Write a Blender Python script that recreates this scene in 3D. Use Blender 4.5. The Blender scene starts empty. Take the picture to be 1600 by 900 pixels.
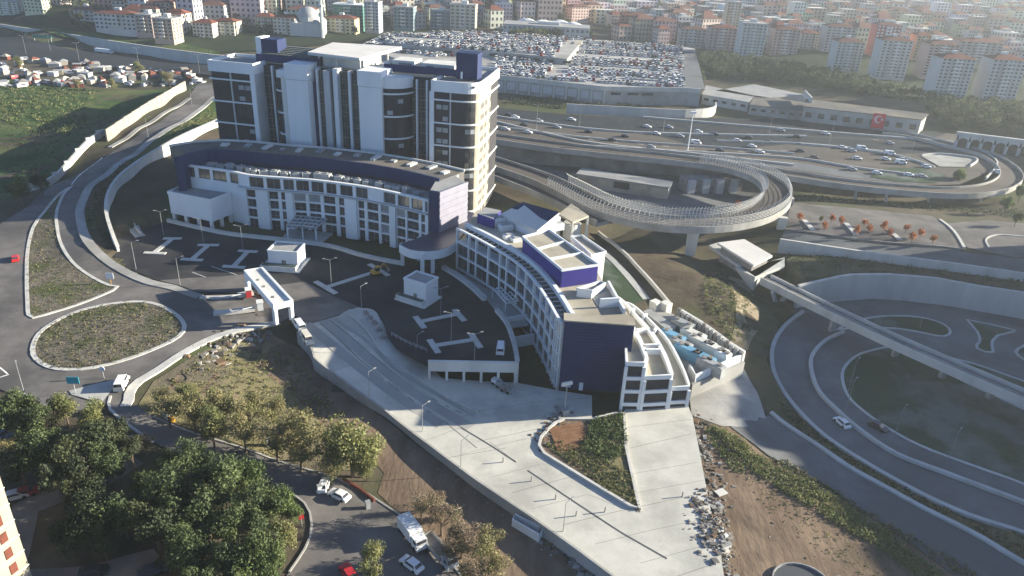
import bpy, math, random
import numpy as np
from mathutils import Vector, Matrix
from mathutils.geometry import delaunay_2d_cdt
SC = bpy.context.scene
COL = SC.collection
random.seed(7); RNG = np.random.default_rng(7)
# ------------------------------------------------------------------ camera
FPX, CAMH = 1150.0, 90.0
_d = np.array([-125.0, 2383.0, FPX]); _d /= np.linalg.norm(_d)
_f = np.array([0, 0, 1.0]) - _d * _d[2]; _f /= np.linalg.norm(_f)
_r = np.cross(_d, _f)
if _r[0] < 0: _r = -_r
CM = np.array([_r, _f, -_d])
cd = bpy.data.cameras.new('camera'); cam = bpy.data.objects.new('camera', cd); COL.objects.link(cam)
cd.sensor_width = 36.0; cd.lens = 36.0 * FPX / 1600.0; cd.clip_start = 1.0; cd.clip_end = 20000.0
_m = Matrix.Identity(4)
for i in range(3):
    _m[i][0] = CM[i][0]; _m[i][1] = -CM[i][1]; _m[i][2] = -CM[i][2]
_m[2][3] = CAMH
cam.matrix_world = _m
SC.camera = cam
# ------------------------------------------------------------------ light
SUN_EL, SUN_AZ = math.radians(15.0), math.radians(13.0)      # azimuth measured from +X towards +Y
w = bpy.data.worlds.new('World'); SC.world = w; w.use_nodes = True
nt = w.node_tree; nt.nodes.clear()
sky = nt.nodes.new('ShaderNodeTexSky'); sky.sky_type = 'NISHITA'; sky.sun_disc = False
sky.sun_elevation = SUN_EL; sky.sun_rotation = math.radians(90.0) - SUN_AZ
sky.air_density = 0.55; sky.dust_density = 0.5; sky.ozone_density = 3.0
bg = nt.nodes.new('ShaderNodeBackground'); bg.inputs['Strength'].default_value = 0.085
out = nt.nodes.new('ShaderNodeOutputWorld')
nt.links.new(sky.outputs[0], bg.inputs[0]); nt.links.new(bg.outputs[0], out.inputs[0])
sl = bpy.data.lights.new('sun', 'SUN'); sl.energy = 5.0; sl.angle = math.radians(0.55); sl.color = (1.0, 0.92, 0.74)
so = bpy.data.objects.new('sun', sl); COL.objects.link(so)
SUNV = Vector((math.cos(SUN_EL) * math.cos(SUN_AZ), math.cos(SUN_EL) * math.sin(SUN_AZ), math.sin(SUN_EL)))
so.rotation_euler = SUNV.to_track_quat('Z', 'Y').to_euler()
so.location = SUNV * 900
vs = SC.view_settings; vs.view_transform = 'Standard'; vs.look = 'None'; vs.exposure = 1.85; vs.gamma = 1.0
# ------------------------------------------------------------------ helpers: geometry of the survey
def P(x, y, z=0.0):
    v = CM @ np.array([x - 800.0, y - 450.0, FPX]); t = (z - CAMH) / v[2]
    return np.array([v[0] * t, v[1] * t])
def proj(p):
    c = CM.T @ (np.array(p, float) - np.array([0, 0, CAMH])); return c[0] / c[2] * FPX + 800, c[1] / c[2] * FPX + 450
def in_poly(xs, ys, poly):
    poly = np.asarray(poly); n = len(poly); r = np.zeros(xs.shape, bool); j = n - 1
    for i in range(n):
        xi, yi = poly[i]; xj, yj = poly[j]
        c = ((yi > ys) != (yj > ys)) & (xs < (xj - xi) * (ys - yi) / (yj - yi + 1e-12) + xi)
        r ^= c; j = i
    return r
# ------------------------------------------------------------------ terrain heights
CTRL = [(60,400,0),(100,330,2),(150,280,4),(230,200,6),(320,135,7),(148,330,3.5),(165,290,5),(152,370,2),(205,255,6.5),(290,200,7.5),(20,520,0),(160,520,0),(300,500,0),(210,430,0),(60,630,-.3),(130,620,-.2),(195,630,-.6),(330,690,-2.4),(480,760,-4.5),
 (600,850,-6),(500,880,-6),(250,800,-4),(60,720,-3),(50,880,-5),(330,620,-2.5),(400,560,-3.5),(450,620,-4.2),(560,640,-5.6),(650,720,-6.2),(750,800,-6.6),(850,880,-7.0),(720,830,-6.8),(620,770,-6.2),(520,600,-4.4),(930,905,-7.2),
 (370,505,-.2),(270,560,-.4),(230,600,-.6),(100,200,-5),(200,180,-5),(20,260,-4),(250,140,-3.5),(60,290,-2),(172,217,4.2),(205,197,5),(240,177,5.8),(290,148,6.8),(100,110,0),(250,100,0),(30,100,0),(200,80,0),(0,60,0),(310,110,2),(100,40,9),(0,20,10),(250,62,6),(330,75,3),
 (500,430,-.6),(640,470,-.8),(300,380,-.6),(220,380,-.6),(700,520,-5.5),(740,600,-6),(900,640,-6),(780,560,-6),(840,560,-6),(1050,640,-6),(950,760,-6.5),(1060,860,-7),(1110,900,-7),(600,560,-3.5),(600,620,-6),
 (780,270,-4),(820,300,-4),(700,330,-2),(860,340,-3),(960,430,-3),(1000,420,-3.5),(1060,430,-3),(1120,450,-2.8),(1145,475,-3),(1140,520,-4),(1168,430,-6),(1186,470,-9.5),(1188,520,-9.5),(1100,560,-5.5),(1000,380,-6),
 (950,290,-8),(1080,390,-8),(1000,300,-8),(1150,310,-8),(850,250,-8),(1140,620,-6),(1190,600,-8),
 (1250,540,-10.5),(1400,500,-10.5),(1450,640,-10.5),(1590,700,-10.5),(1340,640,-10.5),(1450,780,-10.5),(1250,660,-10),(1200,680,-9),(1350,770,-10),(1500,860,-10.5),
 (1150,690,-6.5),(1250,760,-7.5),(1350,850,-8.5),(1200,850,-7),(1300,890,-7.5),(1480,900,-9.5),
 (1350,350,-1),(1480,380,-1),(1250,335,-1),(1560,380,-1),(1350,405,-3),(1550,430,-3),(900,210,-.5),(1100,220,-.5),(1350,240,-.5),(1480,240,-3),(1300,295,-5),(1450,310,-5),(1600,300,-3),(1590,230,-1),
 (900,150,-.5),(780,150,-.5),(1100,160,-.5),(1200,165,0),(1400,190,0),(1200,120,4),(1300,125,5),(1450,165,4),(1590,185,3),(1300,90,9),(1500,110,8),(1100,90,5),(1000,60,5),(800,42,6),(600,50,5),(300,30,14),(1200,30,14),(800,8,24),(100,5,22),(1500,30,16),(1500,8,24),(1200,5,26),(450,10,20),(1700,400,6),(1750,600,4),(1800,800,2),(1700,250,6),(-150,400,0),(-150,700,-2),(-100,200,-4)]
_c = np.array([list(P(x, y, z)) + [z] for x, y, z in CTRL])
def idw(x, y):
    x = np.asarray(x, float); y = np.asarray(y, float); num = np.zeros(x.shape); den = np.zeros(x.shape)
    for cx, cy, cz in _c:
        q = 1.0 / ((x - cx) ** 2 + (y - cy) ** 2 + 30.0) ** 1.6
        num += q * cz; den += q
    return num / den
# flat precincts cut into the slope: (pixel outline, height)
WALL_FOOT = [(1240,482),(1270,476),(1300,472),(1362,467),(1412,470),(1475,477),(1550,490),(1600,499),(1700,520)]
LOOP_LOW = WALL_FOOT + [(1800,640),(1760,900),(1600,850),(1500,812),(1400,763),(1300,703),(1245,657),(1210,615),(1192,577),(1193,538),(1214,502),(1236,484)]
WF = [P(x, y, -10.5) for x, y in WALL_FOOT]
BK_ = np.array([.15, 1.0])
FLATS = [([(222,352),(262,342),(345,360),(480,370),(560,392),(640,408),(690,420),(640,470),(560,478),(500,490),(455,500),(400,460),(310,455),(230,432),(180,400),(165,372)], -0.6),
         ([p + BK_ * 3.6 for p in WF] + [P(x, y, -10.5) for x, y in LOOP_LOW[9:]], -10.5),
         ([p + BK_ * 3.7 for p in WF] + [P(x, y, -3) for x, y in [(1700,440),(1510,420),(1225,398)]], -3.0),
         ([(840,480),(815,520),(812,600),(872,612),(885,560),(875,510)], -6.0)]
def axis(lo, a, b, hi, st):
    r = list(np.arange(a, b + .01, st)); s = st; x = r[-1]
    while x < hi: s = min(s * 1.13, 120.0); x += s; r.append(x)
    s = st; x = a; l = []
    while x > lo: s = min(s * 1.13, 120.0); x -= s; l.append(x)
    return np.array(l[::-1] + r)
GX = axis(-3500, -175, 235, 4500, 2.6); GY = axis(-300, 62, 440, 6500, 2.6)
_X, _Y = np.meshgrid(GX, GY)
TZ = idw(_X, _Y)
for poly, z in FLATS:
    pw = [np.asarray(q) if isinstance(q, np.ndarray) else P(q[0], q[1], z) for q in poly]; TZ[in_poly(_X, _Y, pw)] = z
def T(x, y):
    x = min(max(x, GX[0]), GX[-2]); y = min(max(y, GY[0]), GY[-2])
    i = min(int(np.searchsorted(GX, x, 'right')) - 1, len(GX) - 2); j = min(int(np.searchsorted(GY, y, 'right')) - 1, len(GY) - 2)
    fx = (x - GX[i]) / (GX[i + 1] - GX[i]); fy = (y - GY[j]) / (GY[j + 1] - GY[j])
    return float((TZ[j, i] * (1 - fx) + TZ[j, i + 1] * fx) * (1 - fy) + (TZ[j + 1, i] * (1 - fx) + TZ[j + 1, i + 1] * fx) * fy)
def G(px, py):                      # pixel -> point on the terrain
    z = -3.0
    for _ in range(14):
        p = P(px, py, z); z = .5 * z + .5 * T(p[0], p[1])
    return np.array([p[0], p[1], T(p[0], p[1])])
def W(pts, z=None):
    if z is None: return [G(*p)[:2] for p in pts]
    return [P(p[0], p[1], z) for p in pts]
def smooth(pts, n=5, closed=False):
    pts = [np.asarray(p, float) for p in pts]; N = len(pts); o = []
    rng = range(N) if closed else range(N - 1)
    for i in rng:
        if closed: a, b, c, d = pts[i - 1], pts[i], pts[(i + 1) % N], pts[(i + 2) % N]
        else: a, b, c, d = pts[max(i - 1, 0)], pts[i], pts[i + 1], pts[min(i + 2, N - 1)]
        for k in range(n):
            t = k / n
            o.append(.5 * (2 * b + (c - a) * t + (2 * a - 5 * b + 4 * c - d) * t * t + (3 * b - a - 3 * c + d) * t ** 3))
    if not closed: o.append(pts[-1])
    return o
def plen(pts):
    s = [0.0]
    for a, b in zip(pts, pts[1:]): s.append(s[-1] + float(np.linalg.norm(np.asarray(b)[:2] - np.asarray(a)[:2])))
    return s
def resample(pts, step):
    s = plen(pts); n = max(1, int(round(s[-1] / step))); q = np.linspace(0, s[-1], n + 1); a = np.array([np.asarray(p, float) for p in pts])
    return [np.array([np.interp(t, s, a[:, k]) for k in range(a.shape[1])]) for t in q]
def normals(pts, closed=False):
    N = len(pts); o = []
    for i in range(N):
        a = pts[i - 1] if (closed or i) else pts[0]; b = pts[(i + 1) % N] if (closed or i < N - 1) else pts[-1]
        d = np.asarray(b)[:2] - np.asarray(a)[:2]; d = d / (np.linalg.norm(d) + 1e-9); o.append(np.array([d[1], -d[0]]))
    return o
# ------------------------------------------------------------------ mesh builder
class MB:
    def __init__(s, xf=None): s.v = []; s.f = []; s.m = []; s.xf = xf
    def add(s, vs, fs, m=0):
        b = len(s.v)
        for p in vs: s.v.append(tuple(s.xf(*p)) if s.xf else tuple(p))
        for f in fs: s.f.append(tuple(i + b for i in f)); s.m.append(m)
    def face(s, pts, m=0): s.add(pts, [tuple(range(len(pts)))], m)
    def bx(s, x0, x1, y0, y1, z0, z1, m=0, seg=1, mt=None):
        vs = []; fs = []; ms = []
        for i in range(seg + 1):
            x = x0 + (x1 - x0) * i / seg
            vs += [(x, y0, z0), (x, y1, z0), (x, y1, z1), (x, y0, z1)]
        b = len(s.v); s.add(vs, [])
        for i in range(seg):
            k = b + 4 * i
            for q in range(4):
                q2 = (q + 1) % 4
                s.f.append((k + q, k + 4 + q, k + 4 + q2, k + q2)); s.m.append(mt if (mt is not None and q == 2) else m)
        s.f.append((b, b + 1, b + 2, b + 3)); s.m.append(m)
        k = b + 4 * seg; s.f.append((k + 3, k + 2, k + 1, k)); s.m.append(m)
    def rbx(s, c, sx, sy, z0, z1, a=0.0, m=0, mt=None, taper=1.0):
        ca, sa = math.cos(a), math.sin(a); vs = []
        for z, t in ((z0, 1.0), (z1, taper)):
            for dx, dy in ((-1, -1), (1, -1), (1, 1), (-1, 1)):
                x, y = dx * sx / 2 * t, dy * sy / 2 * t; vs.append((c[0] + x * ca - y * sa, c[1] + x * sa + y * ca, z))
        b = len(s.v); s.add(vs, [(3, 2, 1, 0), (0, 1, 5, 4), (1, 2, 6, 5), (2, 3, 7, 6), (3, 0, 4, 7)], m); s.add([], [], 0)
        s.f.append((b + 4, b + 5, b + 6, b + 7)); s.m.append(m if mt is None else mt)
    def prism(s, pts, z0, z1, m=0, mt=None):
        n = len(pts); b = len(s.v); z0s = z0 if hasattr(z0, '__len__') else [z0] * n; z1s = z1 if hasattr(z1, '__len__') else [z1] * n
        s.add([(p[0], p[1], z) for p, z in zip(pts, z0s)] + [(p[0], p[1], z) for p, z in zip(pts, z1s)], [])
        for i in range(n):
            j = (i + 1) % n; s.f.append((b + i, b + j, b + n + j, b + n + i)); s.m.append(m)
        r = delaunay_2d_cdt([Vector((float(p[0]), float(p[1]))) for p in pts], [], [list(range(n))], 1, 1e-5)
        mp = [o[0] if o else 0 for o in r[3]]
        for f in r[2]:
            s.f.append(tuple(b + n + mp[i] for i in f)); s.m.append(m if mt is None else mt)
    def tube(s, p0, p1, r0, r1=None, n=6, m=0, cap=True):
        r1 = r0 if r1 is None else r1; p0 = Vector(p0); p1 = Vector(p1); d = (p1 - p0).normalized()
        u = d.orthogonal().normalized(); v = d.cross(u); vs = []
        for c, r in ((p0, r0), (p1, r1)):
            for k in range(n):
                a = 2 * math.pi * k / n; vs.append(tuple(c + (u * math.cos(a) + v * math.sin(a)) * r))
        fs = [(k, (k + 1) % n, n + (k + 1) % n, n + k) for k in range(n)]
        if cap: fs += [tuple(range(n))[::-1], tuple(range(n, 2 * n))]
        s.add(vs, fs, m)
    def ribbon(s, pts, o0, o1, za, zb, m=0, closed=False, mt=None):
        # a bar of rectangular section along pts between side offsets o0..o1; za/zb heights (number, list or fn(x,y))
        nn = normals(pts, closed); N = len(pts); b = len(s.v); vs = []
        g = lambda z, i, p: z[i] if hasattr(z, '__len__') else (z(p[0], p[1]) if callable(z) else z)
        for i, (p, n) in enumerate(zip(pts, nn)):
            a = np.asarray(p)[:2] + n * (o0[i] if hasattr(o0, '__len__') else o0); c = np.asarray(p)[:2] + n * (o1[i] if hasattr(o1, '__len__') else o1)
            z0, z1 = g(za, i, p), g(zb, i, p)
            vs += [(a[0], a[1], z0), (c[0], c[1], z0), (c[0], c[1], z1), (a[0], a[1], z1)]
        s.add(vs, [])
        for i in range(N if closed else N - 1):
            k = b + 4 * i; k2 = b + 4 * ((i + 1) % N)
            for q in range(4):
                q2 = (q + 1) % 4; s.f.append((k + q, k2 + q, k2 + q2, k + q2)); s.m.append(mt if (mt is not None and q == 2) else m)
        if not closed:
            s.f.append((b, b + 1, b + 2, b + 3)); s.m.append(m); k = b + 4 * (N - 1); s.f.append((k + 3, k + 2, k + 1, k)); s.m.append(m)
    def mesh(s, name, mats, smooth=False):
        me = bpy.data.meshes.new(name); me.from_pydata(s.v, [], s.f)
        for q in (mats if isinstance(mats, (list, tuple)) else [mats]): me.materials.append(q)
        if len(me.materials) > 1: me.polygons.foreach_set('material_index', s.m)
        if smooth: me.polygons.foreach_set('use_smooth', [True] * len(me.polygons))
        me.update(); return me
    def build(s, name, mats, parent=None, smooth=False, kind=None):
        o = bpy.data.objects.new(name, s.mesh(name, mats, smooth)); COL.objects.link(o)
        if parent is not None:
            o.parent = parent; o.matrix_parent_inverse = Matrix.Translation(-Vector(parent.location)) if parent.rotation_euler[2] == 0 else parent.matrix_basis.inverted()
        if kind: o['kind'] = kind
        return o
def tag(o, label=None, cat=None, group=None, kind=None):
    if label: o['label'] = label
    if cat: o['category'] = cat
    if group: o['group'] = group
    if kind: o['kind'] = kind
    return o
def empty(name, loc, label, cat, group=None, rz=0.0):
    o = bpy.data.objects.new(name, None); COL.objects.link(o); o.location = [float(q) for q in loc]; o.rotation_euler[2] = rz
    o.empty_display_size = .5
    return tag(o, label, cat, group)
def child(name, mesh, parent, loc=(0, 0, 0), rz=0.0, scale=None):
    o = bpy.data.objects.new(name, mesh); COL.objects.link(o); o.parent = parent; o.location = loc; o.rotation_euler[2] = rz
    if scale: o.scale = scale
    return o
def copy_tree(o, parent=None):
    c = o.copy(); COL.objects.link(c)
    if parent is not None: c.parent = parent
    for ch in o.children: copy_tree(ch, c)
    return c
# ------------------------------------------------------------------ materials
def mat(name, col, rough=.85, col2=None, scale=.3, detail=6, bump=0.0, bscale=None, metal=0.0, objcol=False, attr=False, lo=.35, hi=.65, spec=None, streak=None, col3=None, scale3=.02):
    m = bpy.data.materials.new(name); m.use_nodes = True; n = m.node_tree; L = n.links; b = n.nodes['Principled BSDF']
    b.inputs['Roughness'].default_value = rough; b.inputs['Metallic'].default_value = metal
    if spec is None and rough >= .8: spec = .06
    if spec is not None: b.inputs['Specular IOR Level'].default_value = spec
    geo = n.nodes.new('ShaderNodeNewGeometry'); src = geo.outputs['Position']
    if streak:
        mp = n.nodes.new('ShaderNodeMapping'); mp.inputs['Scale'].default_value = streak[:3]
        if len(streak) > 3: mp.inputs['Rotation'].default_value[2] = streak[3]
        L.new(src, mp.inputs[0]); src = mp.outputs[0]
    base = None
    if objcol:
        oi = n.nodes.new('ShaderNodeObjectInfo'); base = oi.outputs['Color']
    if attr:
        at = n.nodes.new('ShaderNodeAttribute'); at.attribute_name = 'tone'; base = at.outputs['Color']
    def noise(sc, det=detail, s=None):
        t = n.nodes.new('ShaderNodeTexNoise'); t.inputs['Scale'].default_value = sc; t.inputs['Detail'].default_value = det; t.inputs['Roughness'].default_value = .62
        L.new(s or src, t.inputs['Vector']); return t
    def ramp(t, lo, hi):
        r = n.nodes.new('ShaderNodeMapRange'); r.inputs[1].default_value = lo; r.inputs[2].default_value = hi; L.new(t, r.inputs[0]); return r.outputs[0]
    def mix(f, a, c, mode='MIX'):
        x = n.nodes.new('ShaderNodeMix'); x.data_type = 'RGBA'; x.blend_type = mode
        if isinstance(f, float): x.inputs[0].default_value = f
        else: L.new(f, x.inputs[0])
        for k, q in ((6, a), (7, c)):
            if isinstance(q, tuple): x.inputs[k].default_value = q + (1,)
            else: L.new(q, x.inputs[k])
        return x.outputs[2]
    if base is None:
        if col2 is None: cur = col; b.inputs['Base Color'].default_value = col + (1,)
        else: cur = mix(ramp(noise(scale).outputs[0], lo, hi), col, col2)
    else:
        t = noise(scale); k = ramp(t.outputs[0], .25, .75)
        cur = mix(k, (.82, .82, .82), (1.0, 1.0, 1.0)); cur = mix(1.0, base, cur, 'MULTIPLY')
    if col3 is not None:
        cur = mix(ramp(noise(scale3, 5, geo.outputs['Position']).outputs[0], .48, .62), cur, col3)
    if not isinstance(cur, tuple): L.new(cur, b.inputs['Base Color'])
    if bump:
        t = noise(bscale or scale * 4, 8); bp = n.nodes.new('ShaderNodeBump'); bp.inputs['Strength'].default_value = bump; bp.inputs['Distance'].default_value = .3
        L.new(t.outputs[0], bp.inputs['Height']); L.new(bp.outputs[0], b.inputs['Normal'])
    return m
M = {}
M['earth'] = mat('earth', (.055, .046, .033), .95, (.10, .083, .06), .09, bump=.5, bscale=.8, col3=(.065, .075, .035), scale3=.018)
M['dirt'] = mat('dirt', (.13, .092, .066), .95, (.21, .155, .11), .22, streak=(1.0, .3, 1, .9), bump=.6, bscale=.9, col3=(.10, .075, .055), scale3=.05)
M['slope'] = mat('slope_soil', (.06, .046, .033), .95, (.10, .08, .056), .12, bump=.6, bscale=.7, col3=(.06, .075, .03), scale3=.03)
M['grass'] = mat('grass', (.035, .062, .02), .95, (.06, .095, .03), .12, bump=.5, bscale=1.5, col3=(.095, .10, .045), scale3=.03)
M['lowgrass'] = mat('low_grass', (.032, .052, .030), .95, (.045, .066, .040), .08, bump=.3, bscale=1.0, col3=(.11, .125, .11), scale3=.06)
M['islesoil'] = mat('island_soil', (.10, .086, .066), .95, (.165, .145, .115), .35, bump=.5, bscale=2.0, col3=(.075, .085, .035), scale3=.09)
M['asphalt'] = mat('asphalt', (.115, .107, .101), .9, (.165, .153, .145), .16, bump=.15, bscale=6, col3=(.092, .087, .083), scale3=.05)
M['asphalt_new'] = mat('asphalt_new', (.026, .027, .032), .9, (.040, .040, .044), .10, bump=.1, bscale=5, col3=(.052, .051, .050), scale3=.06)
M['asphalt_loop'] = mat('asphalt_loop', (.115, .12, .125), .9, (.15, .155, .158), .13, bump=.1, bscale=5, col3=(.10, .103, .106), scale3=.04)
M['asphalt_hw'] = mat('asphalt_highway', (.085, .074, .065), .9, (.12, .105, .092), .05, bump=.1, bscale=4, streak=(.25, 1.6, 1, -.12), col3=(.09, .082, .075), scale3=.02)
M['concrete'] = mat('concrete', (.40, .39, .345), .9, (.50, .485, .43), .16, bump=.12, bscale=3, col3=(.34, .33, .295), scale3=.07)
M['concrete_grey'] = mat('concrete_grey', (.27, .265, .25), .9, (.36, .35, .33), .12, bump=.2, bscale=2, col3=(.22, .215, .2), scale3=.05)
M['concrete_wall'] = mat('concrete_wall', (.36, .36, .34), .9, (.45, .45, .43), .2, streak=(1, 1, .25), bump=.1)
M['kerb'] = mat('kerb', (.40, .39, .36), .9, (.50, .49, .455), .4)
M['paving'] = mat('paving', (.30, .30, .29), .9, (.38, .38, .36), .4, bump=.15)
M['joint'] = mat('joint', (.16, .155, .145), .95)
M['white'] = mat('white_render', (.56, .575, .575), .75, (.64, .655, .655), .12, streak=(1, 1, .3))
M['white_dirty'] = mat('white_dirty', (.48, .475, .44), .8, (.60, .59, .55), .2, streak=(1, 1, .3))
M['paint'] = mat('road_paint', (.62, .62, .60), .8, (.74, .74, .72), .8)
M['greyclad'] = mat('grey_cladding', (.36, .37, .38), .6, (.42, .43, .44), .2)
M['darkclad'] = mat('dark_cladding', (.026, .024, .027), .6, (.036, .033, .035), .25, spec=.25)
M['glass'] = mat('dark_glass', (.03, .032, .037), .12, (.048, .049, .055), .3, spec=.5)
M['glass_green'] = mat('green_glass', (.035, .05, .05), .12, (.065, .08, .07), .3, spec=.5)
M['glass_pale'] = mat('pale_glass', (.20, .22, .23), .2, (.30, .32, .33), .5)
M['blue'] = mat('blue_cladding', (.017, .026, .074), .6, (.022, .033, .09), .2, spec=.15)
M['violet'] = mat('violet_cladding', (.034, .028, .17), .5, (.041, .034, .205), .2, spec=.2)
M['lilac'] = mat('lilac_panel', (.185, .18, .225), .5, (.22, .215, .265), .3)
M['lotus'] = mat('plum_roof', (.030, .030, .058), .45, (.040, .038, .072), .2)
M['roof_beige'] = mat('roof_screed', (.33, .30, .24), .9, (.43, .39, .31), .14, bump=.1, col3=(.27, .24, .19), scale3=.07)
M['roof_grey'] = mat('roof_membrane', (.23, .23, .23), .85, (.30, .30, .29), .15)
M['roof_dark'] = mat('roof_panel', (.06, .075, .075), .6, (.09, .105, .10), .3)
M['helipad'] = mat('helipad_deck', (.50, .48, .45), .8, (.58, .56, .52), .1)
M['metal'] = mat('galvanised', (.40, .41, .41), .5, metal=.3)
M['mesh'] = mat('barrier_bars', (.55, .54, .50), .6)
M['machine'] = mat('machine_grey', (.22, .23, .235), .6, (.30, .31, .31), .6)
M['tyre'] = mat('tyre', (.02, .02, .02), .9)
M['paintobj'] = mat('car_paint', (1, 1, 1), .35, objcol=True, scale=.5)
M['objwall'] = mat('house_wall', (1, 1, 1), .85, objcol=True, scale=.15)
M['tonewall'] = mat('tone_wall', (1, 1, 1), .85, attr=True, scale=.1)
M['tile'] = mat('roof_tile', (.115, .044, .032), .85, (.165, .068, .048), .3)
M['tile2'] = mat('roof_tile_brown', (.10, .05, .042), .85, (.145, .075, .06), .3)
M['bark'] = mat('bark', (.09, .07, .05), .95, (.13, .10, .075), 2)
M['red'] = mat('red_paint', (.45, .03, .035), .5)
M['flagred'] = mat('flag_red', (.52, .015, .03), .7)
M['teal'] = mat('teal_sign', (.02, .28, .36), .5)
M['green_sign'] = mat('green_sign', (.01, .16, .10), .5)
M['yellow'] = mat('yellow_paint', (.50, .27, .03), .5)
M['brick'] = mat('red_brick_panel', (.105, .038, .027), .85, (.14, .05, .036), .5)
M['cream'] = mat('cream_render', (.24, .22, .18), .85, (.30, .275, .225), .2)
M['container_blue'] = mat('container_blue', (.10, .24, .36), .5, (.13, .29, .42), .3)
M['drygrass'] = mat('dry_grass', (.13, .115, .06), .95, (.20, .175, .095), .3, bump=.6, bscale=2, col3=(.11, .095, .07), scale3=.06)
M['cut'] = mat('cut_face', (.17, .14, .095), .95, (.25, .21, .15), .25, bump=.7, bscale=1.2)
M['tar'] = mat('podium_roof', (.095, .092, .088), .9, (.14, .133, .125), .15, bump=.1, col3=(.17, .15, .12), scale3=.06)
M['glass2'] = mat('blind_glass', (.05, .052, .058), .2, (.075, .077, .082), .6, spec=.4)
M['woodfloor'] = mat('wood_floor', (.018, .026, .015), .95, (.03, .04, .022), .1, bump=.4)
M['stone_heap'] = mat('stone_heap', (.17, .165, .15), .95, (.24, .23, .21), 1.5, bump=.8, bscale=3)
M['deep_shade'] = mat('deep_shade', (.075, .08, .088), .9)  # dark tone standing in for shade in the slots and the pit
M['furrow'] = mat('furrow_soil', (.17, .09, .05), .95, (.22, .125, .075), .5, bump=.6, bscale=3)
M['asphalt_shaded'] = mat('asphalt_shade', (.026, .030, .036), .9, (.036, .041, .048), .06, bump=.1, bscale=4)  # darker asphalt copy with the shade put into its colour
M['lane'] = mat('lane_concrete', (.25, .245, .23), .9, (.33, .32, .30), .09, bump=.12, bscale=3, streak=(1, .12, 1, .75))
M['lamp_grey'] = mat('lamp_grey', (.22, .23, .23), .6)
M['rubble'] = mat('rubble', (.34, .32, .29), .95, (.46, .44, .40), .6)
M['stone_dark'] = mat('stone_dark', (.16, .15, .14), .95, (.24, .23, .22), .6)
M['leaf'] = mat('leaf', (1, 1, 1), .75, attr=True, scale=1.0)
# ------------------------------------------------------------------ ground
def sheet(name, outline, material, off=.15, zfn=None, step=4.5, kind='structure', parent=None):
    pts = [np.asarray(p, float)[:2] for p in outline]; pts.append(pts[0]); b = resample(pts, step)[:-1] if False else []
    for a, c in zip(pts, pts[1:]):
        n = max(1, int(math.ceil(np.linalg.norm(c - a) / step)))
        b += [a + (c - a) * k / n for k in range(n)]
    ba = np.array(b); x0, y0 = ba.min(0); x1, y1 = ba.max(0)
    gx, gy = np.meshgrid(np.arange(x0 + step * .5, x1, step), np.arange(y0 + step * .5, y1, step)); gx = gx.ravel(); gy = gy.ravel()
    ok = in_poly(gx, gy, ba); gx = gx[ok]; gy = gy[ok]
    vs = [Vector((float(p[0]), float(p[1]))) for p in b] + [Vector((float(x), float(y))) for x, y in zip(gx, gy)]
    r = delaunay_2d_cdt(vs, [], [list(range(len(b)))], 1, 1e-4)
    z = zfn or (lambda x, y: T(x, y) + off)
    me = bpy.data.meshes.new(name); me.from_pydata([(v.x, v.y, z(v.x, v.y)) for v in r[0]], [], [f[::-1] if False else f for f in r[2]])
    me.materials.append(material); me.update()
    me.polygons.foreach_set('use_smooth', [True] * len(me.polygons))
    o = bpy.data.objects.new(name, me); COL.objects.link(o); o['kind'] = kind
    if parent: o.parent = parent
    return o
def zt(off): return lambda x, y: T(x, y) + off
vv = np.stack([_X.ravel(), _Y.ravel(), TZ.ravel()], 1); nx, ny = len(GX), len(GY)
ii = (np.arange(ny - 1)[:, None] * nx + np.arange(nx - 1)[None]).ravel()
me = bpy.data.meshes.new('ground'); me.from_pydata(vv.tolist(), [], np.stack([ii, ii + 1, ii + nx + 1, ii + nx], 1).tolist()); me.materials.append(M['earth']); me.update()
ground = bpy.data.objects.new('ground', me); COL.objects.link(ground); ground['kind'] = 'structure'
S = lambda n, px, m, off=.15, z=None, step=4.5, sm=0: sheet(n, smooth(W(px, z), sm, True) if sm else W(px, z), M[m], off, (None if z is None else (lambda x, y: z)), step)
S('field', [(-160,120),(0,118),(60,132),(150,140),(290,135),(270,148),(165,213),(95,262),(0,318),(-160,370)], 'grass', .06, step=7)
S('verge', [(318,150),(338,152),(342,186),(300,206),(262,228),(240,238),(215,236),(262,202),(300,172)], 'grass', .07)
S('bank', [(190,254),(215,238),(258,240),(210,265),(175,292),(160,315),(158,345),(165,366),(172,385),(160,388),(140,366),(133,345),(134,320),(150,288)], 'slope', .07, step=3)
S('slope', [(930,365),(1000,385),(1090,400),(1150,440),(1195,470),(1215,520),(1195,560),(1165,560),(1110,515),(1050,478),(990,420)], 'slope', .06)
S('lawn', [(900,375),(940,395),(975,420),(1010,470),(990,475),(965,462),(945,440),(935,420)], 'lowgrass', .07)
S('mound_face', [(1138,432),(1168,440),(1182,470),(1186,510),(1168,548),(1140,540),(1150,500),(1148,465)], 'cut', .1, step=2.5)
S('dirt_bank', [(1080,645),(1110,655),(1140,668),(1195,712),(1290,765),(1400,835),(1500,905),(1500,960),(1130,960),(1128,880),(1110,790),(1092,700)], 'dirt', .06)
S('dirt_strip', [(470,545),(600,655),(740,762),(960,915),(1000,980),(760,980),(735,900),(690,850),(610,790),(590,770),(600,740),(560,690),(440,640),(330,640),(250,620),(260,590),(340,545),(420,520)], 'dirt', .05)
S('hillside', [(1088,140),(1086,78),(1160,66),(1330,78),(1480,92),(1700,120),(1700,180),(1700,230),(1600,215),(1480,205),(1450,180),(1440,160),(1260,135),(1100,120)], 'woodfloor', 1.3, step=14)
S('underpass_ground', [(770,235),(880,245),(1060,258),(1160,270),(1240,300),(1230,345),(1140,362),(1040,356),(940,330),(860,290),(770,262)], 'asphalt_loop', .1)
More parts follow.
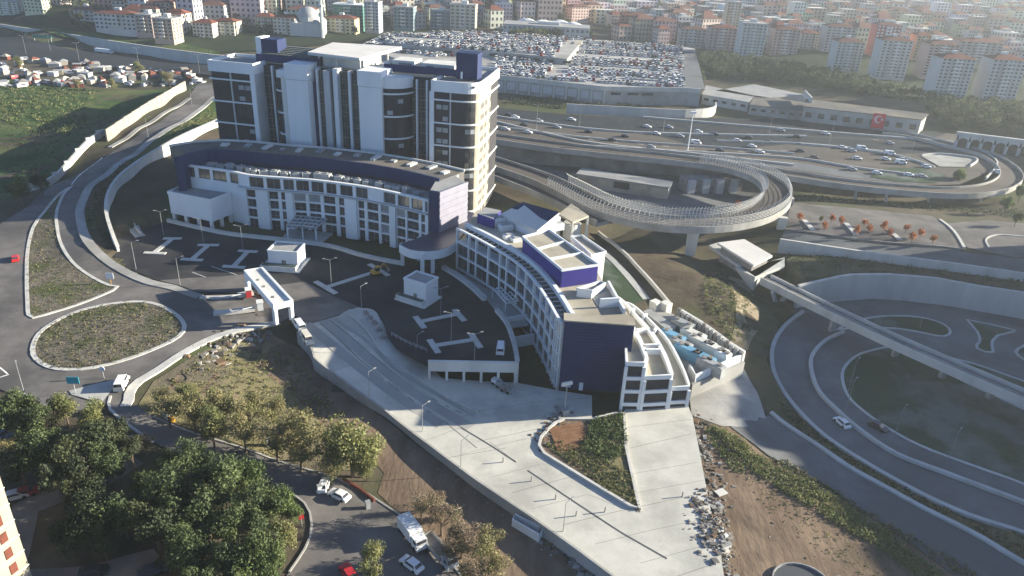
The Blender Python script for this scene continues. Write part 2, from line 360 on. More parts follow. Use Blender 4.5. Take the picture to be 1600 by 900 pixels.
S('dry_grass', [(212,640),(240,596),(320,548),(390,525),(430,540),(400,575),(450,610),(520,680),(560,735),(500,738),(400,705),(290,668)], 'drygrass', .1)
S('dry_grass', [(930,370),(1000,385),(1060,400),(1100,425),(1060,440),(1010,430),(960,400)], 'slope', .1)
# main roads
ROAD = [(326,128),(336,150),(310,172),(265,200),(225,227),(190,252),(150,282),(130,305),(122,325),(123,350),(132,377),(155,400),(195,425),(230,440),(272,449),(310,463),(385,457),(400,458),(455,470),(458,492),(440,504),(400,511),(325,532),(250,577),(214,600),(203,620),(208,633),(182,648),(160,628),(110,650),(60,632),(0,609),(-90,590),(-200,590),(-200,420),(-90,400),(0,351),(45,322),(100,286),(170,242),(230,202),(290,162)]
S('entry_road', ROAD, 'asphalt', .14)
S('old_road', [(208,633),(240,651),(290,673),(350,692),(410,712),(470,732),(520,746),(570,770),(610,796),(650,823),(690,862),(720,900),(740,960),(400,960),(452,895),(480,852),(487,820),(476,787),(430,757),(370,737),(300,717),(240,692),(205,668),(178,645)], 'asphalt', .15)
S('access_lane', [(20,790),(60,770),(110,757),(150,748),(210,715),(225,725),(160,765),(110,780),(60,800),(40,890),(140,885),(240,858),(250,870),(200,920),(30,960),(-30,960)], 'asphalt', .12)
ISL1 = smooth(W([(115,291),(99,305),(89,330),(90,360),(97,385),(114,411),(141,432),(168,446),(183,451),(130,474),(80,490),(48,497),(43,470),(42,430),(43,395),(49,365),(62,341),(86,311)]), 4, True)
ISL2 = smooth(W([(52,555),(58,526),(85,504),(120,488),(160,478),(198,473),(228,473),(252,479),(273,491),(286,504),(288,516),(275,530),(240,547),(200,562),(150,575),(110,579),(75,574)]), 4, True)
sheet('traffic_island', ISL1, M['islesoil'], .2, step=3); sheet('traffic_island', ISL2, M['islesoil'], .2, step=3)
def kerb(name, pts, wd=.9, h=.16, closed=True, base=.1, top=.3, m='kerb', z=None):
    mb = MB(); zf = (lambda o: (lambda x, y: z + o)) if z is not None else zt
    mb.ribbon(resample(list(pts) + ([pts[0]] if closed else []), 2.5)[:-1] if closed else resample(pts, 2.5), -wd / 2, wd / 2, zf(base - .5), zf(top), closed=closed)
    o = mb.build(name, M[m]); o['kind'] = 'structure'; return o
kerb('pavement', smooth(W([(172,231),(205,211),(240,189),(268,171),(296,154)]), 4), 2.0, closed=False, top=.35, m='concrete_grey')
kerb('kerb', ISL1, .85); kerb('kerb', ISL2, 1.0)
sheet('paved_corner', W([(108,612),(150,601),(184,594),(176,610),(160,630),(140,626),(112,618)]), M['paving'], .24, step=2)
kerb('kerb', smooth(W([(196,636),(203,632),(201,620),(213,600),(250,577),(325,532),(400,511),(436,505)]), 5), 2.0, closed=False)
kerb('pavement', smooth(W([(335,152),(311,173),(268,200),(228,227),(194,252),(155,282),(134,305),(126,325),(127,350),(137,377),(160,402),(198,427),(233,442),(272,451),(312,465)]), 5), 2.6, closed=False, top=.36, m='concrete_grey')
kerb('kerb', smooth(W([(313,466),(345,466),(384,461)]), 5), 1.6, closed=False, top=.4)
kerb('kerb', smooth(W([(240,652),(290,673),(350,692),(410,712),(470,732),(520,746),(570,770),(610,796),(650,823),(690,862),(720,900)]), 5), .4, closed=False, m='concrete_grey')
kerb('kerb', smooth(W([(452,895),(480,852),(487,820),(476,787),(430,757)]), 5), .35, closed=False, m='concrete_grey')
kerb('kerb', smooth(W([(173,620),(170,636),(182,650),(205,668),(240,692)]), 4), .5, closed=False)
for l in ([(0,575),(12,585)], [(-5,592),(14,586)], [(112,289),(135,266),(160,247)]):
    kerb('road_marking', W(l), .3, closed=False, base=.5, top=.165, m='paint')
# parking deck: a slab over the garage
DECK = [(310,457),(285,448),(240,436),(200,419),(174,398),(168,380),(185,372),(222,357),(262,346),(345,364),(400,371),(470,378),(520,386),(560,398),(600,407),(630,413),(700,418),(720,432),(745,452),(760,468),(780,492),(796,520),(804,548),(808,571),(669,568),(645,556),(620,541),(607,524),(600,505),(590,491),(578,483),(560,480),(540,485),(530,493),(484,506),(470,500),(456,492),(455,470),(400,458)]
mb = MB(); DW = W(DECK, 0.0); mb.prism(DW, -.9, 0.0); o = mb.build('car_park', M['asphalt_new']); o['kind'] = 'structure'
def bars(name, lines, z, wd, m, th=.004, parent=None):
    mb = MB()
    for k, l in enumerate(lines): mb.ribbon(W(l, z), -wd / 2, wd / 2, z - .05, z + th * (1 + k % 3))
    o = mb.build(name, M[m]); o['kind'] = 'structure'; return o
def raised(name, segs, z=0.0, wd=1.5, h=.18):
    for l in segs:
        mb = MB(); q = W(l, z); mb.ribbon(q, -wd / 2, wd / 2, z - .1, z + h); o = mb.build(name, M['kerb']); o['kind'] = 'structure'
HS = [[(255,373),(284,373)], [(225,395),(259,396.5)], [(309,383),(342,383.5)], [(283,405),(317,407)], [(372,392),(402,394)], [(348,416),(383,418.5)],
      [(577,413),(607,431)], [(493,440),(525,459)], [(649,495),(663,513)], [(710,484),(726,502)], [(671,531),(685,552)], [(736,522),(751,544)]]
raised('parking_divider', HS)
raised('parking_divider', [[(268,374.6),(242,394.2)], [(324,384.8),(301,404.4)], [(386,394.7),(366,415.4)], [(591,423.5),(510,449)], [(658,502.5),(715,491)], [(681,540),(741,531)]], h=.17)
bars('parking_line', [[(300,425),(340,440)], [(330,416),(372,430)]], 0.0, .15, 'paint')
S('lit_old_patch', [(401,459),(455,471),(457,491),(484,505),(530,492),(560,479),(520,462),(476,440),(430,446)], 'asphalt', 0, .008)  # older asphalt, with the sunlit wedge put into its lighter colour
S('lit_old_patch', [(310,456),(286,447),(250,438),(300,434),(345,432),(385,428),(392,455)], 'asphalt', 0, .008)  # sunlit triangle painted with the same lighter asphalt
# white kerb walls round the deck
def wall(name, pts, z0, z1, th, m, label, cat='wall', group=None, posts=0, cap=None):
    r = empty(name, (pts[0][0], pts[0][1], z0 if not (callable(z0) or hasattr(z0, '__len__')) else 0), label, cat, group)
    mb = MB(); mb.ribbon(pts, -th / 2, th / 2, z0, z1); mb.build('wall_panel', M[m], r)
    if cap:
        mb = MB(); z2 = (lambda x, y: z1(x, y) + cap) if callable(z1) else ([q + cap for q in z1] if hasattr(z1, '__len__') else z1 + cap)
        mb.ribbon(pts, -th / 2 - .15, th / 2 + .15, z1, z2); mb.build('coping', M['kerb'], r)
    return r
wall('parapet_wall', smooth(W([(262,347),(345,365.5),(400,372.5),(470,380),(520,388),(560,400),(600,409),(628,414)], 0), 4), -.3, 1.0, .7, 'white_dirty', 'low white parapet along the foot of the long white wing', cap=.12)
wall('parapet_wall', smooth(W([(692,420),(712,432),(735,449),(757,470)], 0), 4), -.3, 1.0, 1.2, 'white_dirty', 'curved white parapet between the plum canopy and the sunken terrace', cap=.12)
wall('parapet_wall', smooth(W([(775,487),(790,505),(800,530),(806,556),(808,571)], 0), 4), -5, 1.0, .8, 'white_dirty', 'curved white parapet above the sunken brown court', cap=.12)
# garage front under the deck
r = empty('garage_facade', (*P(740, 590, -4.5), -4.5), 'white garage front of square openings under the car park edge', 'garage')
gl = P(669, 569.5, 0); gr_ = P(808, 572, 0); gd = (gr_ - gl) / np.linalg.norm(gr_ - gl); gn = np.array([gd[1], -gd[0]]); GLN = float(np.linalg.norm(gr_ - gl))
gx = lambda a, b, c: (gl[0] + gd[0] * a + gn[0] * b, gl[1] + gd[1] * a + gn[1] * b, c)
mb = MB(gx); mb.bx(0, GLN, 0, .5, -1.5, 1.1); mb.bx(0, GLN, -.1, .75, 1.1, 1.22); mb.build('beam', M['white_dirty'], r)
mb = MB(gx); mb.bx(0, GLN, -9, -8.8, -4.6, -1); mb.bx(0, .3, -9, 0, -4.6, -1); mb.build('back_wall', M['concrete_grey'], r)
for k in range(6): mb = MB(gx); a = k * (GLN - .6) / 5; mb.bx(a, a + .6, -.25, .4, -4.6, -1.5); mb.build('column', M['white_dirty'], r)
# ramp and concrete yard
PZ = -4.5
rA, rB = P(508, 500, 0), P(700, 640, PZ); rax = (rB - rA) / np.linalg.norm(rB - rA); rL = float(np.linalg.norm(rB - rA))
def zr(x, y):
    t = ((x - rA[0]) * rax[0] + (y - rA[1]) * rax[1]) / rL; t = min(max(t, 0), 1); return PZ * (t * t * (3 - 2 * t)) * 1.0 - .004
def onramp(px, py):
    z = -2.
    for _ in range(20): p = P(px, py, z); z = .5 * z + .5 * zr(*p)
    return p
YARD = [onramp(*q) for q in [(458,498),(484,505),(530,492),(541,484.5),(560,479.5),(580,483),(592,491),(601,505),(608,524),(622,541),(646,557),(669,569)]] + W([(668,592),(808,598),(872,610),(925,618),(925,655),(874,655),(846,680),(841,704),(940,765),(1000,801),(978,700),(975,642),(985,628),(1075,634),(1082,650),(1092,700),(1108,785),(1124,850),(1132,905),(1145,960),(1040,960)], PZ) + [onramp(*q) for q in [(960,903),(900,858),(830,808),(740,748),(660,688),(600,640),(540,598),(492,562),(486,540),(465,520)]]
mb = MB(); o = sheet('concrete_yard', YARD, M['concrete'], zfn=zr, step=4)
mb = MB(); yb = [q for q in YARD]; mb.ribbon(resample(yb[-10:][::-1] + [yb[-11]], 3), -.02, .5, lambda x, y: zr(x, y) - 6.5, lambda x, y: zr(x, y) - .03)
wy = wall('retaining_wall', resample([onramp(*q) for q in [(465,520),(486,540),(492,562),(540,598),(600,640),(660,688),(740,748),(830,808),(900,858),(960,903),(1020,945)]], 3), lambda x, y: min(T(x, y), zr(x, y)) - 2.5, lambda x, y: zr(x, y) + .3, .45, 'concrete_grey', 'long grey retaining wall dropping from the concrete yard to the dirt strip')
ribpts = resample([onramp(*q) for q in [(541,486),(570,500),(600,535),(640,578),(690,615),(742,640)]], 2.5)
def seam(px, wd, z=None, m='joint', name='expansion_joint'):
    mb = MB(); q = resample([onramp(*p) for p in px] if z is None else W(px, z), 3); mb.ribbon(q, -wd / 2, wd / 2, lambda x, y: zr(x, y) - .05, lambda x, y: zr(x, y) + .006)
    o = mb.build(name, M[m]); o['kind'] = 'structure'
def lane(pts, wd):
    q = smooth([onramp(*p) for p in pts], 5); n = normals(q); o = sheet('concrete_lane', [p - k * wd / 2 for p, k in zip(q, n)] + [p + k * wd / 2 for p, k in zip(q, n)][::-1], M['lane'], zfn=lambda x, y: zr(x, y) + .05, step=2)
lane([(478,506),(520,540),(580,588),(640,632),(690,664)], 2.6); lane([(505,501),(548,536),(600,580),(660,622),(735,668)], 2.6); lane([(522,498),(570,530),(615,575),(680,615),(740,650)], 1.0)
# ramp pavement that stays a step above the lanes
mb = MB(); q = smooth([onramp(*p) for p in [(536,490),(553,497),(575,520),(600,555),(650,590),(700,622),(746,646)]], 5); q2 = smooth([onramp(*p) for p in [(545,485),(580,484),(600,506),(621,542),(668,572),(700,600),(752,636)]], 5)
outl = q + q2[::-1]; o = sheet('ramp_pavement', outl, M['concrete'], zfn=lambda x, y: zr(x, y) + .25, step=3)
mb = MB(); mb.ribbon(q, -.12, .12, lambda x, y: zr(x, y) - .1, lambda x, y: zr(x, y) + .28); o = mb.build('kerb', M['kerb']); o['kind'] = 'structure'
for l in ([(500,505),(560,560),(620,608),(690,655),(745,700)], [(515,500),(575,550),(640,602),(720,645)]): seam(l, .25)
seam([(720,668),(765,695),(806,722)], .42, m='deep_shade', name='drain_slot'); seam([(824,735),(900,786),(970,832),(1042,873)], .42, m='deep_shade', name='drain_slot')  # deep shadow in the slots put in as dark strips
for l in ([(745,690),(850,668)], [(800,770),(880,748),(945,735)], [(880,820),(960,800),(1030,785),(1100,770)], [(985,700),(1080,678)], [(1045,905),(1118,880)], [(600,570),(630,548)], [(645,585),(690,566)], [(700,715),(790,700)]): seam(l, .1)
seam([(765,690),(806,722)], .1)
for l in ([(690,660),(760,640),(850,626),(920,622)], [(720,710),(800,690),(840,682)], [(770,745),(845,725)], [(830,795),(920,772),(985,800)], [(930,850),(1010,830),(1095,812)], [(1000,880),(1110,850)], [(990,740),(1092,722)], [(994,770),(1100,750)], [(980,668),(1080,655)], [(660,690),(720,668)], [(560,610),(620,590),(660,575)], [(520,580),(575,560),(610,540)], [(500,545),(550,528),(585,512)]): seam(l, .07)
BED = W([(925,656),(975,644),(978,700),(1000,801),(940,765),(841,704),(846,682),(874,656)], PZ)
sheet('planting_bed', BED, M['dirt'], zfn=lambda x, y: PZ + .12, step=3)
sheet('dry_grass', W([(905,715),(975,705),(990,785),(965,775)], PZ), M['drygrass'], zfn=lambda x, y: PZ + .15, step=2)
mb = MB(); mb.ribbon(resample(BED + [BED[0]], 3)[:-1], -.3, .3, PZ - .3, PZ + .45, closed=True); o = mb.build('kerb', M['kerb']); o['kind'] = 'structure'
# sunken court beside the right wing
CT = W([(812,500),(835,492),(868,520),(884,545),(880,606),(860,606),(812,598)], -6.0)
for k in range(7):
    a_, b_ = P(858 + k * 2.0, 672 + k * 5.2, PZ), P(908 + k * 2.2, 664 + k * 5.4, PZ); mb = MB(); mb.ribbon([a_, b_], -.55, .55, PZ, PZ + .32); o = mb.build('furrow', M['furrow']); o['kind'] = 'structure'
sheet('sunken_court', CT, M['slope'], zfn=lambda x, y: -5.9, step=4)
APR = W([(1078,612),(1165,566),(1187,600),(1201,636),(1190,651),(1130,656),(1082,642)], -5)
sheet('apron', APR, M['concrete_grey'], .16, step=2.5)
# loop roads, low ground on the right
LZ = -10.3
S('loop_road', LOOP_LOW[:9] + [(1800,640),(1780,930),(1600,835),(1500,801),(1400,752),(1300,692),(1250,648),(1220,610),(1205,575),(1206,540),(1224,510),(1240,493)], 'asphalt_loop', 0, LZ, step=14)
GR1 = smooth(W([(1316,592),(1321,572),(1345,553),(1390,542),(1404,543),(1480,584),(1600,640),(1660,668),(1700,700),(1690,800),(1600,757),(1540,735),(1450,702),(1400,677),(1360,651),(1327,622)], LZ), 4, True)
GR2 = smooth(W([(1306,516),(1350,499),(1390,494),(1437,496),(1470,505),(1484,515),(1482,524),(1468,526),(1450,522),(1412,515),(1375,512),(1340,511)], LZ), 4, True)
GR3 = W([(1511,500),(1550,508),(1590,517),(1558,525),(1549,535),(1552,552),(1537,550),(1523,543),(1532,533),(1528,520),(1517,507)], LZ)
GR4 = smooth(W([(1590,546),(1640,530),(1700,560),(1640,575),(1596,560)], LZ), 4, True)
GR5 = W([(1470,556),(1520,568),(1600,596),(1700,630),(1700,650),(1600,612),(1530,580)], LZ)
for g in (GR1, GR2, GR3, GR4, GR5):
    sheet('loop_lawn', g, M['lowgrass'], zfn=lambda x, y: LZ + .06, step=12)
    kerb('kerb', g, .8, z=LZ, base=0, top=.18, m='concrete_wall')
kerb('kerb', smooth(W([(1318,520),(1292,532),(1273,550),(1266,570),(1277,610),(1310,645),(1345,675),(1400,711),(1480,742),(1600,787),(1700,825)], LZ), 5), 1.0, closed=False, z=LZ, base=0, top=.7, m='concrete_wall')
kerb('kerb', smooth(W([(1255,487),(1226,510),(1208,540),(1207,575),(1222,610),(1252,648),(1300,691),(1400,752),(1500,801),(1600,834),(1700,870)], LZ), 5), 1.1, closed=False, z=LZ, base=0, top=.5, m='concrete_wall')
S('service_road', [(1202,650),(1250,683),(1310,724),(1372,760),(1435,795),(1530,842),(1600,884),(1700,930),(1600,960),(1500,905),(1400,832),(1300,765),(1200,712),(1142,668),(1165,655)], 'asphalt_loop', .15)
kerb('kerb', smooth(W([(1204,646),(1250,680),(1310,721),(1372,757),(1435,792),(1530,840),(1600,882),(1700,930)]), 4), 1.1, closed=False, top=.6, m='concrete_wall')
# motorway
HWY = [(600,160),(770,168),(900,180),(1010,184),(1110,184),(1260,188),(1480,208),(1600,222),(1800,240),(1800,300),(1600,262),(1560,262),(1500,288),(1430,290),(1330,280),(1240,266),(1075,250),(960,241),(770,222),(600,205)]
HZ = .6
S('motorway', HWY, 'asphalt_hw', 0, HZ, step=18)
for l, wd in (([(770,190),(905,221),(1000,233),(1100,243),(1240,259)], .9), ([(770,182),(900,200),(1000,208),(1110,211),(1260,214)], .9), ([(1005,184),(1150,196),(1300,208),(1480,222)], 1.0), ([(900,228),(1075,238),(1240,248),(1330,262),(1440,276)], .7), ([(770,198),(905,215),(1010,224),(1120,231),(1240,241)], .5), ([(1120,221),(1260,226),(1380,238)], .5), ([(770,213),(900,233),(1000,241)], .8), ([(1250,226),(1330,233),(1400,244),(1460,262)], .6)):
    kerb('crash_barrier', smooth(W(l, HZ), 5), wd, closed=False, z=HZ, base=0, top=.9, m='concrete_wall')
def dashes(lines, z, L=3.0, gap=9.0, wd=.3):
    mb = MB()
    for l in lines:
        q = smooth(W(l, z), 6); s = plen(q); a = np.array(q); t = 0
        while t + L < s[-1]:
            p0 = np.array([np.interp(t, s, a[:, k]) for k in (0, 1)]); p1 = np.array([np.interp(t + L, s, a[:, k]) for k in (0, 1)]); mb.ribbon([p0, p1], -wd / 2, wd / 2, z - .02, z + .012); t += L + gap
    o = mb.build('lane_marking', M['paint']); o['kind'] = 'structure'
dashes([[(770,176),(900,190),(1000,196),(1110,198),(1260,201),(1400,212)], [(770,196),(905,212),(1010,221),(1100,227),(1240,236)], [(770,204),(900,216),(1010,226),(1240,243)], [(1120,216),(1260,221),(1400,236)], [(1120,205),(1260,208),(1420,224)]], HZ)
S('motorway_left', [(-150,28),(0,62),(100,78),(200,92),(330,106),(420,112),(420,126),(335,122),(200,112),(100,100),(0,88),(-150,66)], 'asphalt_shaded', 1.4, step=9)  # shade of the motorway wall painted by the darker asphalt
S('carriageway', [(600,160),(770,168),(900,180),(1010,184),(1110,184),(1260,188),(1480,208),(1440,222),(1300,214),(1160,210),(1010,207),(900,198),(770,181),(600,172)], 'asphalt_shaded', 0, HZ + .012, step=18)  # shade over the far lanes painted by the darker asphalt
S('carriageway', [(770,212),(900,230),(1075,241),(1240,253),(1330,268),(1440,280),(1432,288),(1330,278),(1240,264),(1075,249),(960,240),(770,221)], 'asphalt_loop', 0, HZ + .012, step=18)
S('carriageway', [(1010,208),(1160,211),(1300,215),(1440,223),(1470,240),(1400,240),(1330,231),(1250,223),(1160,232),(1080,226)], 'asphalt_shaded', 0, HZ + .016, step=18)
S('orange_lot', [(1236,316),(1262,320),(1455,338),(1480,352),(1512,384),(1500,394),(1225,362)], 'asphalt', .2, step=6)
S('side_road', [(1225,362),(1350,380),(1500,394),(1560,400),(1600,405),(1700,412),(1700,440),(1600,432),(1510,418),(1350,398),(1218,378)], 'asphalt_loop', .25, step=6)
S('curved_lane', [(1480,350),(1540,345),(1600,350),(1650,360),(1650,400),(1560,398),(1512,388)], 'asphalt', .22, step=6)
S('motorway_island', [(1385,262),(1440,262),(1482,274),(1462,286),(1400,283),(1360,276)], 'lowgrass', 0, HZ + .2, step=8)
S('motorway_wedge', [(1440,244),(1470,242),(1525,249),(1515,261),(1468,260)], 'concrete_grey', 0, HZ + .3, step=8)
for l in ([(1440,244),(1470,242),(1525,249),(1515,261)], [(1480,222),(1530,236),(1558,256),(1540,280)]): kerb('crash_barrier', smooth(W(l, HZ), 4), .7, closed=False, z=HZ, base=0, top=1.0, m='concrete_wall')
for a in ([(1256,345),(1270,361)], [(1321,350),(1338,369)], [(1388,360),(1406,376)]):
    kerb('lot_divider', W(a), 1.8, closed=False, top=.5)
kerb('kerb', W([(1225,359.5),(1350,377),(1503,391)]), .6, closed=False, top=.7, m='stone_dark')
kerb('kerb', smooth(W([(1468,344),(1490,362),(1506,388)]), 4), 1.0, closed=False, top=.5)
kerb('kerb', smooth(W([(1600,371),(1560,368),(1540,375),(1545,388)]), 4), .6, closed=False, top=.5)
# ------------------------------------------------------------------ hospital tower
TO, TU, TW = np.array([-109., 261.]), np.array([.981, -.196]), np.array([.196, .981])
def TL(u, w, z): q = TO + TU * u + TW * w; return (q[0], q[1], z)
tw = empty('hospital_tower', TL(45, 10, -1), 'tall dark glass hospital tower with white slabs, white caps and a rooftop landing deck', 'tower')
def tb(name, boxes, m, xf=TL, parent=tw, kind=None):
    mb = MB(xf)
    for b in boxes: mb.bx(*b[:6], m=b[6] if len(b) > 6 else 0)
    return mb.build(name, m if isinstance(m, list) else M[m], parent, kind=kind)
TZ0, TZ1 = -2.0, 45.5
SH = 3.8
# core and roof
tb('core', [(17, 80.5, 8.6, 30, TZ0, 44.6), (0.3, 16.7, .4, 17, TZ0, 41.9), (80.9, 95.6, 5.5, 32, TZ0, 41.9)], 'darkclad')
tb('roof', [(17, 80.5, 8.7, 30.2, 44.6, 45.0)], 'roof_beige')
# end block on the left: white cap, two-storey bands, piers
def cap(name, u0, u1, w0, w1, z0, z1, m='white'):
    tb(name, [(u0, u1, w0, w0 + .5, z0, z1), (u0, u1, w1 - .5, w1, z0, z1), (u0, u0 + .5, w0 + .5, w1 - .5, z0, z1), (u1 - .5, u1, w0 + .5, w1 - .5, z0, z1)], m)
    tb('roof', [(u0 + .5, u1 - .5, w0 + .5, w1 - .5, z0, z1 - 1.1)], 'roof_grey')
cap('roof_cap', -.3, 17, -.3, 17.3, 41.9, 45.6)
bands = [39.2 - 7.6 * k for k in range(6)]
for z in bands: tb('floor_band', [(-.35, 15.6, -.4, .2, z, z + .45), (-.35, .2, .2, 17, z, z + .45)], 'white')
tb('pier', [(15.6, 17, -.35, 8.6, TZ0, 41.9)], 'greyclad'); tb('pier', [(15.5, 17.05, -.5, .1, TZ0, 41.9)], 'white')
tb('pier', [(7.6, 8.0, -.15, .4, TZ0, 41.9)], 'greyclad')
for k in range(11):
    z = 36.5 - SH * k
    for u in (10.3, 12.9): tb('window', [(u, u + 2.1, .25, .45, z - .2, z + 1.3)], 'glass_pale' if (k * 7 + int(u)) % 5 in (0, 2) else 'glass')
    for u in (1.6, 4.2): tb('window', [(u, u + 2.1, .25, .45, z - .2, z + 1.3)], 'glass')
def curtain(u0, u1, w, z0, z1, m, nv, name='curtain_wall'):
    tb(name, [(u0, u1, w, w + .3, z0, z1)], m)
    b = []
    z = z0 + 1.0
    while z < z1: b.append((u0, u1, w - .08, w, z, z + .18)); b.append((u0, u1, w - .07, w, z + 1.25, z + 1.35)); z += SH
    for k in range(1, nv): u = u0 + (u1 - u0) * k / nv; b.append((u - .06, u + .06, w - .1, w, z0, z1))
    tb('mullion', b, 'stone_dark', kind='stuff')
curtain(17.05, 24.5, 6.5, TZ0, 44.3, 'glass', 5)
tb('fin', [(20.4, 21.0, 5.2, 6.4, TZ0, 44.4)], 'white')
# narrow stack of curved balconies between recess and slab
def stack(name, uc, wc, rad, a0, a1, z0, z1, m, bandm, bz, seg=8, bh=.5):
    def ring(r0, z0, z1): return [(uc + r0 * math.cos(a), wc - r0 * math.sin(a)) for a in [a0 + (a1 - a0) * k / seg for k in range(seg + 1)]]
    mb = MB(TL); pts = [(uc, wc)] + ring(rad, 0, 0)
    n = len(pts); mb.add([(p[0], p[1], z0) for p in pts] + [(p[0], p[1], z1) for p in pts], [(i, (i + 1) % n, n + (i + 1) % n, n + i) for i in range(n)] + [tuple(range(n, 2 * n))])
    mb.build(name, M[m], tw)
    for z in bz:
        mb = MB(TL); o_, i_ = ring(rad + .55, 0, 0), ring(rad + .02, 0, 0); k = len(o_)
        mb.add([(p[0], p[1], z) for p in o_] + [(p[0], p[1], z) for p in i_] + [(p[0], p[1], z + bh) for p in o_] + [(p[0], p[1], z + bh) for p in i_],
               [(i, i + 1, 2 * k + i + 1, 2 * k + i) for i in range(k - 1)] + [(2 * k + i, 2 * k + i + 1, 3 * k + i + 1, 3 * k + i) for i in range(k - 1)] + [(i, i + 1, k + i + 1, k + i) for i in range(k - 1)])
        mb.build('floor_band', M[bandm], tw)
stack('balcony_stack', 25.9, 5.5, 3.2, .3, math.pi - .4, TZ0, 41.5, 'glass', 'white', [z - 2.6 for z in bands[:-1]])
tb('column', [(26.3, 27.9, 1.0, 3.4, TZ0, 42.0)], 'white_dirty'); tb('roof_cap', [(24.6, 28.2, 1.2, 6.5, 41.5, 44.0)], 'white')
# the two plain slabs
for u0, u1, w0 in ((28.4, 36.6, .2), (55.2, 63.4, -.4)):
    tb('slab', [(u0, u1, w0, 9.5, TZ0, 41.4)], 'white'); tb('slab_cap', [(u0 - .15, u1 + .15, w0 - .15, 10.2, 41.55, 46.6)], 'white'); tb('slab_joint', [(u0 + .1, u1 - .1, w0 + .1, 9.4, 41.4, 41.55)], 'stone_dark')
tb('side_glass', [(36.6, 38.0, 4.0, 8.6, TZ0, 40.5)], 'blue')
# centre bays under the landing deck
curtain(38.7, 41.0, 4.6, TZ0, 44.6, 'glass_green', 3); curtain(43.2, 44.4, 5.4, TZ0, 44.6, 'glass', 2); curtain(46.0, 49.7, 5.8, TZ0, 44.6, 'glass_green', 4); curtain(50.9, 53.7, 4.6, TZ0, 44.6, 'glass_green', 3)
tb('pier', [(41.0, 43.2, 3.2, 8.5, TZ0, 44.8)], 'greyclad'); tb('pier', [(44.4, 46.0, 3.4, 8.5, TZ0, 45.6)], 'white')
for u in (38.05, 49.8, 54.0): tb('fin', [(u, u + (.65 if u < 49 else .9), 3.6, 6.4, TZ0, 45.2)], 'white')
tb('podium_sill', [(38, 55, 1, 5, 13.0, 14.0)], 'white_dirty')
# right hand curved bays
stack('bay_glass', 63.5, 9.0, 7.9, 0.05, math.pi / 2, TZ0, 41.2, 'darkclad', 'white', bands)
stack('bay_cap', 63.5, 9.0, 8.2, 0.05, math.pi / 2, 41.2, 44.8, 'white', 'white', [], 10)
for k in range(11):
    for a in (1.3, .85): 
        r = 7.95; u, w_ = 63.5 + r * math.cos(a), 9.0 - r * math.sin(a)
        mb = MB(); c = TL(u, w_, 0); mb.rbx((c[0], c[1]), 1.9, .3, 36.3 - SH * k, 37.7 - SH * k, math.pi / 2 - a - .197)
        mb.build('window', M['glass_pale' if (k * 3 + int(a * 2)) % 4 == 1 else 'glass'], tw)
curtain(71.3, 80.5, 7.9, TZ0, 43.6, 'glass', 6)
for u in (73.0, 76.6): tb('fin', [(u, u + .55, 6.6, 7.8, TZ0, 44)], 'white')
# right end block with a rounded corner and a cream flank
RC = 5.0
def rounded(off):
    pts = [(80.6, .3 - off)]
    for k in range(9): a = math.pi / 2 * (1 - k / 8); pts.append((91 + (RC + off) * math.cos(a), .3 + RC - (RC + off) * math.sin(a)))
    pts += [(96 + off - .3, 18), (95 + off, 34)]
    return pts
def band(name, off0, off1, z0, z1, m, sl=None):
    p0, p1 = rounded(off0), rounded(off1)
    if sl: p0, p1 = p0[sl], p1[sl]
    k = len(p0); mb = MB(TL)
    mb.add([(p[0], p[1], z0) for p in p0] + [(p[0], p[1], z0) for p in p1] + [(p[0], p[1], z1) for p in p0] + [(p[0], p[1], z1) for p in p1],
           [q for i in range(k - 1) for q in ((i, i + 1, 2 * k + i + 1, 2 * k + i), (k + i, k + i + 1, 3 * k + i + 1, 3 * k + i), (2 * k + i, 2 * k + i + 1, 3 * k + i + 1, 3 * k + i), (i, i + 1, k + i + 1, k + i))] + [(0, k, 3 * k, 2 * k), (k - 1, 2 * k - 1, 4 * k - 1, 3 * k - 1)])
    return mb.build(name, M[m], tw)
band('facade_skin', 0, -.3, TZ0, 42.0, 'darkclad', slice(0, 7)); band('flank_wall', .05, -.3, TZ0, 42.0, 'cream', slice(6, 12))
band('roof_cap', .5, 0, 42.0, 45.6, 'white'); tb('roof', [(81, 95.2, .8, 33.8, 43.9, 44.5)], 'roof_grey'); tb('roof_cap', [(80.6, 81.1, .8, 34, 42, 45.6), (81.1, 95, 33.8, 34.2, 42, 45.6)], 'white')
for z in bands: band('floor_band', .6, .02, z, z + .45, 'white')
tb('pier', [(80.1, 81.6, -.4, 7.9, TZ0, 42.0)], 'white'); tb('pier', [(87.0, 87.45, -.05, .25, TZ0, 42.0)], 'greyclad')
for k in range(11):
    z = 36.5 - SH * k
    for u in (82.4, 84.6): tb('window', [(u, u + 1.8, .05, .3, z - .2, z + 1.3)], 'glass_pale' if k % 3 != 1 or u > 84 else 'glass')
    for a in (1.15, .8):
        c = TL(91 + 5.05 * math.cos(a), .3 + RC - 5.05 * math.sin(a), 0); mb = MB(); mb.rbx((c[0], c[1]), 1.6, .25, z - .2, z + 1.3, math.pi / 2 - a - .197); mb.build('window', M['glass_pale' if k % 4 == 2 else 'glass'], tw)
    tb('window', [(95.0, 96.06 - (w_ - 5) * .0235 if w_ < 18 else 95.76 - (w_ - 18) * .044, w_, w_ + 1.0, z - .3, z + 1.4) for w_ in (6.2, 7.9, 9.6, 12.6, 14.3, 19.5, 21.2, 24.5, 26.2, 29.5, 31.2)], 'glass2', kind='stuff')
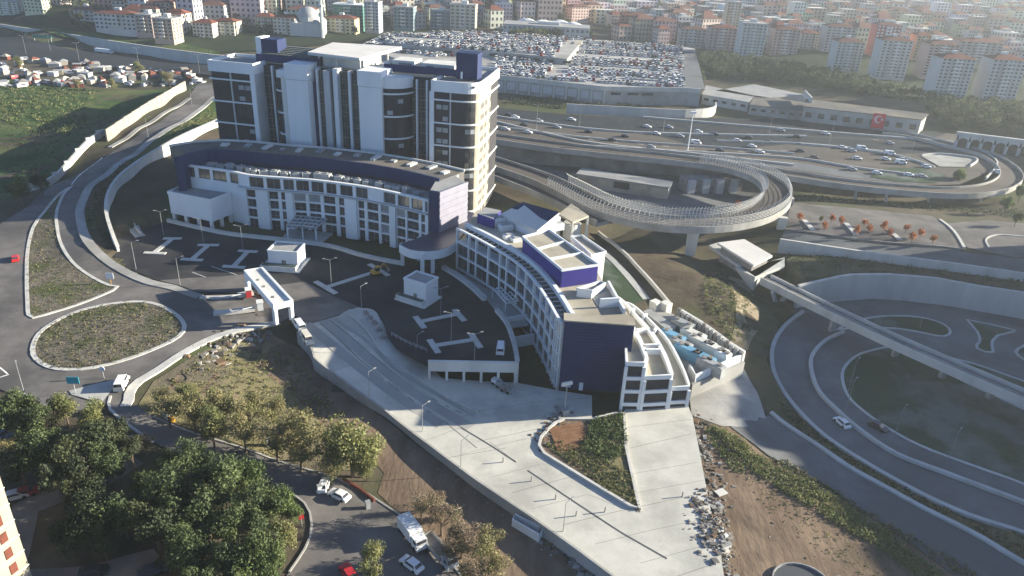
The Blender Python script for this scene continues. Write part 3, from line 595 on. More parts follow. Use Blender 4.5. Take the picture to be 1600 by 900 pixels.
# roof top: landing deck, plant screens, lift houses
r = empty('landing_deck', TL(47, 15, 46), 'pale square landing deck raised on steel legs on the tower roof', 'landing deck')
hp = [TL(*q) for q in ((34.2, 6.5, 0), (54.6, 3.2, 0), (57.5, 35.5, 0), (31.5, 32, 0))]
mb = MB(); mb.prism([q[:2] for q in hp], 49.4, 50.0); mb.build('deck', M['helipad'], r)
mb = MB(); mb.ribbon([np.array(q[:2]) for q in hp], -.9, 0.05, 49.0, 49.38, closed=True); mb.build('edge_frame', M['metal'], r)
for u, w_ in ((37, 9), (44, 8), (53, 7), (54, 18), (36, 20), (46, 20), (54, 30), (35, 29)): p = TL(u, w_, 0); mb = MB(); mb.tube((p[0], p[1], 45), (p[0], p[1], 49.2), .35); mb.build('leg', M['metal'], r)
tb('roof_house', [(38, 53, 10, 26, 45, 48.2)], 'white_dirty')
tb('plant_screen', [(13.5, 37.5, 8.0, 8.4, 45.2, 47.6)], 'blue'); tb('plant_screen', [(60.5, 86, 9.8, 10.4, 45.4, 47.8)], 'blue')
mb = MB(TL); pr = []
for k in range(14):
    u = 15 + k * 1.6; [mb.bx(u, u + 1.35, 8.6 + j * 1.9, 10.35 + j * 1.9, 47.75 + j * .28, 47.9 + j * .28) for j in range(6)]
mb.build('roof_panel', M['roof_dark'], tw, kind='stuff'); tb('panel_rack', [(15, 37.3, 19.4, 19.9, 45, 49.0), (15, 37.3, 13, 13.3, 45, 48.1)], 'stone_dark')
tb('lift_house', [(12.2, 14.4, 11, 17, 45, 52.8)], 'white'); tb('lift_house', [(14.4, 20.6, 10.8, 17.2, 45, 52.4)], 'blue')
tb('lift_house', [(86.2, 93.6, 9.5, 15.5, 45, 53.4)], 'blue'); tb('lift_house', [(88, 88.6, 9.0, 9.4, 45, 47.4)], 'white')
tb('roof_house', [(62, 70, 14, 22, 45, 48.6), (72, 84, 15, 24, 45, 48.2), (58.5, 61, 11, 20, 45, 47.5)], 'white_dirty')
tb('roof_opening', [(64.5, 69.0, 13.7, 13.95, 46.6, 47.8), (74, 76.5, 14.7, 14.95, 46, 47.4), (78, 82, 14.7, 14.95, 45.8, 47.2)], 'stone_dark')
for u, w_ in ((60, 26), (66, 26), (72, 28), (78, 27), (56, 10), (83, 27)): tb('cooling_unit', [(u, u + 3, w_, w_ + 2, 45, 46.8)], 'machine')
# ------------------------------------------------------------------ curved white wing
def arcmap(pts):
    q = smooth(pts, 6); s = plen(q); a = np.array(q); nn = np.array(normals(q))
    def f(ss, off, z):
        x = np.interp(ss, s, a[:, 0]); y = np.interp(ss, s, a[:, 1]); nx = np.interp(ss, s, nn[:, 0]); ny = np.interp(ss, s, nn[:, 1]); return (x + nx * off, y + ny * off, z)
    def spx(px, z, off=0.0):
        lo, hi = 0, s[-1]
        for _ in range(40):
            mid = (lo + hi) / 2
            if proj(f(mid, off, z))[0] < px: lo = mid
            else: hi = mid
        return (lo + hi) / 2
    return f, spx, s[-1]
AA = [(-107.0, 230.6), (-98, 228.4), (-90.5, 226.2), (-84.5, 223.7), (-72.5, 222.8), (-62.3, 222.0), (-46.2, 218.0), (-32.4, 211.9), (-26.2, 208.6)]
AF, ASP, AL = arcmap(AA)
wa = empty('hospital_wing', (-65, 222, -.5), 'long curved white hospital wing with square dark windows and blue roof screen', 'hospital wing')
def ab(name, boxes, m, parent=wa, f=AF, kind=None):
    mb = MB(f)
    for b in boxes: mb.bx(*b[:6], seg=max(1, int(abs(b[1] - b[0]) / 2.5)))
    return mb.build(name, M[m], parent, kind=kind)
sB = ASP(378, 15)                       # where the lower white box ends
ab('wall', [(0, AL, -17, -.75, -1, 12.6)], 'darkclad')
ab('roof_terrace', [(0, AL, -16, -.5, 12.6, 15.9)], 'roof_grey')
ab('parapet', [(-.4, AL + .3, -.7, .3, 16.55, 17.15)], 'white')
ab('ledge', [(sB - 1, AL + .6, -.7, 1.1, 12.5, 12.95)], 'greyclad'); ab('ledge', [(-.4, sB + 1, -.7, .3, 9.4, 13.2)], 'white'); ab('wall', [(-.2, sB + .3, -.74, .2, -.8, 9.39)], 'white')
top = [(293,305), (310.5,329), (333,354.5), (360,373), (390,412), (417,438.5), (443,459.5), (463,483), (487,506), (510,526), (532,551.5), (556.5,575), (600,618.5), (622,640.5), (643.5,661), (664.5,669)]
prev = 0
for a, b in [(ASP(x, 14.8), ASP(y, 14.8)) for x, y in top] + [(AL, AL)]:
    if a - prev > .05: ab('pier', [(prev, a, -.75, .25, 12.96, 16.55)], 'white')
    if b > a:
        w_ = ab('window', [(a, b, -.7, -.2, 13.1, 16.54)], ['glass', 'glass', 'glass', 'glass', 'glass2'][int(RNG.integers(0, 5))]); ab('sill', [(a, b, -.75, .15, 12.97, 13.15)], 'white', w_); ab('mullion', [((a + b) / 2 - .08, (a + b) / 2 + .08, -.2, -.1, 13.16, 16.5)], 'stone_dark', w_)
    prev = b
low = [(387,401), (422,436), (441,447), (461,479), (484,502), (507,525), (531,539), (561,570), (575,592), (596,609), (621,634), (637,655), (659,665)]
solid = [(405,421), (449.5,459.5), (541,559), (610.5,620)]
rows = [(9.75, 12.5), (6.4, 9.1), (3.05, 5.75), (-.5, 2.4)]
cols = [(ASP(x, 8), ASP(y, 8)) for x, y in low]
for (x, y) in solid: a, b = ASP(x, 8), ASP(y, 8); ab('bay', [(a, b, -.75, .9, -1, 12.49)], 'white')
prev = sB + .2
for a, b in cols + [(AL, AL)]:
    if a - prev > .05: ab('pier', [(prev, a, -.75, .28, -1, 12.49)], 'white')
    prev = b
for i, (z0, z1) in enumerate(rows):
    if i: ab('floor_band', [(sB, AL, -.75, .2, z1 + .02, z1 + .6)], 'white')
    for k, (a, b) in enumerate(cols):
        w_ = ab('window', [(a, b, -.7, -.25, z0, z1)], 'glass_pale' if (i, k) in ((0, 9), (2, 9), (0, 3), (0, 10), (0, 4)) else ['glass', 'glass', 'glass', 'glass', 'glass2'][int(RNG.integers(0, 5))])
        if True: ab('mullion', [((a + b) / 2 - .07, (a + b) / 2 + .07, -.25, -.15, z0, z1), (a, b, -.25, -.16, z0 + .9, z0 + 1.0)], 'stone_dark', w_)
# set back upper floor with the blue screen, dark roof behind it
BZT = 20.8
BB = [P(330, 233, BZT), P(380, 236, BZT), P(430, 241, BZT), P(485, 245, BZT), P(540, 251, BZT), P(590, 258, BZT), P(640, 267.5, BZT), P(687, 279, BZT)]
BB = [P(273, 246, BZT), P(300, 238, BZT)] + BB
BF, BSP, BL = arcmap(BB[1:])
ab('blue_screen', [(0, BL, -.3, .3, 15, BZT)], 'blue', f=BF); ab('upper_roof', [(0, BL, -13, -.35, 15, BZT - .7)], 'tar', f=BF); [ab('roof_kerb', [(t, t + 1.6, -9 - (k % 3) * 1.2, -6 - (k % 2), BZT - .7, BZT - .1)], 'machine' if k % 2 else 'white_dirty', f=BF) for k, t in enumerate(np.arange(8, BL - 4, 6.3))]; ab('upper_roof_coping', [(0, BL, -13.4, -12.9, BZT - .7, BZT - .1)], 'white_dirty', f=BF)
ab('window', [(BL * .22, BL * .98, -.5, .32, 16.1, 16.8)], 'darkclad', f=BF)
mb = MB(); e0, e1, e2 = BB[0], BB[1], np.array([-107.2, 227.4]); e3 = (BB[0] + e2) / 2
mb.ribbon([e2, e3, e0, e1], -.3, .3, 7, BZT); mb.build('blue_screen', M['blue'], wa)
# lilac end wall and narrow blue return
n0 = P(671, 297.5, 20.3); n1 = P(686, 300, 20.3); n2 = P(730, 283.5, 20.3)
mb = MB(); mb.ribbon([n0, n1], -.3, .3, 7.5, 20.4); mb.build('blue_return', M['blue'], wa)
mb = MB(); 
for k in range(14): z = 6.3 + k * 1.0; mb.ribbon([n1, n2], -.1, .3 + .12 * (k % 2), z, z + .97)
mb.build('end_panel', M['lilac'], wa)
mb = MB(); mb.prism([n1, n2, n2 + (-4, 6), np.array(BF(BL, -10, 0)[:2]), np.array(BF(BL - 2, -1, 0)[:2]), n0 + (0, .8)], 7, 19.9); mb.build('end_block', M['roof_grey'], wa)
for k in range(22):
    s_ = 6 + k * 3.4 + RNG.uniform(-.6, .6)
    if s_ > AL - 3: break
    u = empty('cooling_unit', AF(s_, -4, 15.9), 'small grey cooling unit in the row along the curved wing roof terrace', 'cooling unit', 'cooling units on the curved wing'); h = RNG.uniform(1.3, 2.3); wv = RNG.uniform(.9, 1.5)
    mb = MB(AF); mb.bx(s_ - wv, s_ + wv, -5.5 + RNG.uniform(0, 1), -3.0, 15.9, 15.9 + h); mb.build('casing', M['machine'], u)
    mb = MB(); p = AF(s_, -4.3, 0); mb.tube((p[0], p[1], 15.9 + h), (p[0], p[1], 16.2 + h), .5, n=8); mb.build('fan', M['stone_dark'], u)
    mb = MB(AF); mb.bx(s_ + wv + .2, s_ + wv + .45, -5, -3.9, 15.9, 17.6); mb.build('duct', M['machine'], u)
# low box on stilts at the left end
bxp = [P(262, 299, 10), P(328, 312, 10), P(374, 295, 10), P(297, 284, 10)]
lb = empty('projecting_box', (bxp[1][0], bxp[1][1], 0), 'blank white box on stilts projecting from the left end of the curved wing', 'building wing')
mb = MB(); mb.prism(bxp, 2.6, 9.2); mb.build('wall', M['white'], lb); mb = MB(); mb.ribbon(resample(bxp + [bxp[0]], 40)[:-1] if False else bxp, -.35, .25, 9.2, 10.1, closed=True); mb.build('parapet', M['white'], lb)
mb = MB(); mb.prism([p * .995 + np.mean(bxp, 0) * .005 for p in bxp], 9.2, 9.5); mb.build('roof', M['roof_grey'], lb)
for a, b, ts in ((0, 1, (.05, .35, .66, .97)), (1, 2, (.3, .62, .95))):
    for t in ts: p = bxp[a] * (1 - t) + bxp[b] * t; p = p * .97 + np.mean(bxp, 0) * .03; mb = MB(); mb.rbx(p, .9, .9, -.6, 2.6, -.2); mb.build('column', M['white_dirty'], lb)
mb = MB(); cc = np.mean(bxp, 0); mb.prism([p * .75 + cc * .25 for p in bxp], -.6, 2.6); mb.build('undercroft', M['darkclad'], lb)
# entrance canopy frame in front of the wing
ca = empty('entrance_canopy', AF(ASP(490, 3), 5, 0), 'grey lattice entrance canopy on white posts before the curved wing', 'canopy')
mb = MB(AF); a, b = ASP(463, 4), ASP(512, 4)
for k in range(7): s_ = a + (b - a) * k / 6; mb.bx(s_ - .15, s_ + .15, .4, 9, 4.2, 4.6)
for o_ in (.6, 3.4, 6.2, 8.8): mb.bx(a, b, o_ - .15, o_ + .15, 4.62, 4.9, seg=6)
mb.build('lattice', M['greyclad'], ca)
mb = MB(AF); mb.bx(a, b, .4, 9, 3.95, 4.15, seg=6); mb.build('canopy_roof', M['glass_pale'], ca)
for s_ in (a, (a + b) / 2, b): mb = MB(AF); mb.bx(s_ - .2, s_ + .2, 8.4, 8.8, 0, 4.1); mb.build('post', M['white'], ca)
mb = MB(AF); mb.bx(a - 2, b + 2, .9, 11, -.4, .12, seg=8); mb.build('terrace', M['paving'], ca)
# plum coloured link roof between the two wings
lk = empty('link_canopy', (*P(672, 425, 0), 0), 'glossy plum curved link roof on white columns between the two wings', 'link roof')
LKZ = 7.6
lo_ = smooth([P(x, y, LKZ) for x, y in [(625,381),(640,389),(660,392),(682,391),(700,386),(714,377)]], 4)
lkp = lo_ + [P(735, 352, LKZ), P(748, 336, LKZ), P(732, 330, LKZ), P(712, 340, LKZ), P(690, 352, LKZ), P(668, 366, LKZ), P(648, 374, LKZ)]
mb = MB(); mb.prism(lkp, LKZ - .7, LKZ); mb.build('roof', M['lotus'], lk)
mb = MB(); mb.ribbon(lo_, -.3, .35, LKZ - 2.6, LKZ - .1); mb.build('fascia', M['white'], lk)
mb = MB(); mb.ribbon([P(648,374,LKZ), P(625,381,LKZ)], -.3, .3, LKZ - 2.6, LKZ - .1); mb.build('fascia', M['white'], lk)
for x, y in ((629,414), (660,431), (676,426), (655,404)): p = P(x, y, 0); mb = MB(); mb.rbx(p, 1.1, 1.1, -.6, LKZ - .7, .2); mb.build('column', M['white'], lk)
mb = MB(); mb.ribbon([P(679,424,0), P(714,404,0)], -.2, .2, 0, 5.0); mb.build('glass_wall', M['glass_green'], lk)
# ------------------------------------------------------------------ right wing
BZ = 12.6
AB = [P(x, y, BZ) for x, y in [(714,355),(746,371),(783,392),(812,412),(836,437),(856,466),(872,494)]] + [np.array([11.7, 144.4])]
CF, CSP, CL = arcmap(AB)
wb = empty('hospital_wing', (*P(760, 400, 0), -2), 'curved hospital wing with white lattice facade and beige roof', 'hospital wing')
cb = lambda name, boxes, m, kind=None: ab(name, boxes, m, wb, CF, kind)
INN = -3.4
cb('wall', [(0, CL, INN - 8, INN, -6, 12.0)], 'darkclad')
roofpts = [np.array(CF(s_, INN, 0)[:2]) for s_ in np.linspace(0, CL, 14)] + [P(x, y, BZ) for x, y in [(990,497),(972,478),(961,462),(945,443),(935,425),(915,405),(880,380),(850,362),(820,348),(790,335),(765,327),(745,326)]]
mb = MB(); mb.prism(roofpts, -5, 12.2, 0, 1); mb.build('roof', [M['white_dirty'], M['roof_beige']], wb)
cb('parapet', [(-.2, CL, INN - .5, INN + .5, 11.9, 13.2)], 'white')
vpx = [714.5, 732.5, 744, 763, 781, 791.5, 808, 821, 833.5, 844, 853, 861, 867]
vs_ = [CSP(x, 8) for x in vpx] ; vs_ += list(np.linspace(vs_[-1], CL - .2, 4)[1:])
for s_ in vs_: cb('fin', [(s_ - .22, s_ + .22, -.5, .25, -5.5 if s_ > CL * .55 else -.6, 12.0)], 'white')
for s_ in np.arange(1.2, CL, 2.2): cb('pergola_beam', [(s_ - .1, s_ + .1, INN, .2, 12.02, 12.25)], 'greyclad')
cb('frame_beam', [(-.2, CL, -.35, .35, 12.0, 12.5)], 'white')
for z in (8.1, 4.0): cb('frame_beam', [(-.2, CL, -.5, .33, z, z + .4)], 'white')
cb('frame_beam', [(0, CL, -.5, .33, -.3, .1)], 'white'); cb('frame_beam', [(CL * .5, CL, -.5, .33, -4.6, -4.2)], 'white')
for i, (z0, z1) in enumerate(((8.6, 11.7), (4.5, 8.0), (.2, 3.9), (-4.1, -.4))):
    for a, b in zip(vs_, vs_[1:]):
        if i == 3 and a < CL * .5: continue
        o_ = INN if i == 0 else -.45
        w_ = cb('window', [(a + .22, b - .22, o_, o_ + .2, z0, z1)], ['glass', 'glass', 'glass', 'glass2'][int(RNG.integers(0, 4))])
        m_ = (a + b) / 2
        if b - a > 2.6: ab('mullion', [(m_ - .06, m_ + .06, o_ + .2, o_ + .3, z0, z1)], 'stone_dark', w_, CF)
cb('floor_slab', [(0, CL, INN, -.5, 3.95, 4.3), (0, CL, INN, -.5, 8.05, 8.4), (0, CL, INN, -.5, -.25, .05)], 'greyclad')
cb('terrace', [(0, CL * .62, .3, 9.0, -1.2, -.9)], 'paving')
mb = MB(); tr = [P(x, y, -1) for x, y in [(766,470),(800,462),(832,488),(834,500),(795,508),(778,492)]]; mb.prism(tr, -2, -.85); mb.build('terrace', M['paving'], wb)
lt = empty('terrace_lattice', (*P(800, 475, 0), -.8), 'white lattice frame over the small terrace at the foot of the right wing', 'pergola')
la, lb2, lc, ld = [P(x, y, 2.0) for x, y in [(770,452),(806,446),(829,466),(790,474)]]
mb = MB()
for k in range(6): t = k / 5; mb.ribbon([la + (ld - la) * t, lb2 + (lc - lb2) * t], -.12, .12, 1.8, 2.1)
for k in range(7): t = k / 6; mb.ribbon([la + (lb2 - la) * t, ld + (lc - ld) * t], -.12, .12, 2.12, 2.4)
mb.build('lattice', M['white'], lt)
for q in (la, lb2, lc, ld): mb = MB(); mb.tube((q[0], q[1], -.9), (q[0], q[1], 1.9), .15); mb.build('post', M['white'], lt)
bb = [P(x, y, -1) for x, y in [(783,505),(832,497),(836,516),(806,521)]]
mb = MB(); mb.ribbon([bb[0], bb[1]], -.3, .3, -3, .4); mb.ribbon([bb[3], bb[2]], -.3, .3, -5, -2); mb.build('terrace_edge', M['white'], wb)
# blue panelled end wall
f0, f1 = P(873, 607, -4.5), P(978, 619, -4.5)
f1 = np.array([f1[0], f0[1] - .6]); fd = (f1 - f0) / np.linalg.norm(f1 - f0); fn = np.array([fd[1], -fd[0]]); FL = float(np.linalg.norm(f1 - f0))
FX = lambda a, b, c: (f0[0] + fd[0] * a + fn[0] * b, f0[1] + fd[1] * a + fn[1] * b, c)
be = empty('blue_end_wall', (f0[0], f0[1], -4.5), 'big dark blue panelled end wall of the right wing facing the concrete yard', 'facade')
mb = MB(FX); mb.bx(0, FL, -1.2, 0, -4.6, 13.2); mb.build('backing', M['darkclad'], be)
mb = MB(FX); NXP, NZP = 20, 22
for i in range(NXP):
    for k in range(NZP):
        a = FL * i / NXP; z = -4.2 + 17.3 * k / NZP; mb.bx(a + .02, a + FL / NXP - .02, 0, .05 + .004 * ((i * 7 + k * 5) % 4), z + .02, z + 17.3 / NZP - .02)
mb.build('cladding_panel', M['blue'], be, kind='stuff')
mb = MB(FX); mb.bx(-.2, FL + .2, -3.5, .1, 13.2, 13.5); mb.build('coping', M['roof_beige'], be)
mb = MB(FX); mb.bx(4.6, 5.5, .1, .3, -4.4, -2.4); mb.build('door', M['white'], be)
mb = MB(FX); mb.bx(.5, 2.6, .1, 1.0, -3.3, -3.1); mb.build('lamp_bracket', M['white'], be)
# violet plant houses on the right wing roof
def house(pts_px, z1, z0, wm, rm, name, label, cat='roof building', par=True, rim='white'):
    q = [P(x, y, z1) for x, y in pts_px]; r = empty(name, (q[0][0], q[0][1], z0), label, cat)
    mb = MB(); mb.prism(q, z0, z1 - .35); mb.build('wall', M[wm], r)
    c = np.mean(q, 0); mb = MB(); mb.prism([p * .97 + c * .03 for p in q], z1 - .9, z1 - .3); mb.build('roof', M[rm], r)
    if par: mb = MB(); mb.ribbon(q, -.3, .12, z1 - .36, z1 + .35, closed=True); mb.build('parapet', M[rim], r)
    return r
h = house([(817,370.5),(858,360),(935,414),(879,422)], 17, 12, 'violet', 'roof_beige', 'plant_house', 'violet walled plant house with a screed roof on the curved right wing')
for a, b in (((840,389),(884,377)), ((858,405),(912,395))): mb = MB(); mb.ribbon([P(*a, 17), P(*b, 17)], -.2, .2, 16.6, 17.3); mb.build('roof_rib', M['white'], h)
for x in (894, 902): p = P(x, 436, 13); mb = MB(); mb.rbx(p, .7, .4, 13, 15, 0); mb.build('door', M['white'], h)
house([(893,370),(909,368.5),(946,394),(925,399)], 13, 4, 'white_dirty', 'roof_beige', 'annex', 'low flat roofed annex beside the violet plant house')
house([(746,332),(758,322),(783,327),(771,341)], 15.5, 11.5, 'violet', 'roof_grey', 'stair_house', 'small violet stair house on the near end of the right wing', par=False)
sl = empty('skylight_roof', (*P(830, 350, 10), 10), 'tilted white roof with a dark blue glazed half on the right wing', 'roof')
sp = [P(782, 334.5, 15), P(817, 316, 18.5), P(874, 332, 18.5), P(839, 360.5, 15)]
zz = [15, 18.5, 18.5, 15]; mid = [(sp[0] + sp[1]) / 2, (sp[3] + sp[2]) / 2]
mb = MB(); mb.prism(sp, [z - .8 for z in zz], zz); mb.build('roof', M['helipad'], sl)
mb = MB(); mb.prism([mid[0], sp[1], sp[2], mid[1]], [16.8, 18.5, 18.5, 16.8], [16.9, 18.6, 18.6, 16.9]); mb.build('glazing', M['blue'], sl)
mb = MB(); mb.prism([p * .94 + np.mean(sp, 0) * .06 for p in sp], 10, [z - .82 for z in zz]); mb.build('wall', M['white'], sl)
for x, y, sx, sy, h in ((778,350,5,3,2.2), (790,358,4,2.6,1.6), (795,372,3,2,1.2), (806,376,2.5,2,1), (770,345,3,2,2), (862,352,4,3,3), (872,358,3,2,2)):
    p = P(x, y, 12.3); o = empty('roof_unit', (p[0], p[1], 12.2), 'white box unit standing on the beige roof of the right wing', 'roof unit', 'white roof units on the right wing')
    mb = MB(); mb.rbx(p, sx, sy, 12.2, 12.2 + h, .5); mb.build('casing', M['white'], o); mb = MB(); mb.rbx(p, sx * .6, sy * .6, 12.2 + h, 12.5 + h, .5); mb.build('cover', M['machine'], o)
hr = house([(902,452),(937,441),(945,443),(925,455)], 14.2, 12.2, 'white', 'roof_grey', 'roof_room', 'white parapet box on the beige roof behind the lattice facade')
mb = MB(); mb.prism([P(x, y, 12.3) for x, y in [(921,455),(948,450),(962,472),(934,478)]], 12.1, 12.32); mb.build('roof_patch', M['roof_grey'], wb)
mb = MB(); mb.ribbon([P(x, y, 12.3) for x, y in [(937,480),(966,478)]], -.3, .3, 12, 14.5); mb.ribbon([P(x, y, 12.3) for x, y in [(950,446),(963,470),(975,490)]], -.3, .3, 12, 13.6); mb.build('parapet', M['white'], wb)
# blue canopy pavilion behind
pv = empty('pavilion', (*P(895, 360, -2), -3), 'square beige roofed pavilion on white posts beneath the spiral ramp', 'pavilion')
pq = [P(x, y, 4.5) for x, y in [(893,317.5),(920,337),(895,347),(873,334)]]
mb = MB(); mb.prism(pq, 3.9, 4.5); mb.build('roof', M['roof_beige'], pv); cq = np.mean(pq, 0)
for p in pq: p = p * .93 + cq * .07; mb = MB(); mb.rbx(p, .7, .7, -5, 3.9, .4); mb.build('post', M['white_dirty'], pv)
mb = MB(); mb.prism([p * .6 + cq * .4 for p in pq], -5, 1.5); mb.build('store', M['white_dirty'], pv)
# stepped terraces behind the blue wall
te = empty('terraced_block', (*P(1040, 630, -5), -5), 'white stepped block of curved terraces beside the dark blue end wall', 'building')
def terr(front, back, z1, z0=-5.2, last=False):
    q = [P(x, y, z1) for x, y in front] + smooth([P(x, y, z1) for x, y in back], 3)
    mb = MB(); mb.prism(q, z0, z1 - .9, 0, 1); mb.build('storey_block', [M['darkclad'], M['roof_beige']], te)
    mb = MB(); mb.ribbon(q, -.35, .2, z1 - .95, z1 + .1, closed=True); mb.build('parapet', M['white'], te)
    return q
t1 = terr([(979,566),(1007,566.5)], [(1010,559),(1001,536),(991,518),(984,508),(975,503)], 7.6)
t2 = terr([(1007.5,588),(1049,586)], [(1048,582),(1037,553),(1016,519),(995,493),(981,476),(963,462),(956,466),(985,504),(1002,533),(1011,560)], 4.2)
t3 = terr([(1048,605),(1077,603.5)], [(1077,600),(1066,571),(1045,532),(1021,505),(999,484),(985,474),(979,476),(1018,518),(1039,553),(1050,583)], .8)
for q, zt_, nf in ((t1, 7.6, 3), (t2, 4.2, 2), (t3, .8, 1)):
    a, b = q[0], q[1]; d = (b - a) / np.linalg.norm(b - a); n_ = np.array([d[1], -d[0]]); Lf = float(np.linalg.norm(b - a)); fx = lambda s_, o_, z: (a[0] + d[0] * s_ + n_[0] * o_, a[1] + d[1] * s_ + n_[1] * o_, z)
    for k in range(nf):
        z = zt_ - 4.3 - 3.4 * k; mb = MB(fx); mb.bx(-.15, Lf + .15, .02, .5, z, z + .85); mb.build('floor_band', M['white'], te)
        mb = MB(fx); mb.bx(.5, Lf - .5, .05, .15, z + .9, z + 3.3); mb.build('window', M['darkclad'], te)
    for s_ in (0, Lf): mb = MB(fx); mb.bx(s_ - .35, s_ + .35, .03, .55, -5.2, zt_ - .96); mb.build('pier', M['white'], te)
for a, b, z in (((995,517),(1013,514),4.2), ((1006,541),(1030,540),4.2), ((1008,548),(1032,548),4.2), ((984,485),(992,484),4.2), ((1022,518),(1026,513),.8), ((1005,496),(1010,492),.8)):
    mb = MB(); mb.ribbon([P(*a, z), P(*b, z)], -.3, .3, z - .9, z + .5); mb.build('parapet', M['white'], te)
# plant yard with containers
yd = empty('plant_yard', (*P(1085, 600, -5), -5), 'white walled plant yard at the end of the stepped terraces', 'yard')
yz = -.8
yl = [P(x, y, yz) for x, y in [(1083,588),(1163,552),(1150,545),(1100,508),(1060,484),(1022,478)]]
mb = MB(); mb.ribbon(resample([P(1078,570,yz), yl[0], yl[1]], 6), -.3, .3, -6, yz + .1); mb.build('wall', M['white'], yd)
mb = MB(); mb.ribbon(resample([yl[1], yl[2], yl[3], yl[4]], 4), -.4, .4, -6, yz + .6); mb.build('wall', M['white_dirty'], yd)
mb = MB(); mb.prism([P(x, y, -2.6) for x, y in [(1082,602),(1164,566),(1152,556),(1090,512),(1050,490),(1010,480),(1040,520),(1070,570)]], -7, -2.6); mb.build('floor', M['concrete_grey'], yd)
for k in range(16):
    t = k / 16; s_ = plen(yl[1:5]); a = np.array(yl[1:5]); p = np.array([np.interp(t * s_[-1], s_, a[:, j]) for j in (0, 1)]); mb = MB(); mb.rbx(p + (-.9, -.5), 1.0, .8, -2.6, yz + RNG.uniform(.5, 1.4), -.75); mb.build('cabinet', M['machine' if k % 3 else 'stone_dark'], yd)
for x, y, m_, L_, lab in ((1050,533,'container_blue',7,'blue container nearest the terraces in the plant yard'), (1062,545,'machine',6,'grey container between two blue ones in the plant yard'), (1075,556,'container_blue',7.5,'long blue container in the middle of the plant yard'), (1097,567,'container_blue',6,'blue topped container by the front wall of the plant yard'), (1110,578,'machine',7,'grey plant box at the front wall of the yard'), (1082,530,'white_dirty',6.5,'pale container at the back of the plant yard'), (1095,542,'white_dirty',7.5,'long pale container behind the blue ones'), (1115,553,'white_dirty',7,'pale container nearest the yard corner'), (1066,514,'machine',6,'grey plant box at the upper end of the yard'), (1128,562,'white',3.5,'small white box in the corner of the plant yard')):
    p = P(x, y, -2.0); r = empty('container', (p[0], p[1], -2.6), lab, 'container'); mb = MB(); mb.rbx(p, 2.6, L_, -2.55, .1, .78); mb.build('body', M[m_], r); mb = MB(); mb.rbx(p, 2.2, L_ * .9, .1, .3, .78); mb.build('lid', M[m_], r)
    for t in (-.3, .3): mb = MB(); q = p + np.array([-math.sin(.78), math.cos(.78)]) * L_ * t; mb.tube((q[0], q[1], .3), (q[0], q[1], .7), .6, n=8); mb.build('vent', M['stone_dark'], r)
mb = MB(); mb.prism([P(x, y, -.5) for x, y in [(1005,486),(1016,482),(1057,510),(1045,517)]], -6, -.5); o = mb.build('yard_shed', M['roof_grey']); tag(o, 'long low grey roofed shed at the upper end of the plant yard', 'shed')
for x, y in ((1024,478), (1040,480)): p = P(x, y, -2); mb = MB(); mb.rbx(p, 2.5, 2.5, -5, -.5, .7); o = mb.build('yard_hut', M['white_dirty']); tag(o, 'small pale hut by the fence above the plant yard' if x < 1030 else 'second small pale hut by the fence, nearer the plant yard wall', 'hut')
# ------------------------------------------------------------------ walls along the slope roads
bw = resample(W([(30,306),(100,262),(165,222)], 1.5), 5); wall('barrier_wall', bw, lambda x, y: T(x, y) - 3, lambda x, y: T(x, y) + 2.6, .6, 'concrete_wall', 'lower grey barrier wall with short posts on the field side of the slope road', cap=.15)
for k, p in enumerate(bw[1::2]):
    o = MB(); o.rbx(p, .8, 1.4, T(*p) + 2.6, T(*p) + 3.6, -.7); q = o.build('wall_post', M['concrete_wall']); tag(q, 'short concrete post on top of the lower barrier wall by the field', 'post', 'posts along the lower barrier wall')
bw2 = resample(W([(168,224),(200,203),(235,181),(262,166),(292,149)], 3.5), 5)
bz0, bz1 = T(*bw2[0]), T(*bw2[-1])
r = empty('barrier_wall', (*bw2[0], 0), 'tall cream barrier wall of big panels along the slope road above the dark field', 'wall')
for k, (a, b) in enumerate(zip(bw2, bw2[1:])):
    c = (b - a) * .012; mb = MB(); zt_ = bz0 + (bz1 - bz0) * (k // 2 * 2) / len(bw2) + 5.0; mb.ribbon([a + c, b - c], -.3, .3, lambda x, y: T(x, y) - 5, zt_); mb.build('wall_panel', M['cream'], r)
wb_ = smooth(W([(348,222),(300,246),(270,263),(228,288),(194,312),(177,334),(172,350),(173,366),(180,385),(186,396)], -.6), 4)
ww = plen(wb_); hs = np.interp(np.array(ww) / ww[-1], [0, .3, .5, .7, .85, .95, 1], [10, 10, 9, 7.5, 5.5, 3.5, 1.5])
wall('retaining_wall', wb_, -1.2, list(hs), .7, 'white_dirty', 'tall pale curved retaining wall between the slope road and the left end of the hospital', cap=.25)
mb = MB(); pq_ = smooth(W([(270,280),(230,300),(205,318),(200,340),(203,362),(212,374)], -.6), 4); mb.ribbon(pq_, -3, 0, -.9, .1); o = mb.build('service_path', M['paving']); o['kind'] = 'structure'
wall('low_wall', smooth(W([(262,285),(232,302),(212,318),(208,338),(212,358),(222,370)], -.6), 4), -1, .9, .5, 'concrete_wall', 'low curved wall beside the service path left of the white box')
for k, (x, y) in enumerate(((198,300),(212,293),(226,287),(240,280),(250,274))):
    p = P(x, y, -.5); mb = MB(); mb.rbx(p, 5, 2.2, -.6, 1.5, .75); o = mb.build('plant_cabinet', M['machine']); tag(o, 'grey cabinet in the row at the foot of the curved retaining wall', 'cabinet', 'cabinets below the curved retaining wall')
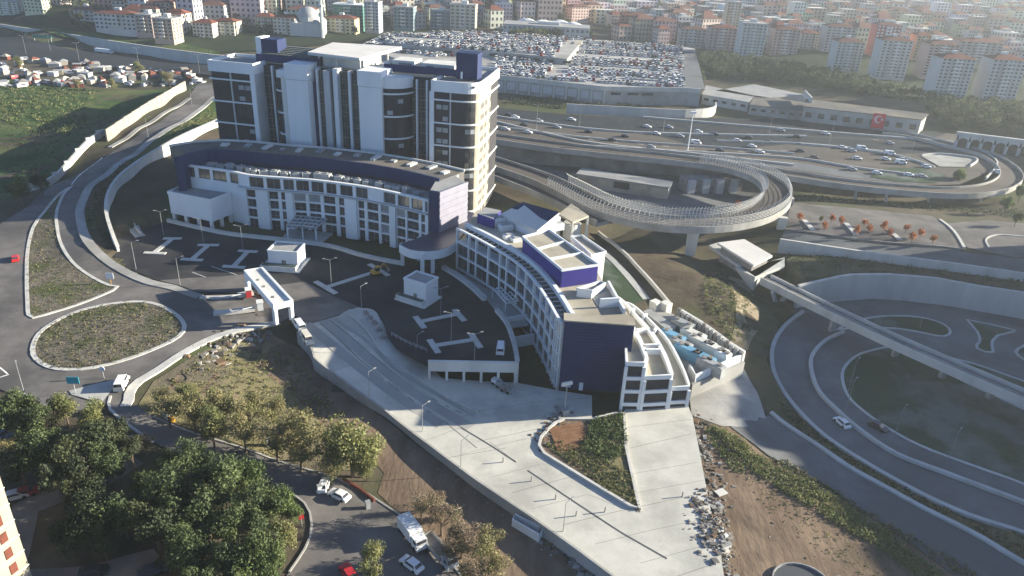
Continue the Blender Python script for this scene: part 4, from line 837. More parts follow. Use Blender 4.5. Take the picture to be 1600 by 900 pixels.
# retaining wall above the loop roads
wl = smooth(W(WALL_FOOT, -10.5), 3)
tops = []
for p in wl:
    x, _ = proj((p[0], p[1], -10.5)); yt = np.interp(x, [1240, 1270, 1312, 1375, 1450, 1512, 1600, 1700], [447, 440, 430, 429, 435, 447, 460, 478]); z = -10.
    for q in np.arange(-10, 2, .05):
        if proj((p[0], p[1], q))[1] <= yt: z = q; break
    tops.append(z)
wall('retaining_wall', wl, -11.5, tops, .8, 'concrete_wall', 'broad smooth concrete retaining wall curving behind the loop roads', cap=.3)
wall('road_wall', resample(W([(1218,379),(1350,399),(1510,420),(1600,433)], -1.5), 8), -6, -.2, .7, 'concrete_wall', 'long straight concrete road wall below the lot of orange trees', cap=.15)
# ------------------------------------------------------------------ elevated ramps
def viaduct(name, pts, z, wd, label, cat='viaduct', dm='asphalt_hw', para=1.0, th=1.3, pm='concrete_grey', tex=None):
    r = empty(name, (pts[0][0], pts[0][1], -8), label, cat); zf = z if callable(z) else (lambda x, y: z)
    a = lambda o: (lambda x, y: zf(x, y) + o)
    mb = MB(); mb.ribbon(pts, -wd / 2, wd / 2, a(-th), a(0), 0, mt=1); mb.build('deck', [M[pm], M[dm]], r)
    for s_ in (-1, 1): mb = MB(); mb.ribbon(pts, s_ * wd / 2 - .2, s_ * wd / 2 + .2, a(-th - .2), a(para)); mb.build('parapet', M[pm], r)
    return r
SPZ = 3.0
SPP = smooth([P(x, y, SPZ) for x, y in [(690,228),(765,252),(840,277),(890,300),(940,325),(1000,342),(1065,349.5),(1130,347),(1180,336),(1208,319),(1214,303),(1203,285),(1170,269),(1120,257),(1050,248),(960,239),(870,229),(770,215),(690,202)]], 5)
sp_ = viaduct('spiral_ramp', SPP, SPZ, 10.5, 'elevated spiral ramp curling in a hairpin behind the hospital, with a lattice barrier', 'ramp')
i0 = [i for i, p in enumerate(SPP) if 870 < proj((*p, SPZ))[0]][0]; i1 = [i for i, p in enumerate(SPP) if i > 60 and proj((*p, SPZ))[0] < 1085][0]
seg = resample(SPP[i0:i1], 1.5); nn = normals(seg); mb = MB(); fr = MB()
for side in (4.9, -4.9):
    for k, (p, n) in enumerate(zip(seg, nn)):
        q = p - n * side; mb.tube((q[0], q[1], SPZ), (q[0], q[1], SPZ + 3.6), .12, n=4); q2 = q + n * (1.0 if side > 0 else -1.0); mb.tube((q[0], q[1], SPZ + 3.6), (q2[0], q2[1], SPZ + 4.5), .12, n=4)
    for z in (1.3, 1.85, 2.4, 2.95, 3.5): fr.ribbon([p - n * side for p, n in zip(seg, nn)], -.05, .05, SPZ + z, SPZ + z + .12)
mb.build('barrier_post', M['mesh'], sp_, kind='stuff'); fr.build('barrier_rail', M['mesh'], sp_, kind='stuff')
for x, yb, wd in ((1077,402,3.2), (930,362,4.2), (1225,345,3), (1215,378,2.6)):
    p = P(x, yb, -8); mb = MB(); mb.rbx(p, wd, 1.8, -9, SPZ - 1.3, -.2, taper=1.25); mb.build('pier', M['concrete_wall'], sp_)
R2 = smooth([P(x, y, 1.5) for x, y in [(700,246),(770,270),(815,287),(860,305),(905,327),(945,346)]], 5)
viaduct('approach_ramp', R2, 1.5, 7.5, 'narrow second ramp joining the spiral ramp beside the tower', 'ramp')
# viaduct along the near side of the motorway
R3Z = 1.2
R3 = smooth([P(x, y, R3Z) for x, y in [(1150,259),(1238,274),(1325,287),(1425,297),(1500,300),(1552,294),(1577,282),(1578,268),(1560,252),(1532,239),(1480,226),(1430,214),(1380,206)]], 5)
r3 = viaduct('slip_ramp', R3, R3Z, 9, 'elevated slip ramp looping at the right beyond the orange trees', 'ramp')
for x, yb in ((1335,312), (1382,318), (1530,318), (1450,316), (1575,300)): p = P(x, yb, -5); mb = MB(); mb.tube((p[0], p[1], -6), (p[0], p[1], R3Z - 1.2), .6, n=8); mb.build('pier', M['concrete_wall'], r3)
wall('road_wall', smooth(W([(770,223),(870,233),(960,242),(1075,252),(1160,262)], HZ), 4), -9, HZ + 1.0, .6, 'concrete_grey', 'grey motorway edge wall behind the spiral ramp')
# things under the spiral
lb_ = empty('underpass_building', (*P(970, 285, -8), -8), 'low pinkish grey building inside the spiral ramp loop', 'building')
q0, q1 = P(900, 291, -8), P(1042, 313, -8); d = (q1 - q0) / np.linalg.norm(q1 - q0); n_ = np.array([d[1], -d[0]]); Lq = float(np.linalg.norm(q1 - q0)); ux = lambda s_, o_, z: (q0[0] + d[0] * s_ + n_[0] * o_, q0[1] + d[1] * s_ + n_[1] * o_, z)
mb = MB(ux); mb.bx(0, Lq, -9, 0, -8.5, -2.6); mb.build('wall', M['concrete_grey'], lb_); mb = MB(ux); mb.bx(-.4, Lq + .4, -9.4, .4, -2.6, -2.2); mb.build('roof', M['roof_grey'], lb_)
for k in range(5): a = Lq * (k + .08) / 5; mb = MB(ux); mb.bx(a, a + Lq * .17, 0.02, .12, -6.0, -3.2); mb.build('wall_panel' if k != 2 else 'door', M['roof_beige' if k != 2 else 'darkclad'], lb_)
ub = empty('column_row_building', (*P(1110, 285, -8), -8), 'grey building with broad pale columns at the inner end of the spiral', 'building')
q0, q1 = P(1072, 306, -8), P(1160, 302, -8); d = (q1 - q0) / np.linalg.norm(q1 - q0); n_ = np.array([d[1], -d[0]]); Lu = float(np.linalg.norm(q1 - q0)); uy = lambda s_, o_, z: (q0[0] + d[0] * s_ + n_[0] * o_, q0[1] + d[1] * s_ + n_[1] * o_, z)
mb = MB(uy); mb.bx(0, Lu, -8, -1.5, -8.5, -1.2); mb.build('wall', M['stone_dark'], ub)
for k in range(4): a = Lu * (k + .1) / 4; mb = MB(uy); mb.bx(a, a + Lu * .12, -1.5, 0, -8.5, -1.4); mb.build('column', M['greyclad'], ub)
# ------------------------------------------------------------------ long footbridge over the loops
FZ = -4.2
FB = [P(x, y, FZ) for x, y in [(1196,436),(1300,487),(1400,534),(1500,578),(1600,621),(1720,668)]]
fb = viaduct('rail_viaduct', smooth(FB, 3), FZ, 4.6, 'long straight narrow viaduct striding over the loop roads', 'viaduct', dm='stone_dark', para=1.1, th=1.1, pm='concrete_wall')
mb = MB(); mb.ribbon(smooth(FB, 3), -.2, .2, FZ - .1, FZ + .5); mb.build('centre_kerb', M['concrete_grey'], fb)
for x, yb in ((1299,517), (1397,557), (1471,590), (1545,622)):
    p = P(x, yb, LZ); mb = MB(); mb.rbx(p, 1.6, 1.2, LZ - .5, FZ - 1.1, .3); mb.build('pier', M['concrete_grey'], fb); mb = MB(); mb.rbx(p, 3.6, 1.3, FZ - 1.9, FZ - 1.12, .3); mb.build('pier_cap', M['concrete_wall'], fb)
for dx in (-2.6, 2.6): p = P(1216, 472, -9); mb = MB(); mb.tube((p[0] + dx * .2, p[1], -10), (p[0] + dx, p[1] + dx * .2, FZ - 1.1), .7, n=6); mb.build('strut', M['concrete_wall'], fb)
# station at its end
st = empty('station', (*P(1175, 440, -8), -8), 'small concrete station with a white slab roof at the viaduct end', 'station')
sq = [P(x, y, 0) for x, y in [(1121,379),(1163,373.5),(1207,399),(1178,414)]]; mb = MB(); mb.prism(sq, -.7, 0, 0, 0); mb.build('roof', M['helipad'], st)
cs = np.mean(sq, 0); mb = MB(); mb.prism([p * .85 + cs * .15 for p in sq], -8, -.72); mb.build('hall', M['stone_dark'], st)
mb = MB(); mb.prism([P(x, y, -3) for x, y in [(1108,383),(1121,379),(1178,415),(1226,402),(1226,415),(1180,432)]], -4, -3); mb.build('platform', M['concrete_wall'], st)
k3 = [P(1148,418,-3), P(1180,433,-3), P(1226,404,-3)]; b3 = [P(1170,448,-8.5), P(1176,456,-8.5), P(1200,440,-8.5)]
mb = MB(); mb.add([(*k3[0], -3), (*k3[1], -3), (*k3[2], -3), (*b3[0], -9), (*b3[1], -9), (*b3[2], -9)], [(0, 1, 4, 3), (1, 2, 5, 4), (0, 2, 5, 3), (0, 1, 2)]); mb.build('buttress', M['concrete_wall'], st)
wall('fence_wall', resample(W([(934,366),(960,385),(990,415),(1020,448),(1045,478)]), 4), lambda x, y: T(x, y) - .5, lambda x, y: T(x, y) + 1.3, .35, 'white_dirty', 'white stepped boundary wall climbing the brown slope', cap=.1)
kerb('path', smooth(W([(900,372),(925,382),(955,405),(985,437),(1010,468)]), 4), 2.2, closed=False, top=.2, m='paving')
# ------------------------------------------------------------------ gate
gt = empty('gate_canopy', (*P(420, 470, 0), 0), 'white slab gate canopy on four legs across the hospital entrance lanes', 'gate')
gq = [P(x, y, 5.6) for x, y in [(383,423),(409,419),(456,470),(429,477)]]
mb = MB(); mb.prism(gq, 4.3, 5.5); mb.build('roof', M['white_dirty'], gt); mb = MB(); mb.ribbon(gq, -.35, .3, 4.25, 5.9, closed=True); mb.build('fascia', M['white'], gt)
cg = np.mean(gq, 0)
for p in gq: p = p * .93 + cg * .07; mb = MB(); mb.rbx(p, .9, .9, 0, 4.3, -.5); mb.build('leg', M['white'], gt)
for t in (.3, .5, .8): p = (gq[0] * (1 - t) + gq[3] * t) * .75 + (gq[1] * (1 - t) + gq[2] * t) * .25; mb = MB(); mb.rbx(p, .8, .8, 5.5, 5.7, .2); mb.build('roof_hatch', M['stone_dark'], gt)
for l, lab in (([(334,491),(360,489),(398,484)], 'long low white kerb island in the lane before the gate'), ([(372,463),(396,459)], 'short white kerb island under the gate canopy')):
    mb = MB(); mb.ribbon(smooth(W(l, 0), 4), -.9, .9, -.1, .65); o = mb.build('lane_island', M['kerb']); tag(o, lab, 'traffic island')
for (x, y, lab) in ((389,463,'red and white barrier box on the island under the gate canopy'), (407,483,'white barrier box with a red arm under the gate roof')):
    p = P(x, y, 0); r = empty('barrier_box', (p[0], p[1], 0), lab, 'barrier'); mb = MB(); mb.rbx(p, 1.4, 1.8, 0, 2.1, .4); mb.build('booth', M['red' if x < 400 else 'white'], r); mb = MB(); mb.tube((p[0], p[1], 1.1), (p[0] - 3.5, p[1] - 3, 1.3), .1, n=5); mb.build('arm', M['white'], r); mb = MB(); mb.rbx(p, 1.7, 2.1, 2.1, 2.3, .4); mb.build('roof', M['white'], r)
# two white vent houses on the car park
def vent(px, py, L, Wd, h, a, label):
    p = P(px, py, 0); ca, sa = math.cos(a), math.sin(a); xf = lambda x, y, z: (p[0] + x * ca - y * sa, p[1] + x * sa + y * ca, z)
    r = empty('stair_house', (p[0], p[1], 0), label, 'stair house')
    for nm, bxs, m_ in (('plinth', [(-L * .75, L * .62, -Wd * .85, Wd * .62, -.1, .35)], 'white_dirty'), ('wall', [(-L / 2, L / 2, -Wd / 2, Wd / 2, .3, h - .3)], 'white'), ('roof', [(-L / 2 + .3, L / 2 - .3, -Wd / 2 + .3, Wd / 2 - .3, h - .3, h - .1)], 'roof_grey'),
                        ('parapet', [(-L / 2 - .1, L / 2 + .1, -Wd / 2 - .1, -Wd / 2 + .3, h - .3, h + .3), (-L / 2 - .1, L / 2 + .1, Wd / 2 - .3, Wd / 2 + .1, h - .3, h + .3), (-L / 2 - .1, -L / 2 + .3, -Wd / 2 + .3, Wd / 2 - .3, h - .3, h + .3), (L / 2 - .3, L / 2 + .1, -Wd / 2 + .3, Wd / 2 - .3, h - .3, h + .3)], 'white')):
        mb = MB(xf)
        for b in bxs: mb.bx(*b)
        mb.build(nm, M[m_], r)
    mb = MB(xf); mb.bx(-L * .7, L * .5, -Wd * .82, -Wd * .5 - .05, .3, 1.5); mb.build('light_well', M['white_dirty'], r); mb = MB(xf); mb.bx(-L * .66, L * .46, -Wd * .79, -Wd * .53, 1.5, 1.62); mb.build('skylight', M['glass_green'], r)
    mb = MB(xf); mb.bx(-L * .05, L * .1, -Wd / 2 - .05, -Wd / 2 + .02, .4, 2.6); mb.build('door', M['stone_dark'], r)
    return r
vent(450, 412, 8.6, 7.0, 5.2, -.05, 'white flat roofed stair house on the car park near the curved wing')
vent(658, 466, 7.2, 5.6, 6.0, -.5, 'taller white stair house standing in the middle of the car park')
# ------------------------------------------------------------------ vehicle storage lot behind
LTZ = 9.0
lot = empty('storage_deck', (*P(930, 160, 0), 0), 'huge flat concrete parking deck crowded with stored vehicles beyond the motorway', 'parking deck')
LOTP = [P(x, y, LTZ) for x, y in [(640,98),(770,120),(800,122),(945,138),(1072,140),(1095,142),(1086,76),(1062,72),(980,66),(900,60),(800,53),(700,50),(600,52),(560,72)]]
mb = MB(); mb.prism(LOTP, -1, LTZ, 0, 1); mb.build('deck', [M['concrete_grey'], M['concrete_grey']], lot)
f = LOTP[1:6]
mb = MB(); mb.ribbon(f, -.3, .5, LTZ - 1.4, LTZ + 1.2); mb.build('parapet', M['concrete_wall'], lot)
for p in resample(f[:3], 7.5): mb = MB(); mb.rbx(p + (0, -.5), 1.2, 1.2, 0, LTZ - 1.4, 0); mb.build('rib', M['concrete_wall'], lot)
a, b = f[0], f[2]; pp = resample(f[:3], 7.5)
for p, q in zip(pp, pp[1:]): mb = MB(); mb.ribbon([p * .85 + q * .15, p * .15 + q * .85], .02, .25, 2.0, 6.4); mb.build('wall_panel', M['greyclad'], lot)
for t0, t1_ in ((.08, .2), (.28, .42), (.46, .6)): p, q = f[2], f[3]; mb = MB(); mb.ribbon([p + (q - p) * t0, p + (q - p) * t1_], .02, .2, 5.2, 6.6); mb.build('opening', M['darkclad'], lot)
UP = [P(x, y, LTZ + 4) for x, y in [(610,68),(700,76),(790,82),(886,92),(905,70),(800,62),(700,57),(620,56)]]
ud = empty('upper_deck', (*UP[2], LTZ), 'upper parking deck with a row of dark openings at the back of the vehicle lot', 'parking deck')
mb = MB(); mb.prism(UP, LTZ, LTZ + 4); mb.build('deck', M['concrete_grey'], ud)
for p in resample(UP[1:4], 11): mb = MB(); mb.rbx(p + (0, -.1), 5.5, .5, LTZ + 1, LTZ + 2.6, -.1); mb.build('opening', M['darkclad'], ud)
mb = MB(); mb.ribbon([P(874,100,LTZ), P(893,80,LTZ), P(905,66,LTZ)], -3, 3, LTZ - .2, LTZ + .9); mb.build('ramp', M['roof_beige'], ud)
kerb('deck_lane', W([(1082,138),(1078,110),(1072,80)], LTZ), 15, closed=False, z=LTZ, base=0, top=.1, m='asphalt_loop')
wall('road_wall', smooth(W([(885,173),(980,178),(1070,182),(1112,178),(1117,170)], .5), 4), -1, 4.5, .8, 'concrete_wall', 'curved pale wall in front of the vehicle lot beside the motorway')
# low sheds right of the lot
def block(pts, z0, z1, wm, rm, name, label, cat='building', win=0, par=None):
    r = empty(name, (pts[0][0], pts[0][1], z0), label, cat); mb = MB(); mb.prism(pts, z0 - 2, z1); mb.build('wall', M[wm], r)
    c = np.mean(pts, 0); mb = MB(); mb.prism([p * 1.02 - c * .02 for p in pts], z1 + .01, z1 + .5); mb.build('roof', M[rm], r)
    if win:
        a, b = pts[0], pts[1]; d = b - a; Ln = np.linalg.norm(d); d = d / Ln
        for k in range(win): mb = MB(); s0 = Ln * (k + .25) / win; mb.ribbon([a + d * s0, a + d * (s0 + Ln * .5 / win)], -.02, .15, z0 + (z1 - z0) * .4, z0 + (z1 - z0) * .72); mb.build('window', M['glass'], r)
    return r
block(W([(1098,146),(1170,158),(1178,148),(1104,132)], 6), 0, 5, 'concrete_wall', 'roof_grey', 'shed', 'pale shed just right of the vehicle lot', win=5)
block(W([(1172,162),(1262,172),(1268,160),(1180,148)], 6), 0, 5, 'concrete_grey', 'tar', 'shed', 'grey flat shed between the pale shed and the long flag building', win=6)
block(W([(1120,135),(1190,146),(1260,142),(1180,126)], 8), 0, 5, 'concrete_grey', 'roof_grey', 'shed', 'long pale roofed shed behind the grey one', win=6)
fbq = W([(1256,166),(1440,187),(1449,178),(1262,155)], 9)
fl = block(fbq, -.5, 8.6, 'concrete_grey', 'tar', 'long_building', 'long grey building beside the motorway carrying a red flag', win=9)
wall('roof_wall', [P(1257,146,10), P(1268,158,10)], 8, 12, .8, 'concrete_wall', 'white end wall standing proud of the long grey building')
a, b = fbq[0], fbq[1]; d = (b - a) / np.linalg.norm(b - a); n_ = np.array([d[1], -d[0]]); c = a + (b - a) * .655
fx = lambda s_, o_, z: (c[0] + d[0] * s_ + n_[0] * o_, c[1] + d[1] * s_ + n_[1] * o_, z)
fg = empty('flag', fx(0, .4, 1), 'red flag with white crescent and star hung on the long grey building', 'flag')
mb = MB(fx); mb.bx(-3.1, 3.3, .3, .4, 1.6, 9.8); mb.build('cloth', M['flagred'], fg)
mb = MB(fx); oc = []; ic = []
for k in range(25): t = math.radians(50 + 260 * k / 24); oc.append((2.0 * math.cos(t), 2.0 * math.sin(t))); 
for k in range(25): t = math.radians(58 + 244 * k / 24); ic.append((.42 + 1.6 * math.cos(t), 1.6 * math.sin(t)))
for k in range(24): mb.face([(oc[k][0], .43, 6.6 + oc[k][1]), (oc[k + 1][0], .43, 6.6 + oc[k + 1][1]), (ic[k + 1][0], .43, 6.6 + ic[k + 1][1]), (ic[k][0], .43, 6.6 + ic[k][1])])
st5 = [(1.75 + (.95 if k % 2 == 0 else .38) * math.cos(math.pi + k * math.pi / 5), 6.6 + (.95 if k % 2 == 0 else .38) * math.sin(math.pi + k * math.pi / 5)) for k in range(10)]
for k in range(10): mb.face([(1.75, .44, 6.6), (st5[k][0], .44, st5[k][1]), (st5[(k + 1) % 10][0], .44, st5[(k + 1) % 10][1])])
mb.build('crescent_and_star', M['white'], fg)
# left motorway wall and bank
wall('barrier_wall', smooth(W([(-150,20),(0,47),(100,62),(200,78),(330,96),(420,104)], 3), 4), -1, 7.5, 1.0, 'concrete_wall', 'long grey wall along the far side of the left motorway', cap=.3)
S('bank_grass', [(0,36),(100,50),(180,58),(300,74),(345,84),(330,93),(200,75),(100,60),(0,45)], 'grass', 1.2, step=8)
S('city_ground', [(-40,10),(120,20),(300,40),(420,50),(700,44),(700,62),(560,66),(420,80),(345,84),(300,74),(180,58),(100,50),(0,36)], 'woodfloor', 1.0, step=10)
# near apartment tower in the lower left corner
nb = empty('apartment_tower', (*P(-20, 900, -5), -5), 'cream apartment tower with red brick panels at the bottom left edge', 'apartment tower')
e1 = P(55, 915, -5); NBH = 15.5
dv = np.array([-.30, -.954]); dn = np.array([.954, -.30]); 
nx_ = lambda s_, o_, z: (e1[0] + dv[0] * s_ + dn[0] * o_, e1[1] + dv[1] * s_ + dn[1] * o_, z)
mb = MB(nx_); mb.bx(0, 30, -16, 0, -7, 58); mb.build('wall', M['cream'], nb)
for k in range(21):
    z = -6 + 3.0 * k
    for s_ in (1.6, 4.6, 7.6, 10.6, 13.6): mb = MB(nx_); mb.bx(s_, s_ + 1.1, .02, .1, z, z + 1.7); mb.build('brick_panel', M['brick'], nb)
    mb = MB(nx_); mb.bx(0, 30, .02, .22, z - .45, z - .3); mb.build('floor_band', M['white_dirty'], nb)
    if k % 2: mb = MB(nx_); mb.bx(9, 10.3, .02, .08, z + .1, z + 1.5); mb.build('window', M['glass'], nb)
# ------------------------------------------------------------------ vehicles
def car_meshes(L, Wd, H, kind):
    # side profile (x from rear to front, z), body below the belt line, cabin above it
    if kind == 'car': prof = [(-.5, .18), (-.5, .52), (-.46, .60), (-.30, .64), (.22, .62), (.45, .54), (.5, .42), (.5, .18)]; cab = [(-.42, .62), (-.30, .97), (-.22, 1.0), (.06, 1.0), (.10, .97), (.26, .62)]
    else: prof = [(-.5, .16), (-.5, .58), (.36, .58), (.46, .46), (.5, .38), (.5, .16)]; cab = [(-.5, .58), (-.49, .97), (-.46, 1.0), (.22, 1.0), (.27, .96), (.38, .58)]
    def ext(p, hw, hw2, mb, m=0):
        n = len(p); zs = [q[1] for q in p]; z0, z1 = min(zs), max(zs)
        w_ = [hw + (hw2 - hw) * (q[1] - z0) / (z1 - z0) for q in p]
        mb.add([(q[0] * L, -k * Wd, q[1] * H) for q, k in zip(p, w_)] + [(q[0] * L, k * Wd, q[1] * H) for q, k in zip(p, w_)], [(i, (i + 1) % n, n + (i + 1) % n, n + i) for i in range(n)] + [tuple(range(n))[::-1], tuple(range(n, 2 * n))], m)
    b = MB(); ext(prof, .5, .48, b); ext([(x, z) for x, z in cab], .46, .38, b)
    g = MB(); e = .006
    lo, hi = cab[0][1], 1.0
    def at(z): 
        return .46 + (.38 - .46) * (z - lo) / (hi - lo)
    xs0, xs1 = cab[1][0] + (.05 if kind == 'car' else .36), cab[-2][0] - .005
    for s_ in (-1, 1):
        za, zb = lo + .04, .93; xa, xb = cab[0][0] + (.06 if kind == 'car' else .42), cab[-1][0] - .04
        g.face([(xa * L, s_ * (at(za) + e) * Wd, za * H), (xb * L, s_ * (at(za) + e) * Wd, za * H), (xs1 * L, s_ * (at(zb) + e) * Wd, zb * H), (xs0 * L, s_ * (at(zb) + e) * Wd, zb * H)])
    fz = lambda a, c, t: (a[0] + (c[0] - a[0]) * t, a[1] + (c[1] - a[1]) * t)
    for a, c in ((cab[-1], cab[-2]), (cab[0], cab[1])):
        p, q = fz(a, c, .12), fz(a, c, .9); sx = .008 if a[0] > 0 else -.008
        g.face([((p[0] + sx) * L, -at(p[1]) * .9 * Wd, p[1] * H + .02), ((p[0] + sx) * L, at(p[1]) * .9 * Wd, p[1] * H + .02), ((q[0] + sx) * L, at(q[1]) * .9 * Wd, q[1] * H + .02), ((q[0] + sx) * L, -at(q[1]) * .9 * Wd, q[1] * H + .02)])
    wl_ = MB(); R = .34 * min(H / 1.5, 1.25); wl_.tube((0, -.11, 0), (0, .11, 0), R, n=10)
    ht = MB(); ht.bx(L * .5, L * .5 + .03, -.16, .16, H * .4, H * .47)
    return b.mesh('body', M['paintobj']), g.mesh('window', M['glass']), wl_.mesh('wheel', M['tyre']), ht.mesh('headlight', M['glass_pale']), L, Wd, R
CARS = {'car': car_meshes(4.4, 1.8, 1.48, 'car'), 'van': car_meshes(5.2, 2.0, 2.1, 'van'), 'hatch': car_meshes(4.0, 1.75, 1.52, 'car')}
def car(p, a, col, label, kind='car', z=None, cat='car', group=None, name='parked_car', full=True):
    bm, gm, wm, hm, L, Wd, R = CARS[kind]; z = (T(*p) + .16) if z is None else z
    r = empty(name, (p[0], p[1], z), label, cat, group, a)
    b = child('body', bm, r); b.color = (*col, 1); child('window', gm, r)
    if full:
        for x in (-.3, .31):
            for y in (-.45, .45): child('wheel', wm, r, (x * L, y * Wd, R))
        for y in (-.33, .33): child('headlight', hm, r, (0, y * Wd, 0))
    return r
def pxcar(x, y, x2, y2, col, label, **k):
    zz = k.get('z'); a, b = (G(x, y)[:2], G(x2, y2)[:2]) if zz is None else (P(x, y, zz), P(x2, y2, zz)); return car(a, math.atan2(*(b - a)[::-1]), col, label, **k)
WH, BK, SV, RD = (.72, .72, .72), (.02, .022, .026), (.36, .37, .39), (.5, .025, .03)
pxcar(25, 407, 24, 380, RD, 'red car driving up the slope road beside the gravel island', name='car')
pxcar(191, 604, 198, 590, WH, 'white van turning off the roundabout by the paved corner', kind='van', cat='van', name='van')
pxcar(530, 778, 510, 766, WH, 'white saloon parked along the kerb under the autumn trees')
pxcar(507, 762, 512, 750, WH, 'small white hatchback half hidden by the autumn trees', kind='hatch')
pxcar(643, 886, 625, 872, WH, 'white saloon with dark windows on the lower road beside the trucks')
pxcar(1315, 663, 1300, 650, WH, 'white car on the outer loop road', z=LZ + .02, name='car')
pxcar(1371, 669, 1390, 679, BK, 'black car on the inner loop road by the dark lawn', z=LZ + .02, name='car')
pxcar(146, 898, 180, 890, BK, 'dark car on the lane at the bottom edge left of the second dark car')
pxcar(238, 896, 270, 887, (.03, .04, .06), 'dark car on the lane at the bottom edge under the tree mass')
pxcar(26, 779, 60, 770, SV, 'silver car between the apartment tower and the dark trees', kind='hatch')
pxcar(42, 774, 76, 766, (.18, .02, .02), 'dark red car parked beside the silver one under the dark trees', kind='hatch')
pxcar(545, 900, 535, 885, RD, 'red car cut by the bottom edge near the single green tree')
pxcar(6, 684, 20, 690, (.05, .07, .12), 'dark blue car at the left edge among the trees', kind='hatch')
pxcar(782, 548, 784, 530, WH, 'white minibus parked alone near the corner of the car park', kind='van', z=.01, cat='van', name='van')
pxcar(468, 512, 459, 500, WH, 'white minibus parked behind the other one beside the gate', kind='van', z=-.1, cat='van', name='van')
pxcar(480, 533, 491, 549, (.62, .58, .48), 'cream minibus at the edge of the concrete ramp', kind='van', z=-.25, cat='van', name='van')
hw = [(1250,237,0,BK),(1272,247,0,(.12,.08,.05)),(1316,232,0,WH),(1331,237,0,SV),(1346,234,1,WH),(1339,249,0,WH),(1390,242,1,WH),(1384,250,0,WH),(1411,251,0,SV),(1407,256,1,WH),(1331,266,0,SV),(1447,262,0,WH),(1370,272,0,WH),(1420,275,0,WH),(1440,277,0,SV),
      (805,184,0,WH),(819,196,0,BK),(842,190,0,SV),(920,207,0,BK),(825,208,0,WH),(1011,199,0,WH),(1045,200,0,SV),(1091,207,0,WH),(1025,210,0,WH),(977,214,0,BK),(957,220,0,BK),(1117,211,0,BK),(1170,216,0,BK),(1152,221,0,WH),(1087,225,1,WH),(1175,230,0,WH),(1125,236,0,BK),(1187,239,0,WH),(1017,231,0,SV),(870,200,0,SV),(790,203,0,WH),(1220,205,0,SV),(1290,210,0,WH),(1200,222,0,BK),(1062,214,0,SV),(893,188,0,WH),(1390,225,0,SV),(795,181,0,BK),(1245,215,0,BK)]
for x, y, k, c in hw:
    nm = {WH: 'white', BK: 'dark', SV: 'silver'}.get(c, 'brown'); side = 'in front of the vehicle lot' if x < 1000 else ('behind the spiral ramp' if x < 1230 else 'behind the orange tree lot')
    pxcar(x, y, x + 12, y + 1.6, c, f'{nm} {"van" if k else "car"} driving on the motorway {side}', kind='van' if k else 'car', z=HZ + .02, cat='van' if k else 'car', group=f'{nm} vehicles on the motorway {side}', name='van' if k else 'car')
pxcar(1558, 270, 1564, 280, WH, 'white car on the looping slip ramp at the right', z=R3Z + .02, name='car')
# trucks
def truck(p, a, label, cabc, L=8.5, box='white', z=0, flat=False, cat='truck'):
    r = empty('truck', (p[0], p[1], z), label, cat, None, a)
    def pc(nm, m_, *bxs):
        mb = MB()
        for b in bxs: mb.bx(*b)
        return child(nm, mb.mesh(nm, m_), r)
    pc('chassis', M['stone_dark'], (-L / 2, L / 2 - .3, -.5, .5, .55, .85))
    if flat: pc('load_bed', M['stone_dark'], (-L / 2, L / 2 - 2.3, -1.2, 1.2, .9, 1.1)); pc('side_board', M['machine'], (-L / 2, L / 2 - 2.3, -1.25, -1.15, 1.1, 1.8), (-L / 2, L / 2 - 2.3, 1.15, 1.25, 1.1, 1.8), (-L / 2, -L / 2 + .1, -1.15, 1.15, 1.1, 1.8))
    else: pc('cargo_box', M[box], (-L / 2, L / 2 - 2.2, -1.22, 1.22, .95, 3.2))
    c = pc('cab', M['paintobj'], (L / 2 - 2.0, L / 2, -1.1, 1.1, .6, 1.7), (L / 2 - 2.0, L / 2 - .25, -1.05, 1.05, 1.7, 2.6)); c.color = (*cabc, 1)
    pc('windscreen', M['glass'], (L / 2 - .26, L / 2 - .2, -.95, .95, 1.75, 2.5)); pc('window', M['glass'], (L / 2 - 1.3, L / 2 - .4, -1.08, 1.08, 1.75, 2.4))
    wm = CARS['van'][2]
    for x in (-L * .38, -L * .22, L * .36):
        for y in (-1.0, 1.0): child('wheel', wm, r, (x, y, .47), scale=(1.15, 1.3, 1.15))
def pxa(x, y, x2, y2, z): a, b = P(x, y, z), P(x2, y2, z); return a, math.atan2(*(b - a)[::-1])
p, a = pxa(645, 850, 657, 866, -7); truck(p, a, 'white box truck parked on the lower road beneath the brown trees', WH, 7.0, z=T(*p) + .16)
p, a = pxa(686, 880, 700, 896, -8); truck(p, a, 'grey flatbed truck in front of the white box truck', SV, 8.5, z=T(*p) + .16, flat=True)
p, a = pxa(163, 83.5, 190, 86, .5); truck(p, a, 'white and blue bus on the left motorway', WH, 13, z=.55, cat='bus')
p, a = pxa(1345, 231, 1360, 233, HZ)
# yellow digger in the car park
p = P(588, 430, 0); r = empty('digger', (p[0], p[1], 0), 'small yellow digger working beside the white divider in the car park', 'digger', None, .6)
for nm, bxs, m_ in (('track', [(-1.4, 1.4, -1.1, -.6, 0, .7), (-1.4, 1.4, .6, 1.1, 0, .7)], 'tyre'), ('body', [(-1.4, .8, -1.0, 1.0, .8, 1.6)], 'yellow'), ('cab', [(-.4, .8, -.9, .2, 1.6, 2.7)], 'glass'), ('cab_roof', [(-.5, .9, -1, .3, 2.7, 2.85)], 'yellow')):
    mb = MB(); [mb.bx(*b) for b in bxs]; child(nm, mb.mesh(nm, M[m_]), r)
mb = MB(); mb.tube((.8, .4, 1.3), (2.6, .4, 3.0), .18, n=6); mb.tube((2.6, .4, 3.0), (4.0, .4, 1.0), .15, n=6); child('boom', mb.mesh('boom', M['yellow']), r)
mb = MB(); mb.rbx((4.0, .4), .7, .9, .3, 1.0); child('bucket', mb.mesh('bucket', M['stone_dark']), r)
